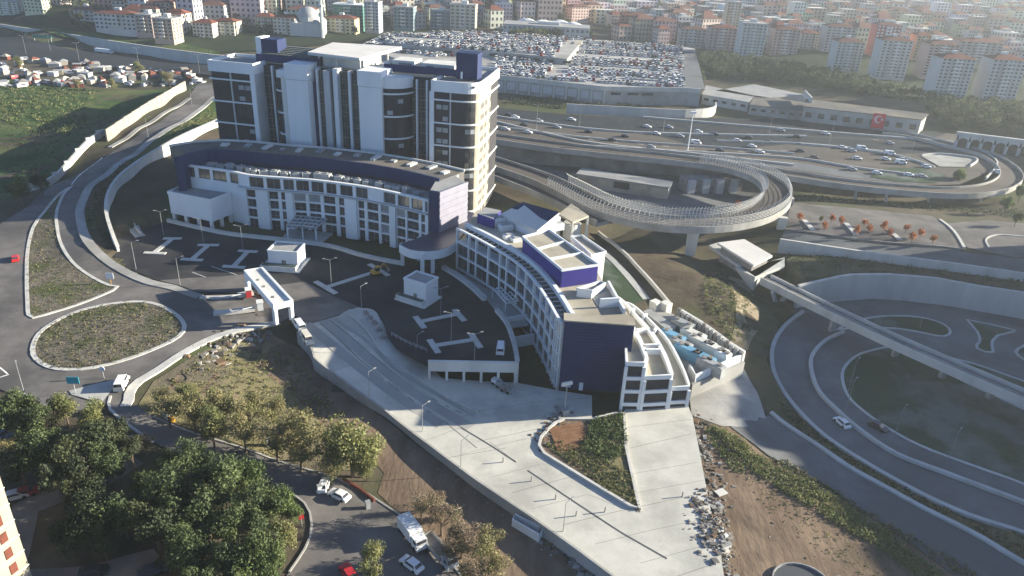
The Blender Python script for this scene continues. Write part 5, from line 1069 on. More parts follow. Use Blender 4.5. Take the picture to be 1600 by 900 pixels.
for k, (x, y) in enumerate(((776,601), (790,612), (783,606))):
    p = P(x, y, PZ); r = empty('site_machine', (p[0], p[1], PZ), ('pale site machine before the garage front', 'dark site machine right of the pale one before the garage front', 'small site pump between two machines before the garage front')[k], 'machine', None, -.6)
    for nm, b, m_ in (('body', (-1.2, 1.0, -.6, .6, .5, 1.5), ('white', 'stone_dark', 'machine')[k]), ('hood', (1.0, 1.7, -.5, .5, .4, 1.0), 'machine')): mb = MB(); mb.bx(*b); child(nm, mb.mesh(nm, M[m_]), r)
    for x_ in (-.7, .9):
        for y_ in (-.6, .6): child('wheel', CARS['car'][2], r, (x_, y_, .34))
# stored vehicles on the deck: rows of simple bodies
def lot_mesh(kind):
    mb = MB(); L, Wd, H = (5.4, 2.0, 2.2) if kind else (4.5, 1.8, 1.5)
    mb.rbx((0, 0), L, Wd, .25, H * .55); mb.rbx((-.2 * L if kind == 0 else -.05 * L, 0), L * (.5 if kind == 0 else .85), Wd * .88, H * .55, H, 0, 1, 0, .85)
    mb.rbx((0, 0), L * .9, Wd * 1.01, 0, .25, 0, 2)
    return mb.mesh('stored_vehicle', [M['paintobj'], M['glass'], M['tyre']])
LM = [lot_mesh(0), lot_mesh(1)]
rows_px = [((772,116),(795,118.5)), ]
spots = []
ld = np.array(LOTP); o0 = ld[1]; e0 = (ld[4] - ld[1]) / np.linalg.norm(ld[4] - ld[1]); e1_ = np.array([-e0[1], e0[0]])
upw = np.array(UP)
for r_ in range(34):
    for c_ in range(-62, 66):
        q = o0 + e0 * (c_ * 2.65 + 1.5) + e1_ * (4.5 + (r_ // 2) * 15.5 + (r_ % 2) * 5.4)
        if r_ % 8 == 7: continue
        x, y = proj((*q, LTZ))
        if not in_poly(np.array([q[0]]), np.array([q[1]]), ld * .97 + ld.mean(0) * .03)[0] or x > 1068 or x < 565: continue
        up = in_poly(np.array([q[0]]), np.array([q[1]]), upw)[0]
        if abs((x - 885) - (90 - y) * .6) < 14 and y < 120 and y > 62: continue
        if (int(c_) // 20) % 3 == 1 and r_ % 6 == 2: continue
        if RNG.random() < .10 + .25 * (r_ % 5 == 3): continue
        spots.append((y, q, LTZ + (4 if up else 0)))
def frontal(s_): 
    x, y = proj((*s_[1], s_[2])); return not (330 < x < 772 and y > 88)
spots = [s_ for s_ in spots if frontal(s_)]
spots.sort(key=lambda s_: -s_[0])
lc = [((.74, .74, .73), 'white'), ((.74, .74, .73), 'white'), ((.74, .74, .73), 'white'), ((.62, .63, .63), 'white'), ((.70, .70, .70), 'white'), ((.40, .41, .42), 'silver'), ((.45, .47, .49), 'silver'), ((.03, .03, .04), 'black'), ((.12, .16, .22), 'dark'), ((.30, .04, .04), 'red')]
A0 = math.atan2(e1_[1], e1_[0])
tone_v, tone_f, tone_c = [], [], []
for i, (y, q, z) in enumerate(spots):
    k = 1 if RNG.random() < .45 else 0; ci = int(RNG.integers(0, len(lc))) if RNG.random() < .75 else 0; c, nm = lc[ci]; a = A0 + RNG.normal(0, .03) + (math.pi if RNG.random() < .5 else 0)
    if i < 165:
        o = bpy.data.objects.new('stored_vehicle', LM[k]); COL.objects.link(o); o.location = (q[0], q[1], z); o.rotation_euler[2] = a; o.color = (*c, 1)
        kind = 'van' if k else 'car'
        tag(o, f'{nm} {kind} stored in the packed front rows of the parking deck beyond the motorway', kind, f'{nm} {kind}s stored on the parking deck')
    else:
        ca, sa = math.cos(a), math.sin(a); L, Wd, H = (5.4, 2.0, 2.2) if k else (4.5, 1.8, 1.5)
        for (l, wd, z0, z1, cc) in ((L, Wd, .2, H * .55, c), (L * .55, Wd * .85, H * .55, H, (.05, .055, .06)), (L * .5, Wd * .82, H, H + .05, c)):
            b = len(tone_v)
            for zz_ in (z0, z1):
                for dx, dy in ((-1, -1), (1, -1), (1, 1), (-1, 1)): X, Y = dx * l / 2, dy * wd / 2; tone_v.append((q[0] + X * ca - Y * sa, q[1] + X * sa + Y * ca, z + zz_))
            for fc in ((0, 1, 5, 4), (1, 2, 6, 5), (2, 3, 7, 6), (3, 0, 4, 7), (4, 5, 6, 7)): tone_f.append(tuple(b + j for j in fc)); tone_c.append(c if cc is c else cc)
def tone_mesh(name, vs, fs, cs, m):
    me = bpy.data.meshes.new(name); me.from_pydata(vs, [], fs); me.materials.append(m)
    at = me.attributes.new('tone', 'FLOAT_COLOR', 'FACE'); arr = np.ones((len(fs), 4), np.float32); arr[:, :3] = np.array(cs, np.float32); at.data.foreach_set('color', arr.ravel()); me.update(); return me
if tone_f:
    o = bpy.data.objects.new('stored_vehicles', tone_mesh('stored_vehicles', tone_v, tone_f, tone_c, M['tonewall'])); COL.objects.link(o); o['kind'] = 'stuff'; tag(o, 'packed mass of stored vehicles on the back of the parking deck', None)
# yard of traders on the left with tents and vehicles
for k in range(190):
    x, y = RNG.uniform(0, 315), RNG.uniform(88, 137)
    if y > 140 - x * .02 or y < 88 + x * .08: continue
    g = G(x, y); kind = int(RNG.integers(0, 4)); a = RNG.uniform(0, 3.14)
    if kind < 2: car(g[:2], a, [WH, SV, BK, RD, (.1, .12, .2)][int(RNG.integers(0, 5))], 'car parked in the crowded roadside yard beside the left motorway', kind=['car', 'van'][kind], z=g[2] + .05, group='vehicles in the roadside yard', full=False)
    else:
        r = empty('tent' if kind == 2 else 'hut', g, ('pale peaked tent in the crowded roadside yard' if kind == 2 else 'low flat hut in the crowded roadside yard'), 'tent' if kind == 2 else 'hut', 'tents in the roadside yard' if kind == 2 else 'huts in the roadside yard')
        w_, l_ = RNG.uniform(2.5, 5), RNG.uniform(3, 7); mb = MB(); mb.rbx((g[0], g[1]), w_, l_, g[2] - .5, g[2] + 2.2, a); mb.build('wall', M[['white_dirty', 'machine', 'roof_beige', 'stone_dark', 'brick'][k % 5]], r)
        mb = MB(); mb.rbx((g[0], g[1]), w_ * 1.1, l_ * 1.1, g[2] + 2.2, g[2] + (3.6 if kind == 2 else 2.5), a, taper=.15 if kind == 2 else 1.0); mb.build('roof', M[['white_dirty', 'roof_beige', 'white_dirty', 'roof_grey', 'machine', 'stone_dark', 'tile', 'roof_grey'][k % 8]], r)
# ------------------------------------------------------------------ lamp posts and signs
def lamp(p, z, h, a, label, group, arms=1, col='lamp_grey'):
    r = empty('street_lamp', (p[0], p[1], z), label, 'street lamp', group)
    mb = MB(); mb.tube((p[0], p[1], z - .3), (p[0], p[1], z + h), .09, .05, n=6); mb.build('pole', M[col], r)
    for k in range(arms):
        b = a + k * 2 * math.pi / arms; d = (math.cos(b), math.sin(b)); e = (p[0] + d[0] * 1.6, p[1] + d[1] * 1.6)
        mb = MB(); mb.tube((p[0], p[1], z + h - .1), (e[0], e[1], z + h + .35), .06, n=5); mb.build('arm', M[col], r)
        mb = MB(); mb.rbx(e, .65, .26, z + h + .3, z + h + .45, b); mb.build('lamp_head', M['machine'], r)
    return r
for x, y in ((577,620), (660,674), (720,730), (880,830), (565,482), (652,560)): p = onramp(x, y); lamp(p, zr(*p), 6.5, .7, 'single armed street lamp standing along the concrete ramp and yard', 'lamps along the concrete yard')
for x, y in ((518,447), (689,494), (705,534), (741,569), (318,380), (380,392), (256,368)): p = P(x, y, 0); lamp(p, 0, 8, .3, 'double armed lamp standing on the dark car park', 'lamps on the car park', 2)
for x, y, a in ((213,422,.3), (282,448,.3), (42,628,2.2), (300,165,0), (232,215,0)): p = G(x, y); lamp(p[:2], p[2], 8.5, a, 'single street lamp beside the entry road and its slope', 'lamps along the entry road')
for x, y in ((42,88), (125,100), (80,84), (218,108), (313,120)): p = P(x, y, .5); lamp(p, .5, 13, .5, 'tall lamp mast beside the left motorway', 'masts along the left motorway', 2)
for x, y in ((905,200), (1036,205), (1293,236), (1420,252), (1200,215), (838,205)): p = P(x, y, HZ); lamp(p, HZ, 13, 0, 'tall thin lamp mast on the motorway', 'masts along the motorway', 2)
p = P(1074, 237, HZ); r = empty('flood_mast', (p[0], p[1], HZ), 'tallest floodlight mast with a square head beside the motorway', 'mast'); mb = MB(); mb.tube((p[0], p[1], 0), (p[0], p[1], 19), .3, .2, n=8); mb.build('pole', M['white'], r); mb = MB(); mb.rbx(p, 2.6, 1.2, 18.6, 19.6, .2); mb.build('lamp_head', M['white'], r)
for x, y in ((1320,645), (1478,728), (1437,512), (1325,612), (1395,690)): p = P(x, y, LZ); lamp(p, LZ, 9, .8, 'street lamp beside the shaded loop roads', 'lamps along the loop roads')
p = G(119, 616); r = empty('road_sign', p, 'blue green road sign on a post at the paved corner', 'sign'); mb = MB(); mb.tube(p, (p[0], p[1], p[2] + 3), .07); mb.build('post', M['metal'], r)
mb = MB(); mb.rbx(p, 2.4, .12, p[2] + 2.6, p[2] + 4.2, .1); mb.build('board', M['teal'], r)
p = G(174, 444); r = empty('road_sign', p, 'blank white road sign at the tip of the gravel island', 'sign'); mb = MB(); mb.tube(p, (p[0], p[1], p[2] + 2), .07); mb.build('post', M['yellow'], r); mb = MB(); mb.rbx(p, 1.9, .12, p[2] + 1.6, p[2] + 3.3, .1); mb.build('board', M['white'], r)
p = G(163, 592); r = empty('road_sign', p, 'small white round sign on the roundabout edge', 'sign'); mb = MB(); mb.tube(p, (p[0], p[1], p[2] + 2.4), .06); mb.build('post', M['metal'], r); mb = MB(); mb.tube((p[0], p[1] - .08, p[2] + 2.5), (p[0], p[1] + .02, p[2] + 2.5), .6, n=14); mb.build('board', M['white'], r)
p = P(70, 75, .5); r = empty('gantry_sign', (p[0], p[1], .5), 'green gantry sign over the left motorway', 'sign')
for s_ in (-1, 1): mb = MB(); mb.tube((p[0] + 6 * s_, p[1], 0), (p[0] + 6 * s_, p[1], 8), .2); mb.build('post', M['metal'], r)
mb = MB(); mb.rbx(p, 13, .3, 7, 9.4, .1); mb.build('board', M['green_sign'], r)
# posts along the yard wall throw the small shadows seen on the concrete
for x, y in ((786,722), (830,752), (868,780), (900,806), (945,800), (1066,776)): p = P(x, y, PZ); mb = MB(); mb.tube((p[0], p[1], PZ), (p[0], p[1], PZ + 1.1), .12); o = mb.build('bollard', M['stone_dark']); tag(o, 'short dark bollard on the sunlit concrete yard', 'bollard', 'bollards on the concrete yard')
p = onramp(828, 815); r = empty('skip', (p[0], p[1], -8), 'white open skip hanging at the yard retaining wall', 'skip')
q = [P(x, y, -4.6) for x, y in [(805,800),(849,822),(843,832),(801,808)]]; mb = MB(); mb.prism(q, -9, -6.8, 0, 1); mb.build('tray', [M['white'], M['stone_dark']], r); mb = MB(); mb.ribbon(q, -.12, .12, -6.9, -5.0, closed=True); mb.build('side', M['white'], r)
# round pit at lower right, a dark disc standing in for its shade
p = G(1252, 915)[:2]; r = empty('shaded_pit', (p[0], p[1], T(*p)), 'round pit of shade-dark colour in the brown dirt at the bottom edge', 'basin'); z = T(*p) + .35; ring = [p + 4.8 * np.array([math.cos(t), .9 * math.sin(t)]) for t in np.linspace(0, 2 * math.pi, 25)[:-1]]
mb = MB(); mb.ribbon(ring, -.12, .12, z - 1, z + .45, closed=True); mb.build('rim', M['concrete_grey'], r); mb = MB(); mb.prism(ring, z - .5, z + .12); mb.build('pit_shade', M['deep_shade'], r)
p2 = p + (7.2, -1.0); mb = MB(); vs = []; fs = []
for i in range(7):
    for j in range(16): t = j / 16 * 2 * math.pi; rr = 4.4 * (1 - i / 7) * RNG.uniform(.9, 1.1); vs.append((p2[0] + rr * math.cos(t), p2[1] + rr * math.sin(t) * .8, z - .2 + .8 * math.sin(i / 7 * 1.57) + RNG.uniform(-.06, .06)))
fs = [(i * 16 + j, i * 16 + (j + 1) % 16, (i + 1) * 16 + (j + 1) % 16, (i + 1) * 16 + j) for i in range(6) for j in range(16)] + [tuple(range(96, 112))]
mb.add(vs, fs); o = mb.build('gravel_heap', M['stone_heap'], smooth=True); tag(o, 'pale gravel heap beside the round pit at the bottom edge', 'gravel heap')
# rubble and site clutter
def scatter(n, fn, smin, smax, mats, name, label):
    vs, fs, cs = [], [], []
    for _ in range(n):
        p = fn(); 
        if p is None: continue
        s_ = RNG.uniform(smin, smax) * (1 if RNG.random() < .85 else 1.9); a = RNG.uniform(0, 3.14); sx, sy, sz = s_ * RNG.uniform(.6, 1.5), s_ * RNG.uniform(.5, 1.1), s_ * RNG.uniform(.3, .8); b = len(vs); c = mats[int(RNG.integers(0, len(mats)))]
        for zz_, t in ((-.15 * s_, 1), (sz, RNG.uniform(.5, .9))):
            for dx, dy in ((-1, -1), (1, -1), (1, 1), (-1, 1)): X, Y = dx * sx * t * RNG.uniform(.8, 1.1), dy * sy * t * RNG.uniform(.8, 1.1); vs.append((p[0] + X * math.cos(a) - Y * math.sin(a), p[1] + X * math.sin(a) + Y * math.cos(a), p[2] + zz_))
        for fc in ((0, 1, 5, 4), (1, 2, 6, 5), (2, 3, 7, 6), (3, 0, 4, 7), (4, 5, 6, 7)): fs.append(tuple(b + j for j in fc)); cs.append(c)
    o = bpy.data.objects.new(name, tone_mesh(name, vs, fs, cs, M['tonewall'])); COL.objects.link(o); o['kind'] = 'stuff'; o['label'] = label
def along(px, spread, z=None):
    q = [onramp(*p) if z == 'r' else (P(*p, z) if z is not None else G(*p)[:2]) for p in px]; s_ = plen(q); a = np.array(q)
    def f():
        t = RNG.uniform(0, s_[-1]); p = np.array([np.interp(t, s_, a[:, k]) for k in (0, 1)]) + RNG.normal(0, spread, 2); return (p[0], p[1], (T(*p) if z is None else (zr(*p) if z == 'r' else z)))
    return f
GR = [(.26, .245, .22), (.20, .19, .17), (.15, .14, .13), (.34, .325, .31), (.08, .07, .06), (.17, .115, .075)]
scatter(900, along([(1085,650),(1096,700),(1108,760),(1120,820),(1130,890)], 1.3), .08, .36, GR, 'rubble', 'grey rubble heaped along the right edge of the concrete yard')
scatter(330, along([(1098,775),(1110,830),(1118,870)], 1.5, PZ), .08, .38, GR, 'rubble', 'broken slabs and timber on the right edge of the yard')
scatter(380, along([(852,838),(895,868),(945,900)], 1.3), .12, .45, GR, 'rubble', 'rubble below the left wall of the yard')
scatter(150, along([(845,690),(868,655),(882,640)], 1.0, PZ), .12, .45, GR, 'rubble', 'site clutter at the top of the planting bed')
scatter(160, along([(330,560),(360,540),(385,525),(420,520)], 2.2), .2, .6, GR, 'rubble', 'stones on the bank below the gate')
scatter(240, along([(640,690),(700,740),(760,800),(790,830)], 3.5), .05, .2, [(.2, .17, .13), (.26, .22, .17), (.12, .1, .08)], 'clods', 'clods of earth on the dirt strip')
scatter(300, along([(1110,680),(1180,760),(1260,830),(1330,900)], 6), .05, .17, [(.2, .15, .11), (.15, .11, .08), (.3, .26, .21)], 'clods', 'clods and stones on the brown dirt bank')
p = G(1126, 771); mb = MB(); mb.rbx((p[0], p[1]), 2.2, 1.6, p[2] + .2, p[2] + .4, .5); o = mb.build('board', M['white_dirty']); tag(o, 'white board lying on the dirt beside the yard wall', 'board')
for k, (x, y, h) in enumerate(((1122,850,2.2), (1117,800,1.5), (1128,862,2.0))):
    p = G(x, y); r = empty('site_hut', (p[0], p[1], p[2]), ('grey site hut at the right edge of the yard, lowest of the pile', 'dark crate stack at the right edge of the yard above the hut', 'pale crate stack behind the grey site hut')[k], 'hut'); mb = MB(); mb.rbx((p[0], p[1]), 2.2, 1.6, p[2] - .3, p[2] + h, .5); mb.build('wall', M[('machine', 'stone_dark', 'white_dirty')[k]], r); mb = MB(); mb.rbx((p[0], p[1]), 2.4, 1.8, p[2] + h, p[2] + h + .15, .5); mb.build('roof', M[('white', 'machine', 'machine')[k]], r)
# small things round the yard and the old road
for k, (x, y) in enumerate(((576,489), (583,497), (590,505), (597,516), (603,527))):
    p = onramp(x - 4, y + 2); mb = MB(); mb.rbx(p, 1.3, .9, zr(*p) + .2, zr(*p) + .95, -.9); o = mb.build('vent_box', M['stone_dark']); tag(o, 'dark vent box along the curved upper edge of the concrete ramp', 'vent box', 'vent boxes on the ramp edge')
rq = [onramp(x, y) for x, y in [(612,533),(625,543),(640,554),(655,562),(667,569)]]; rr_ = empty('railing', (rq[0][0], rq[0][1], 0), 'grey railing along the car park edge above the ramp', 'railing')
for p in resample(rq, 1.6): mb = MB(); mb.tube((p[0], p[1], zr(*p)), (p[0], p[1], .95), .05, n=5); mb.build('post', M['metal'], rr_)
for z in (.5, .95): mb = MB(); mb.ribbon(resample(rq, 2), -.04, .04, z, z + .07); mb.build('rail', M['metal'], rr_)
p = P(882, 645, PZ); r = empty('light_tower', (p[0], p[1], PZ), 'tall pale site light tower at the top of the planting bed', 'light tower')
mb = MB(); mb.rbx(p, 1.4, 2.2, PZ, PZ + 1.3, .3); mb.build('trailer', M['machine'], r); mb = MB(); mb.tube((p[0], p[1], PZ + 1.2), (p[0], p[1], PZ + 7.5), .14, n=6); mb.build('mast', M['machine'], r); mb = MB(); mb.rbx(p, 2.4, .5, PZ + 7.3, PZ + 8.0, .4); mb.build('lamp_head', M['white_dirty'], r)
p = G(283, 592); ring = [p[:2] + 2.3 * np.array([math.cos(t), .7 * math.sin(t)]) for t in np.linspace(0, 6.283, 19)[:-1]]; mb = MB(); mb.ribbon(ring, -.08, .08, p[2] + .2, p[2] + .35, closed=True); o = mb.build('hoop', M['drygrass']); tag(o, 'low dull yellow hoop lying in the dry grass by the roundabout road', 'hoop')
a, b = G(188, 728), G(206, 700); r = empty('ladder', a, 'pale wooden ladder lying among the dark trees', 'ladder'); d = np.array(b - a); s_ = np.array([d[1], -d[0], 0]); s_ = s_ / np.linalg.norm(s_) * .7
for k in (-1, 1): mb = MB(); mb.tube(tuple(a + s_ * k + (0, 0, 1.5)), tuple(b + s_ * k + (0, 0, 3.2)), .13, n=4); mb.build('rail', M['roof_beige'], r)
for t in np.linspace(.06, .94, 7): q = a + d * t; mb = MB(); mb.tube(tuple(q - s_ + (0, 0, 1.5 + 1.7 * t)), tuple(q + s_ + (0, 0, 1.5 + 1.7 * t)), .1, n=4); mb.build('rung', M['roof_beige'], r)
p = G(259, 653); r = empty('road_works_barrier', p, 'white and yellow road barrier on the old road below the roundabout', 'barrier'); mb = MB(); mb.rbx((p[0], p[1]), 2.2, .6, p[2] + .1, p[2] + 1.1, -.6); mb.build('white_block', M['white'], r); mb = MB(); mb.rbx((p[0] + 1.7, p[1] - 1.0), 1.4, .7, p[2] + .1, p[2] + .9, -.6); mb.build('yellow_block', M['yellow'], r)
p = G(472, 822); r = empty('road_sign', p, 'small red sign at the kerb of the old road by the green trees', 'sign'); mb = MB(); mb.tube(p, (p[0], p[1], p[2] + 2.2), .06); mb.build('post', M['metal'], r); mb = MB(); mb.rbx((p[0], p[1]), .9, .1, p[2] + 1.6, p[2] + 2.7, .4); mb.build('board', M['flagred'], r)
for k, (x, y) in enumerate(((420,697), (500,770), (575,795))):
    p = G(x, y); r = empty('roadside_box', p, ('white cabinet standing under the middle of the autumn row', 'white post box by the parked white cars', 'grey roadside cabinet near the single olive tree')[k], 'cabinet'); mb = MB(); mb.rbx((p[0], p[1]), .8, .7, p[2], p[2] + 1.7, .5); mb.build('body', M['white' if k < 2 else 'machine'], r); mb = MB(); mb.rbx((p[0], p[1]), .9, .8, p[2] + 1.7, p[2] + 1.8, .5); mb.build('lid', M['machine'], r)
wall('road_barrier', resample(W([(536,752),(560,765),(585,785)]), 2), zt(-.3), zt(.8), .4, 'brick', 'low brick red barrier along the old road under the autumn trees')
# ------------------------------------------------------------------ trees and plants
def leaf_material():
    m = M['leaf']; n = m.node_tree; L = n.links; b = n.nodes['Principled BSDF']; o = n.nodes['Material Output']
    tr = n.nodes.new('ShaderNodeBsdfTranslucent'); mx = n.nodes.new('ShaderNodeMixShader'); mx.inputs[0].default_value = .3
    L.new(b.inputs['Base Color'].links[0].from_socket, tr.inputs['Color']); L.new(b.outputs[0], mx.inputs[1]); L.new(tr.outputs[0], mx.inputs[2]); L.new(mx.outputs[0], o.inputs[0])
leaf_material()
def leaves(cent, rad, n, size, tones, flat=1.0):
    """n small quads spread near the surface of lumps: returns arrays of vertices, faces and tones"""
    cent = np.asarray(cent, float); rad = np.asarray(rad, float); k = RNG.integers(0, len(cent), n)
    d = RNG.normal(0, 1, (n, 3)); d /= np.linalg.norm(d, axis=1)[:, None]; rr = rad[k] * RNG.uniform(.45, 1.08, n) 
    c = cent[k] + d * rr[:, None] * np.array([1, 1, flat])
    u = RNG.normal(0, 1, (n, 3)); u /= np.linalg.norm(u, axis=1)[:, None]; v = np.cross(u, d + RNG.normal(0, .5, (n, 3))); v /= np.linalg.norm(v, axis=1)[:, None] + 1e-9
    s_ = RNG.uniform(.6, 1.3, n)[:, None] * size
    vs = np.stack([c - u * s_ * .5, c + v * s_ * .32, c + u * s_ * .5, c - v * s_ * .32], 1).reshape(-1, 3)
    fs = np.arange(4 * n).reshape(n, 4); ct = RNG.integers(0, len(tones), len(cent)); t = np.array(tones)[ct[k]] * RNG.uniform(.75, 1.25, (n, 1))
    return vs, fs, t
def lmesh(name, vs, fs, ts): return tone_mesh(name, vs.tolist(), fs.tolist(), ts, M['leaf'])
PAL = {'dark': [(.030, .042, .015), (.040, .054, .019), (.055, .066, .023), (.034, .045, .019)], 'mid': [(.052, .075, .024), (.072, .098, .031), (.094, .12, .038), (.06, .084, .03)], 'bright': [(.085, .125, .034), (.11, .155, .042), (.07, .105, .03), (.13, .165, .05)],
       'olive': [(.16, .17, .055), (.20, .205, .07), (.125, .145, .048), (.23, .215, .085)], 'autumn': [(.20, .18, .075), (.24, .205, .095), (.16, .15, .062), (.18, .18, .07)], 'brown': [(.21, .16, .105), (.26, .205, .14), (.17, .13, .085), (.19, .17, .075)], 'orange': [(.36, .11, .03), (.42, .15, .04), (.28, .09, .03)], 'fir': [(.018, .030, .020), (.025, .038, .024)]}
TV = {}
def variants(sp, n=3, leaf_n=1500, size=.085, sparse=1.0):
    out = []
    for q in range(n):
        nl = int(RNG.integers(16, 24)); cent = []; rad = []
        for _ in range(nl):
            d = RNG.normal(0, 1, 3); d /= np.linalg.norm(d); rr = RNG.uniform(.15, .78) ** .7
            c = np.array([.0, 0, .62]) + d * rr * np.array([.42, .42, .36])
            if sp == 'fir': z = RNG.uniform(.12, 1.0); a = RNG.uniform(0, 6.28); w_ = .30 * (1.05 - z); c = np.array([math.cos(a) * w_, math.sin(a) * w_, z])
            cent.append(c); rad.append(RNG.uniform(.10, .19) if sp != 'fir' else .10)
        vs, fs, t = leaves(cent, rad, int(leaf_n * sparse), size, PAL[sp]); cm = lmesh('crown', vs, fs, t)
        tm = MB(); tm.tube((0, 0, -.06), (.01, .0, .38), .028, .018, n=6)
        for k in range(6): c = cent[k]; tm.tube((0, 0, RNG.uniform(.24, .38)), tuple(c), .012, .004, n=4)
        out.append((tm.mesh('trunk', M['bark']), cm))
    TV[sp] = out
for sp_n, (ln, sz, spz) in {'dark': (4600, .044, 1), 'mid': (4600, .044, 1), 'bright': (4400, .044, 1), 'olive': (4300, .040, .9), 'autumn': (3900, .038, .8), 'brown': (3000, .036, .7), 'orange': (500, .12, 1), 'fir': (1500, .08, 1)}.items(): variants(sp_n, 4 if sp_n in ('dark', 'mid', 'autumn') else 3, ln, sz, spz)
def tree(p, z, h, wd, sp, label, group, name='tree'):
    tm, cm = TV[sp][int(RNG.integers(0, len(TV[sp])))]
    r = empty(name, (p[0], p[1], z), label, 'tree', group, float(RNG.uniform(0, 6.28)))
    sc = (wd, wd * RNG.uniform(.88, 1.1), h); child('trunk', tm, r, scale=sc); child('crown', cm, r, scale=sc); return r
def tree_px(cx, cy, d, sp, label, group, hk=1.05, zg=None, name='tree'):
    z = -3.0 if zg is None else zg; h = 8.0; hv = RNG.uniform(.9, 1.25)
    for _ in range(8):
        p = P(cx, cy, z + .58 * h); dist = math.sqrt(p[0] ** 2 + p[1] ** 2 + (CAMH - z) ** 2); wd = d * dist / FPX; h = wd * hk * hv
        if zg is None: z = T(*p)
    return tree(p, z - .15, h, wd / .95, sp, label, group, name)
NM = {'dark': 'dark green', 'mid': 'mid green', 'bright': 'bright green', 'olive': 'olive yellow', 'autumn': 'yellow brown', 'brown': 'bare brownish', 'orange': 'orange'}
dk = [(20,642,62,'mid'),(62,662,52,'mid'),(100,636,56,'olive'),(142,650,56,'olive'),(176,684,64,'dark'),(128,694,80,'dark'),(70,705,76,'dark'),(28,722,64,'dark'),(100,734,74,'dark'),(162,726,64,'dark'),(204,704,46,'dark'),(262,722,46,'mid'),(305,716,60,'mid'),(340,752,80,'mid'),(385,742,66,'bright'),(270,772,86,'dark'),(322,800,90,'dark'),(240,812,80,'dark'),(190,800,74,'dark'),(142,806,72,'dark'),(108,838,60,'dark'),(300,850,86,'dark'),(362,822,84,'dark'),(402,792,72,'mid'),(436,786,62,'bright'),(455,800,40,'bright'),(400,850,80,'mid'),(350,884,80,'mid'),(440,836,58,'olive'),(420,884,70,'bright'),(298,900,64,'dark'),(160,845,56,'dark'),(130,768,60,'dark'),(226,756,56,'dark'),(375,905,70,'bright'),(40,675,44,'mid'),(10,700,40,'autumn')]
for i, (x, y, d, s_) in enumerate(dk):
    if s_ == 'dark' and (i % 3 == 0 or x > 300): s_ = 'mid'
    tree_px(x, y, d, s_, f'{NM[s_]} tree in the dense clump at the lower left corner', f'{NM[s_]} trees at the lower left')
tree_px(226, 690, 40, 'brown', 'thin russet tree beside the lane inside the dark clump', None)
au = [(262,640,56,'autumn'),(300,640,58,'autumn'),(345,632,64,'autumn'),(388,640,72,'autumn'),(330,664,56,'olive'),(380,672,66,'autumn'),(430,684,70,'autumn'),(474,676,92,'autumn'),(468,706,60,'autumn'),(548,690,104,'olive'),(520,700,66,'olive'),(566,716,60,'olive'),(515,728,54,'autumn'),(572,732,42,'olive'),(292,616,44,'olive'),(426,640,56,'autumn'),(250,618,36,'autumn')]
for x, y, d, s_ in au: tree_px(x, y, d, s_, f'{NM[s_]} tree in the autumn row beside the old road', f'{NM[s_]} trees in the autumn row')
for x, y, d, s_ in [(658,788,56,'brown'),(690,806,66,'brown'),(722,834,72,'brown'),(762,856,76,'autumn'),(702,856,54,'brown'),(772,888,66,'autumn'),(738,892,66,'brown'),(680,776,44,'brown')]: tree_px(x, y, d, s_, f'{NM[s_]} tree in the thin row left of the yard rubble', f'{NM[s_]} trees left of the yard rubble')
tree_px(706, 798, 26, 'dark', 'small dark green tree among the bare brown ones', None); tree_px(580, 874, 56, 'olive', 'single olive tree standing in front of the white box truck road', None)
for x, y in ((1251,337),(1290,351),(1316,344),(1352,346),(1360,356),(1382,351),(1392,362),(1417,355),(1427,368),(1459,372),(1300,340),(1340,358),(1440,362)): tree_px(x, y, 12, 'orange', 'small orange leaved tree in the lot beside the slip ramp', 'orange trees in the lot', 1.2, zg=-1)
tree_px(1153, 320, 13, 'orange', 'lone orange tree inside the spiral ramp', None, 1.2, zg=-8); tree_px(1284, 341, 10, 'olive', 'small yellowish tree among the orange ones', None, 1.2, zg=-1); tree_px(1275, 296, 13, 'autumn', 'yellow brown tree below the slip ramp', None, 1.2, zg=-5)
for k, (x, y, d, s_) in enumerate(((1499,275,24,'bright'),(1576,318,26,'bright'),(1597,298,20,'bright'),(1590,340,18,'mid'))): tree_px(x, y, d, s_, ('bright green tree inside the looping slip ramp', 'bright green tree outside the slip ramp bend', 'green tree at the right edge above the slip ramp bend', 'mid green tree at the right edge by the curved lane')[k], None)
for k, (x, y, d, s_) in enumerate(((215,103,20,'olive'),(262,110,22,'autumn'),(174,130,16,'olive'),(28,97,16,'olive'),(28,294,34,'mid'),(62,284,26,'dark'),(120,128,14,'autumn'),(258,120,18,'autumn'))): tree_px(x, y, d, s_, f'{NM[s_]} tree by the roadside yard and field on the left', f'{NM[s_]} trees around the left field')
def bushes(name, outline, n, size, tones, label, zfn=None, q=12, leaf=.4):
    a = np.array([np.asarray(p)[:2] for p in outline]); lo, hi = a.min(0), a.max(0); c = []; r_ = []
    tries = RNG.uniform(lo, hi, (n * 6, 2)); ok = in_poly(tries[:, 0], tries[:, 1], a); tries = tries[ok][:n]
    for p in tries: s_ = RNG.uniform(*size); c.append((p[0], p[1], (zfn(*p) if zfn else T(*p)) + s_ * .3)); r_.append(s_)
    vs, fs, t = leaves(c, r_, len(c) * q, leaf, tones, .7); o = bpy.data.objects.new(name, lmesh(name, vs, fs, t)); COL.objects.link(o); o['kind'] = 'stuff'; o['label'] = label
bushes('undergrowth', W([(1112,672),(1135,672),(1195,720),(1300,775),(1400,843),(1480,905),(1440,905),(1360,850),(1260,790),(1180,740)]), 900, (.4, 1.3), PAL['olive'] + PAL['bright'] + PAL['olive'], 'yellow green scrub along the top of the dirt bank', q=16)
bushes('undergrowth', W([(1200,720),(1300,770),(1420,850),(1500,900),(1560,920),(1500,880),(1400,826),(1300,762),(1220,716)]), 420, (.3, .9), PAL['mid'] + PAL['brown'], 'brownish green scrub beside the service road', q=14)
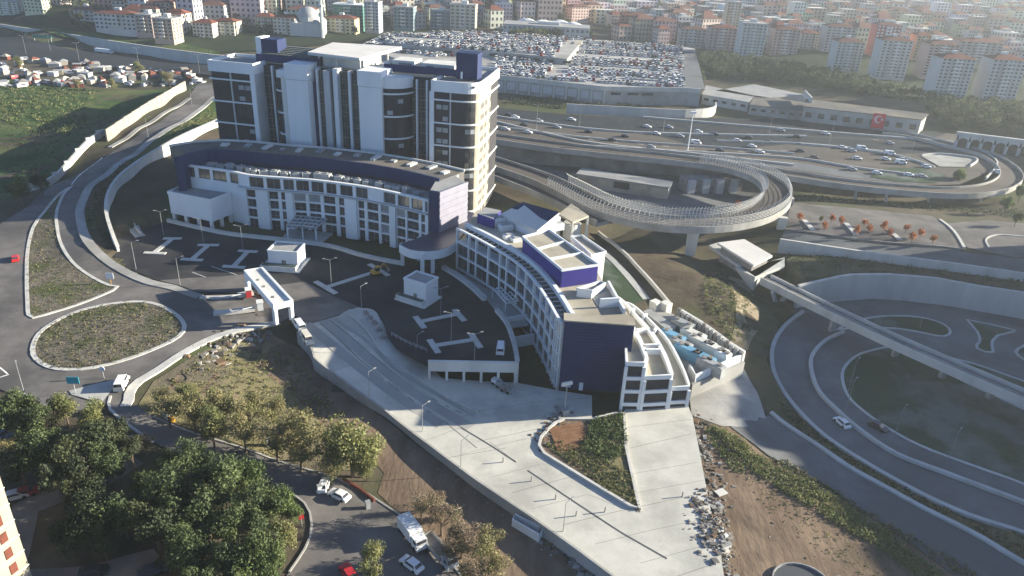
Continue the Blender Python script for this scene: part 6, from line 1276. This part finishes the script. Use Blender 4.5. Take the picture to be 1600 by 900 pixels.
bushes('undergrowth', W([(1095,660),(1120,668),(1165,735),(1150,745),(1115,700)]), 130, (.3, .9), PAL['bright'] + PAL['olive'], 'green scrub by the yard end', q=14)
bushes('undergrowth', W([(925,656),(975,644),(978,710),(950,725),(905,700)], PZ), 420, (.4, 1.0), PAL['bright'] + PAL['mid'], 'green weeds in the upper planting bed', lambda x, y: PZ + .1, q=16)
bushes('undergrowth', W([(850,695),(880,690),(985,740),(1000,798),(940,763)], PZ), 620, (.2, .6), PAL['olive'] + PAL['autumn'] + PAL['mid'], 'dry weeds in the lower planting bed', lambda x, y: PZ + .1, q=12, leaf=.3)
bushes('undergrowth', ISL2, 1700, (.25, .75), PAL['mid'] + PAL['dark'] + PAL['autumn'] + PAL['brown'], 'weeds on the roundabout', q=9, leaf=.32); bushes('undergrowth', ISL1, 900, (.25, .65), PAL['mid'] + PAL['autumn'] + PAL['brown'], 'dry weeds on the gravel island', q=9, leaf=.32)
bushes('undergrowth', W([(225,632),(300,560),(390,530),(440,560),(470,620),(540,700),(480,730),(330,680)]), 700, (.15, .45), PAL['olive'] + PAL['autumn'] + PAL['brown'], 'dry pale grass under the autumn row', q=10, leaf=.28)
bushes('undergrowth', W([(1115,700),(1200,745),(1330,830),(1440,905),(1340,905),(1200,800)]), 300, (.12, .4), PAL['mid'] + PAL['olive'], 'thin green weeds on the brown dirt bank', q=8, leaf=.26)
bushes('undergrowth', W([(260,600),(330,555),(420,530),(470,560),(560,680),(480,690),(400,640),(300,650)]), 420, (.3, .9), PAL['olive'] + PAL['autumn'] + PAL['autumn'], 'dry scrub on the slope under the autumn row', q=14)
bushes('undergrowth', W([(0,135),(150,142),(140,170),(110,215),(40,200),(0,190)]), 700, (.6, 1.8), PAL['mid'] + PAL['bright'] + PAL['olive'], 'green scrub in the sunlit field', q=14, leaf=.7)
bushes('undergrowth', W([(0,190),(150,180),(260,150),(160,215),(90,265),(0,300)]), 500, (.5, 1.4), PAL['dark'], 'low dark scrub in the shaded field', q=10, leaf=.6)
bushes('undergrowth', W([(1100,430),(1130,420),(1150,470),(1150,540),(1120,510),(1100,470)]), 240, (.4, 1.0), PAL['mid'] + PAL['olive'], 'green scrub patch on the brown slope', q=13)
bushes('undergrowth', W([(1140,440),(1165,455),(1178,490),(1170,530),(1155,545),(1145,500)]), 260, (.3, .7), PAL['autumn'] + PAL['olive'], 'dry yellow grass at the edge of the slope', q=12, leaf=.32)
bushes('undergrowth', W([(255,222),(330,165),(340,185),(300,205),(262,228),(244,234)]), 330, (.3, .9), PAL['autumn'] + PAL['olive'], 'dry yellow grass between the slope road and the pale wall', q=12)
bushes('undergrowth', W([(190,256),(240,240),(205,265),(170,292),(155,330),(160,370),(140,360),(136,325),(152,290)]), 260, (.3, .8), PAL['brown'] + PAL['dark'], 'brown scrub between the pavement and the curved wall', q=11)
bushes('undergrowth', W([(1215,620),(1260,660),(1350,722),(1480,795),(1600,848),(1600,868),(1480,815),(1350,742),(1240,665)]), 520, (.2, .6), PAL['dark'] + PAL['brown'], 'low scrub between the service road and the loop road', q=9)
bushes('undergrowth', W([(0,36),(100,52),(180,62),(300,76),(340,84),(300,88),(190,74),(100,58),(0,44)]), 420, (.8, 2.2), PAL['dark'] + PAL['mid'], 'dark scrub on the bank above the left motorway wall', q=14, leaf=.9)
bushes('undergrowth', W([(175,72),(300,78),(345,86),(300,90),(190,76)]), 120, (.8, 2), PAL['mid'] + PAL['bright'], 'green bank above the left motorway wall', q=14, leaf=.9)
bushes('undergrowth', W([(1240,300),(1420,318),(1600,330),(1600,345),(1460,330),(1240,312)], -4), 200, (.6, 1.6), PAL['dark'] + PAL['mid'], 'dark hedge along the orange tree lot', q=14, leaf=.6)
bushes('undergrowth', W([(780,160),(880,168),(1015,164),(1015,158),(800,150)], 0), 260, (1.2, 2.4), PAL['dark'], 'dark hedge at the foot of the parking deck', q=14, leaf=.9)
bushes('undergrowth', W([(1235,385),(1400,402),(1600,432),(1600,452),(1500,432),(1330,420),(1235,430)], -3), 320, (.5, 1.3), PAL['dark'] + PAL['mid'], 'dark scrub strip above the broad retaining wall', q=12, leaf=.5)
# wooded hillside on the right: separate trees in front, the mass behind
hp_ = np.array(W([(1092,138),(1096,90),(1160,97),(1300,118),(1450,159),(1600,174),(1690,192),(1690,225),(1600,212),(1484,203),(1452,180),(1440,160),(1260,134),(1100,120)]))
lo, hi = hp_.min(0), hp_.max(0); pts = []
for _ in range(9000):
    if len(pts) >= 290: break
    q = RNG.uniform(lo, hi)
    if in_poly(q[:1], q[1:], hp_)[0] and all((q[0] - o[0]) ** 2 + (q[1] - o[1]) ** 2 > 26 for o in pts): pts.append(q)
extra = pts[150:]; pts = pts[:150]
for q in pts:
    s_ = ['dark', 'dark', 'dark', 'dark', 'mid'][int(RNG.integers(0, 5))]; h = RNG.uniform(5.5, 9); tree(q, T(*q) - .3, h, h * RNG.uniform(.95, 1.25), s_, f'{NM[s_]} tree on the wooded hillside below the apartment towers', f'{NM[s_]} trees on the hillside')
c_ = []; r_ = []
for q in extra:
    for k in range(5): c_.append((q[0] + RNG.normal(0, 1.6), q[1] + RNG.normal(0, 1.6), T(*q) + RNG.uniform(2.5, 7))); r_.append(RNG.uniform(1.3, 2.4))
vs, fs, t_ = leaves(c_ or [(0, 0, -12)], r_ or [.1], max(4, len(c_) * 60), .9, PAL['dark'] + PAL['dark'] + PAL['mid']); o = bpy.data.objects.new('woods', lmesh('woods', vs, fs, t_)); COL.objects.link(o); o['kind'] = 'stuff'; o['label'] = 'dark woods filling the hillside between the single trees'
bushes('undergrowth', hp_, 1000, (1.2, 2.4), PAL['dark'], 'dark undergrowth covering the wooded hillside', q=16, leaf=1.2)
aw = empty('arched_wall', (*P(1550, 240, 0), 0), 'pale wall of round arches at the right edge beyond the slip ramp', 'wall')
q0, q1 = P(1490, 236, -1), P(1690, 262, -1); d = (q1 - q0) / np.linalg.norm(q1 - q0); n_ = np.array([d[1], -d[0]]); ax = lambda s_, o_, z: (q0[0] + d[0] * s_ + n_[0] * o_, q0[1] + d[1] * s_ + n_[1] * o_, z)
La = float(np.linalg.norm(q1 - q0)); na = 10; wa_ = La / na; mb = MB(ax); bk = MB(ax); bk.bx(0, La, -3, -1.6, -3, 7.5); bk.build('back_wall', M['darkclad'], aw); mb.bx(-1, La + 1, -1.6, .5, 7.5, 9.0)
for k in range(na):
    s0 = k * wa_; mb.bx(s0 - wa_ * .12, s0 + wa_ * .12, -1.6, .2, -3, 4.5)
    for j in range(10): t0, t1 = math.pi * j / 10, math.pi * (j + 1) / 10; c = s0 + wa_ / 2; rr = wa_ * .38; mb.face([(c + rr * math.cos(t0), .2, 4.5 + rr * .75 * math.sin(t0)), (c + rr * math.cos(t1), .2, 4.5 + rr * .75 * math.sin(t1)), (c + wa_ / 2 * math.cos(t1) * 1.0, .2, 7.5), (c + wa_ / 2 * math.cos(t0), .2, 7.5)])
mb.build('arcade', M['concrete_wall'], aw)
# ------------------------------------------------------------------ apartment towers on the right
def hz(p, yt):
    a, b = -20., 88.
    for _ in range(40):
        m_ = (a + b) / 2
        if proj((p[0], p[1], m_))[1] > yt: a = m_
        else: b = m_
    return a
def apt(xl, xr, yb, yt, z, col, roof, floors, cols, label, depth=15, cat='apartment block', yr=None, group=None, trim=None, hip=2.5, wm='glass'):
    a = P(xl, yb, z); b = P(xr, yr if yr else yb + (xr - xl) * .06, z); H = max(hz((a + b) / 2, yt), z + 4); d = (b - a) / np.linalg.norm(b - a); n_ = np.array([d[1], -d[0]]); Ln = float(np.linalg.norm(b - a))
    xf = lambda s_, o_, q: (a[0] + d[0] * s_ + n_[0] * o_, a[1] + d[1] * s_ + n_[1] * o_, q)
    r = empty('apartment_block', (*a, z), label, cat, group)
    mb = MB(xf); mb.bx(0, Ln, -depth, 0, z - 6, H); mb.bx(Ln * .36, Ln * .6, .02, 1.1, z + 3, H - .2); o = mb.build('wall', M['objwall'], r); o.color = (*col, 1)
    if roof in ('tile', 'tile2'):
        mb = MB(xf); e = .8; mb.add([(-e, -depth - e, H + .02), (Ln + e, -depth - e, H + .02), (Ln + e, e, H + .02), (-e, e, H + .02), (Ln * .3, -depth / 2, H + hip), (Ln * .7, -depth / 2, H + hip)], [(0, 1, 5, 4), (1, 2, 5), (2, 3, 4, 5), (3, 0, 4), (0, 1, 2, 3)]); mb.build('roof', M[roof], r)
        mb = MB(xf); mb.bx(Ln * .4, Ln * .55, -depth * .6, -depth * .45, H + .5, H + hip + 1.5); mb.build('chimney', M['white_dirty'], r)
    else:
        mb = MB(xf); mb.bx(-.3, Ln + .3, -depth - .3, .3, H + .01, H + .7); mb.build('roof', M[roof], r); mb = MB(xf); mb.bx(Ln * .4, Ln * .65, -depth * .7, -depth * .4, H + .7, H + 3.2); mb.build('stair_house', M['white_dirty'], r)
    wv = MB(xf); bv = MB(xf); sh = (H - z) / floors
    for f_ in range(floors):
        q = z + sh * f_
        for c_ in range(cols):
            s0 = Ln * (c_ + .25) / cols; s1 = Ln * (c_ + .75) / cols; off = 1.12 if .33 < (c_ + .5) / cols < .62 else .04
            if off > 1 and f_ == 0: continue
            wv.bx(s0, s1, off - .03, off + .04, q + sh * .32, q + sh * .8)
        for c_ in range(max(2, int(depth / 4))): t0 = -depth * (c_ + .3) / max(2, int(depth / 4)); wv.bx(Ln - .02, Ln + .05, t0 - 1.4, t0, q + sh * .32, q + sh * .8)
        if f_: bv.bx(Ln * .36, Ln * .6, 1.1, 2.0, q + .02, q + .95)
    wv.build('window', M[wm], r, kind='stuff'); o = bv.build('balcony', M['white_dirty'], r, kind='stuff')
    return r
PK, CR, GY_, OR, TR = (.42, .30, .28), (.52, .48, .40), (.44, .44, .42), (.50, .30, .17), (.42, .12, .10)
apt(1300,1341,110,66,7,GY_,'tile2',10,6,'grey apartment tower with a brown hipped roof, left of the tallest pale tower')
apt(1366,1412,121,64,7,GY_,'tile2',12,6,'pale apartment tower with many small windows beside the yellow playground hut')
apt(1455,1506,155,92,6,(.46,.44,.42),'tile',12,7,'grey white apartment tower with a red roof and a pinkish middle strip')
apt(1532,1583,160,94,6,(.46,.44,.43),'tile',12,7,'pale apartment tower nearest the right edge, red roofed')
apt(1440,1486,118,70,9,PK,'tile2',11,6,'pinkish grey apartment tower behind the grey white one')
apt(1360,1397,88,40,9,TR,'tile2',10,6,'red apartment tower with white windows', wm='white')
apt(1153,1190,90,38,6,GY_,'roof_grey',11,6,'grey apartment tower with a bright orange sunlit flank beside the woods', depth=20)
apt(1203,1244,86,46,8,PK,'tile2',9,6,'pinkish apartment block right of the orange flanked tower')
apt(1248,1276,76,52,9,CR,'tile',6,5,'small cream apartment block between pinkish ones')
apt(1285,1330,80,42,10,(.42,.38,.36),'tile2',9,6,'brownish apartment block behind the grey tower')
apt(1425,1446,92,56,10,OR,'tile',8,4,'narrow orange balconied block between two towers')
apt(1492,1560,95,66,10,(.40,.34,.32),'tile',7,7,'long brown red apartment block behind the red roofed towers')
apt(1105,1147,76,44,7,PK,'tile',7,6,'pinkish block left of the orange flanked tower')
apt(1060,1100,72,46,6,(.44,.38,.34),'tile2',6,6,'brown block behind the right end of the vehicle lot')
# row of blocks added out of view to cast the shade over the loop roads
for k, (x, y, h, a) in enumerate(((214, 236, 28, .1), (216, 207, 34, .2), (212, 180, 33.5, .05), (216, 156, 31, .15), (212, 132, 28, .1), (216, 109, 25, .2))):
    z = T(x, y); r = empty('apartment_block', (x, y, z), 'unseen grey apartment block with balconies added to shade the right loop roads', 'apartment block', 'unseen blocks added to shade the loop roads', a)
    def pc(nm, m_, bxs, kind=None, col=None):
        mb = MB(); [mb.bx(*b) for b in bxs]; o = child(nm, mb.mesh(nm, M[m_]), r)
        if kind: o['kind'] = kind
        if col: o.color = (*col, 1)
    H = h - z; pc('wall', 'objwall', [(-8, 8, -15, 15, -8, H)], None, GY_); pc('roof', 'roof_grey', [(-8.4, 8.4, -15.4, 15.4, H + .01, H + .7)]); pc('stair_house', 'white_dirty', [(-3, 3, -4, 4, H + .71, H + 3)])
    pc('window', 'glass', [(-8.06, -7.98, y_, y_ + 1.6, q + .9, q + 2.3) for q in np.arange(0, H - 3, 3.0) for y_ in np.arange(-13.5, 13, 3.4)] + [(x_, x_ + 1.6, -15.06, -14.98, q + .9, q + 2.3) for q in np.arange(0, H - 3, 3.0) for x_ in (-6, -1, 4)], 'stuff')
    pc('balcony', 'white_dirty', [(-9.2, -8.07, y_, y_ + 3.2, q, q + 1.0) for q in np.arange(3, H - 3, 3.0) for y_ in (-8.5, 4.8)], 'stuff')
# city blocks that can be told apart behind the hospital
apt(303,334,62,36,4,(.56,.52,.42),'tile',5,5,'cream block with a red roof behind the tower, left half of the pair'); apt(334,368,60,34,4,(.58,.54,.40),'tile',5,5,'yellowish cream block with a red roof, right half of the pair')
apt(112,150,36,16,10,(.50,.49,.46),'tile2',4,5,'pale block with a dark red roof above the left motorway'); apt(150,214,45,22,10,(.52,.50,.47),'tile',4,9,'long pale block with a broad red roof above the left motorway')
apt(215,240,52,24,9,(.40,.32,.28),'roof_grey',5,4,'brown grey block above the motorway wall'); apt(242,272,62,30,8,(.36,.29,.24),'roof_grey',6,4,'dark brown block standing above the motorway wall')
apt(510,555,53,29,6,(.56,.50,.30),'tile',5,6,'yellow block with a dark red end beside the minaret'); apt(522,568,42,8,8,(.10,.24,.20),'white',7,6,'green glass block with a white roof edge'); apt(570,592,48,4,8,(.30,.34,.38),'roof_grey',9,4,'blue grey glass tower beside the green block')
apt(703,742,45,8,8,(.46,.42,.32),'roof_grey',7,5,'beige slab block behind the hospital tower'); apt(672,702,43,18,8,(.12,.16,.20),'roof_grey',5,5,'dark blue glass block left of the beige slab'); apt(615,646,44,12,8,(.18,.24,.26),'roof_grey',6,5,'blue green glass block with pale frames')
apt(400,425,48,26,8,(.50,.46,.36),'tile',4,5,'cream block left of the mosque'); apt(428,462,54,28,7,(.56,.52,.42),'tile',5,5,'bright cream block beside the mosque'); apt(1130,1152,50,4,14,(.50,.42,.30),'roof_grey',11,4,'slim tower with a glowing sunlit flank at the top')
apt(60,88,18,-6,12,(.44,.44,.42),'roof_grey',6,4,'grey block at the top left corner'); apt(0,30,22,2,12,(.48,.52,.46),'roof_grey',6,4,'pale green block at the top left edge')
apt(968,1010,44,24,10,(.36,.14,.10),'tile',4,6,'red roofed low block behind the vehicle lot'); apt(785,920,56,42,6,(.42,.42,.42),'roof_grey',2,18,'long grey arcade block behind the vehicle lot', depth=30)
for k, (x, y) in enumerate(((825,33), (852,36), (878,36), (900,40))):
    p = P(x, y, 15); r = empty('barrel_roof_hall', (*p, 8), 'white barrel roofed hall in the row behind the arcade block', 'hall', 'white barrel roofed halls'); mb = MB(); mb.rbx(p, 16, 22, 4, 13, .2); mb.build('wall', M['white_dirty'], r)
    mb = MB(); n = 8; vs = []
    for yy in (-11.5, 11.5):
        for j in range(n + 1): t = math.pi * j / n; X, Z = 8.5 * math.cos(t), 4 * math.sin(t); vs.append((p[0] + X * math.cos(.2) - yy * math.sin(.2), p[1] + X * math.sin(.2) + yy * math.cos(.2), 13.02 + Z))
    mb.add(vs, [(j, j + 1, n + 2 + j, n + 1 + j) for j in range(n)] + [tuple(range(n + 1)), tuple(range(n + 1, 2 * n + 2))]); mb.build('roof', M['white'], r)
# mosque with one minaret
p = P(483, 52, 8); r = empty('mosque', (*p, 8), 'grey domed mosque with one slender minaret behind the tower', 'mosque')
mb = MB(); mb.rbx(p, 26, 24, 4, 17, .1); mb.build('hall', M['concrete_wall'], r)
def dome(c, rad, z, n=12, m=6, k=.9):
    vs, fs = [], []
    for i in range(m): 
        t = math.pi / 2 * i / m
        for j in range(n): a = 2 * math.pi * j / n; vs.append((c[0] + rad * math.cos(t) * math.cos(a), c[1] + rad * math.cos(t) * math.sin(a), z + rad * k * math.sin(t)))
    vs.append((c[0], c[1], z + rad * k)); 
    for i in range(m - 1):
        for j in range(n): fs.append((i * n + j, i * n + (j + 1) % n, (i + 1) * n + (j + 1) % n, (i + 1) * n + j))
    for j in range(n): fs.append(((m - 1) * n + j, (m - 1) * n + (j + 1) % n, m * n))
    b = MB(); b.add(vs, fs); return b
mb = MB(); mb.tube((p[0], p[1], 17), (p[0], p[1], 21), 9, n=12); mb.build('drum', M['concrete_wall'], r); dome(p, 8.6, 21).build('dome', M['machine'], r, smooth=True)
for dx, dy in ((-9, -9), (9, -9), (-9, 9), (9, 9)): dome(p + (dx, dy), 3.5, 17).build('small_dome', M['machine'], r, smooth=True)
q = P(504, 56, 8); mb = MB(); mb.tube((q[0], q[1], 4), (q[0], q[1], 44), 1.5, 1.2, n=8); mb.tube((q[0], q[1], 52), (q[0], q[1], 60), 1.2, .1, n=8); mb.tube((q[0], q[1], 44), (q[0], q[1], 52), 1.1, n=8); mb.build('minaret', M['white_dirty'], r)
for z in (30, 43): mb = MB(); mb.tube((q[0], q[1], z), (q[0], q[1], z + 1.4), 2.1, n=10); mb.build('minaret_balcony', M['concrete_wall'], r)
# ------------------------------------------------------------------ the city
def hmesh(w_, d_, h, roof, rm):
    mb = MB(); mb.bx(-w_ / 2, w_ / 2, -d_ / 2, d_ / 2, -8, h); fl = max(2, int(h / 3.1)); sh = h / fl
    for f_ in range(fl):
        q = sh * f_
        for nn_, wd in ((int(w_ / 3.2), w_), ):
            for c_ in range(nn_):
                s0 = -wd / 2 + wd * (c_ + .28) / nn_; s1 = -wd / 2 + wd * (c_ + .72) / nn_
                mb.face([(s0, -d_ / 2 - .04, q + sh * .3), (s1, -d_ / 2 - .04, q + sh * .3), (s1, -d_ / 2 - .04, q + sh * .8), (s0, -d_ / 2 - .04, q + sh * .8)], 1)
        nn_ = int(d_ / 3.6)
        for c_ in range(nn_):
            s0 = -d_ / 2 + d_ * (c_ + .3) / nn_; s1 = -d_ / 2 + d_ * (c_ + .7) / nn_
            for X in (-w_ / 2 - .04, w_ / 2 + .04): mb.face([(X, s0, q + sh * .3), (X, s1, q + sh * .3), (X, s1, q + sh * .8), (X, s0, q + sh * .8)], 1)
    e = .6
    if roof == 'hip': mb.add([(-w_ / 2 - e, -d_ / 2 - e, h + .02), (w_ / 2 + e, -d_ / 2 - e, h + .02), (w_ / 2 + e, d_ / 2 + e, h + .02), (-w_ / 2 - e, d_ / 2 + e, h + .02), (-w_ * .22, 0, h + 2.8), (w_ * .22, 0, h + 2.8)], [(0, 1, 5, 4), (1, 2, 5), (2, 3, 4, 5), (3, 0, 4)], 2)
    else:
        mb.bx(-w_ / 2 + .05, w_ / 2 - .05, -d_ / 2 + .05, d_ / 2 - .05, h + .01, h + .5, 2); mb.bx(-w_ * .15, w_ * .2, -d_ * .1, d_ * .25, h + .5, h + 2.6, 0)
    return mb.mesh('house', [M['objwall'], M['glass'], M[rm]])
HV = [(hmesh(w_, d_, h, rf, rm), nm, w_, d_, h, rf) for w_, d_, h, rf, rm, nm in ((13, 12, 13, 'hip', 'tile', 'red roofed'), (16, 13, 14, 'hip', 'tile2', 'brown roofed'), (11, 14, 12, 'hip', 'tile', 'red roofed'), (14, 14, 17, 'flat', 'roof_grey', 'flat roofed'), (18, 12, 14, 'flat', 'white_dirty', 'white flat roofed'), (12, 11, 16, 'flat', 'roof_grey', 'flat roofed'), (20, 15, 17, 'hip', 'tile2', 'brown roofed'), (15, 12, 10, 'hip', 'tile', 'red roofed'))]
HC = [((.50, .47, .42), 'cream'), ((.46, .45, .44), 'grey'), ((.42, .34, .30), 'brownish'), ((.50, .38, .35), 'pink'), ((.58, .57, .55), 'white'), ((.40, .40, .38), 'grey'), ((.52, .48, .38), 'cream'), ((.36, .28, .24), 'brownish')]
front = lambda x: np.interp(x, [-50, 0, 110, 220, 300, 370, 400, 600, 690, 760, 920, 930, 1050, 1100, 1150, 1250, 1330, 1420, 1500, 1600, 1700], [28, 32, 46, 56, 66, 72, 62, 56, 50, 46, 40, 60, 70, 70, 82, 76, 78, 88, 96, 120, 130])
foot = [(np.array(o.matrix_world.translation if o.parent is None else (0, 0, 0))[:2], 0) for o in []]
taken = [np.array(o.location[:2]) + np.array([9, 6]) for o in COL.objects if o.name.startswith(('apartment_block', 'mosque', 'barrel_roof'))]
cand = []; yy = 560.0
while yy < 3600:
    st = 15 + (yy - 560) * .009; xx = -1100.0
    while xx < 2600:
        a = .25 * math.sin(xx / 260 + yy / 400); x_, y_ = xx + RNG.uniform(-5, 5), yy + RNG.uniform(-5, 5) + 14 * math.sin(xx / 120); xx += st * RNG.uniform(.95, 1.45)
        z = T(x_, y_); px, py = proj((x_, y_, z)); 
        if not (-60 < px < 1680 and -30 < py < front(px)): continue
        if RNG.random() < .10: continue
        if any((x_ - t[0]) ** 2 + (y_ - t[1]) ** 2 < 500 for t in taken): continue
        if 1250 < px < 1620 and 30 < py and RNG.random() < .35: continue
        top_ = 20
        cand.append((y_, x_, z, a, px, py))
    yy += st * 1.12
cand.sort()
tv, tf, tc = [], [], []
for i, (y_, x_, z, a, px, py) in enumerate(cand):
    k = int(RNG.integers(0, len(HV))); c, cn = HC[int(RNG.integers(0, len(HC)))]; c = tuple(q * RNG.uniform(.85, 1.1) for q in c); s_ = RNG.uniform(.85, 1.2); a += RNG.normal(0, .08) + (.2 if px > 500 else -.12)
    m_, nm, w_, d_, h, rf = HV[k]; hh = RNG.uniform(.75, 1.15) * (1.35 if RNG.random() < .12 else 1)
    if i < 285:
        o = bpy.data.objects.new('house', m_); COL.objects.link(o); o.location = (x_, y_, z); o.rotation_euler[2] = a; o.scale = (s_, s_, s_ * hh); o.color = (*c, 1)
        where = 'left of the tower' if px < 330 else ('behind the hospital tower' if px < 780 else ('behind the vehicle lot' if px < 1120 else 'behind the apartment towers'))
        tag(o, f'{cn} {nm} city house {where}', 'house', f'{cn} {nm} houses {where}')
    else:
        ca, sa = math.cos(a), math.sin(a); W_, D_, H_ = w_ * s_, d_ * s_, h * s_ * hh; b = len(tv)
        rc = {'red roofed': (.16, .065, .048), 'brown roofed': (.12, .065, .052)}.get(nm, (.34, .34, .33)) if rf == 'hip' or nm == 'flat roofed' else (.55, .55, .53)
        for zz_ in (-8, H_):
            for dx, dy in ((-1, -1), (1, -1), (1, 1), (-1, 1)): X, Y = dx * W_ / 2, dy * D_ / 2; tv.append((x_ + X * ca - Y * sa, y_ + X * sa + Y * ca, z + zz_))
        for fc in ((0, 1, 5, 4), (1, 2, 6, 5), (2, 3, 7, 6), (3, 0, 4, 7)): tf.append(tuple(b + j for j in fc)); tc.append(c)
        if rf == 'hip':
            for X, Y in ((-.22 * W_, 0), (.22 * W_, 0)): tv.append((x_ + X * ca - Y * sa, y_ + X * sa + Y * ca, z + H_ + 2.8))
            for fc in ((4, 5, 9, 8), (5, 6, 9), (6, 7, 8, 9), (7, 4, 8)): tf.append(tuple(b + j for j in fc)); tc.append(rc)
        else: tf.append((b + 4, b + 5, b + 6, b + 7)); tc.append(rc)
        fl = max(2, int(H_ / 3.2))
        if y_ < 1500:
            for f_ in range(fl):
                for c_ in range(4):
                    X0, X1 = W_ * (-.5 + (c_ + .28) / 4), W_ * (-.5 + (c_ + .72) / 4); Y = -D_ / 2 - .05; z0 = H_ * (f_ + .3) / fl; z1 = H_ * (f_ + .8) / fl; b = len(tv)
                    for X, Z in ((X0, z0), (X1, z0), (X1, z1), (X0, z1)): tv.append((x_ + X * ca - Y * sa, y_ + X * sa + Y * ca, z + Z))
                    tf.append((b, b + 1, b + 2, b + 3)); tc.append((.06, .06, .07))
print('city', len(cand), len(tf))
o = bpy.data.objects.new('distant_houses', tone_mesh('distant_houses', tv, tf, tc, M['tonewall'])); COL.objects.link(o); o['kind'] = 'stuff'; o['label'] = 'hazy mass of city houses reaching to the top of the picture'
n_ = 0
while n_ < 55:
    x, y = RNG.uniform(0, 1600), RNG.uniform(8, 100)
    if y > front(x) + 6: continue
    g = G(x, y); h = RNG.uniform(9, 16); s_ = ['dark', 'mid', 'dark', 'fir'][int(RNG.integers(0, 4))]; tree(g[:2], g[2] - .3, h, h * (.85 if s_ != 'fir' else .6), s_, f'{NM.get(s_, "dark pointed")} tree between the city houses', f'{NM.get(s_, "dark pointed")} trees in the city'); n_ += 1
for k in range(24): x = 800 + k * 5.2; g = G(x, 60 + .6 * math.sin(k)); tree(g[:2], g[2] - .3, 9, 9, 'mid' if k % 2 else 'olive', 'street tree in the row before the arcade block', 'street trees before the arcade block')
c_ = []; r_ = []
while len(c_) < 420:
    x, y = RNG.uniform(-20, 1620), RNG.uniform(-5, 95)
    if y > front(x) - 2: continue
    g = G(x, y); h_ = RNG.uniform(3, 7)
    for k in range(3): c_.append((g[0] + RNG.normal(0, 4), g[1] + RNG.normal(0, 4), g[2] + h_ * RNG.uniform(.4, 1.1))); r_.append(RNG.uniform(2.2, 4.2))
vs, fs, t_ = leaves(c_, r_, len(c_) * 70, 1.5, PAL['dark'] + PAL['mid']); o = bpy.data.objects.new('city_greenery', lmesh('city_greenery', vs, fs, t_)); COL.objects.link(o); o['kind'] = 'stuff'; o['label'] = 'green garden trees filling gaps between the distant city houses'
# ------------------------------------------------------------------ labels of alike things: say which one by its order in view
ORD = 'first second third fourth fifth sixth seventh eighth ninth tenth eleventh twelfth thirteenth fourteenth fifteenth sixteenth seventeenth eighteenth nineteenth twentieth'.split()
by = {}
for o in list(COL.objects):
    if o.parent is None and o.get('label') and o.get('category'): by.setdefault(o['label'], []).append(o)
for lab, os_ in by.items():
    if 2 <= len(os_) <= 20 and len(lab.split()) <= 12:
        os_.sort(key=lambda o: proj(tuple(o.location) if o.type == 'EMPTY' or sum(abs(q) for q in o.location) > 0 else tuple(o.data.vertices[0].co))[0])
        for k, o in enumerate(os_): o['label'] = f'{lab}, {ORD[k] if k < len(os_) - 1 else "last"} from left'
# ------------------------------------------------------------------ haze
mb = MB(); mb.bx(GX[0] - 50, GX[-1] + 50, GY[0] - 50, GY[-1] + 50, -14, 97);
me = bpy.data.meshes.new('haze'); me.from_pydata(mb.v, [], mb.f)
import bmesh
bm_ = bmesh.new(); bm_.from_mesh(me); bmesh.ops.recalc_face_normals(bm_, faces=bm_.faces); bm_.to_mesh(me); bm_.free()
hm = bpy.data.materials.new('haze'); hm.use_nodes = True; hn = hm.node_tree; hn.nodes.clear()
pv_ = hn.nodes.new('ShaderNodeVolumePrincipled'); pv_.inputs['Density'].default_value = .00014; pv_.inputs['Color'].default_value = (.88, .95, .97, 1); pv_.inputs['Anisotropy'].default_value = .35
ho = hn.nodes.new('ShaderNodeOutputMaterial'); hn.links.new(pv_.outputs[0], ho.inputs['Volume']); me.materials.append(hm)
hz_o = bpy.data.objects.new('haze', me); COL.objects.link(hz_o); hz_o['kind'] = 'stuff'; hz_o['label'] = 'thin pale haze over the whole city'
SC.cycles.volume_bounces = 0; SC.cycles.max_bounces = 5; SC.cycles.diffuse_bounces = 3
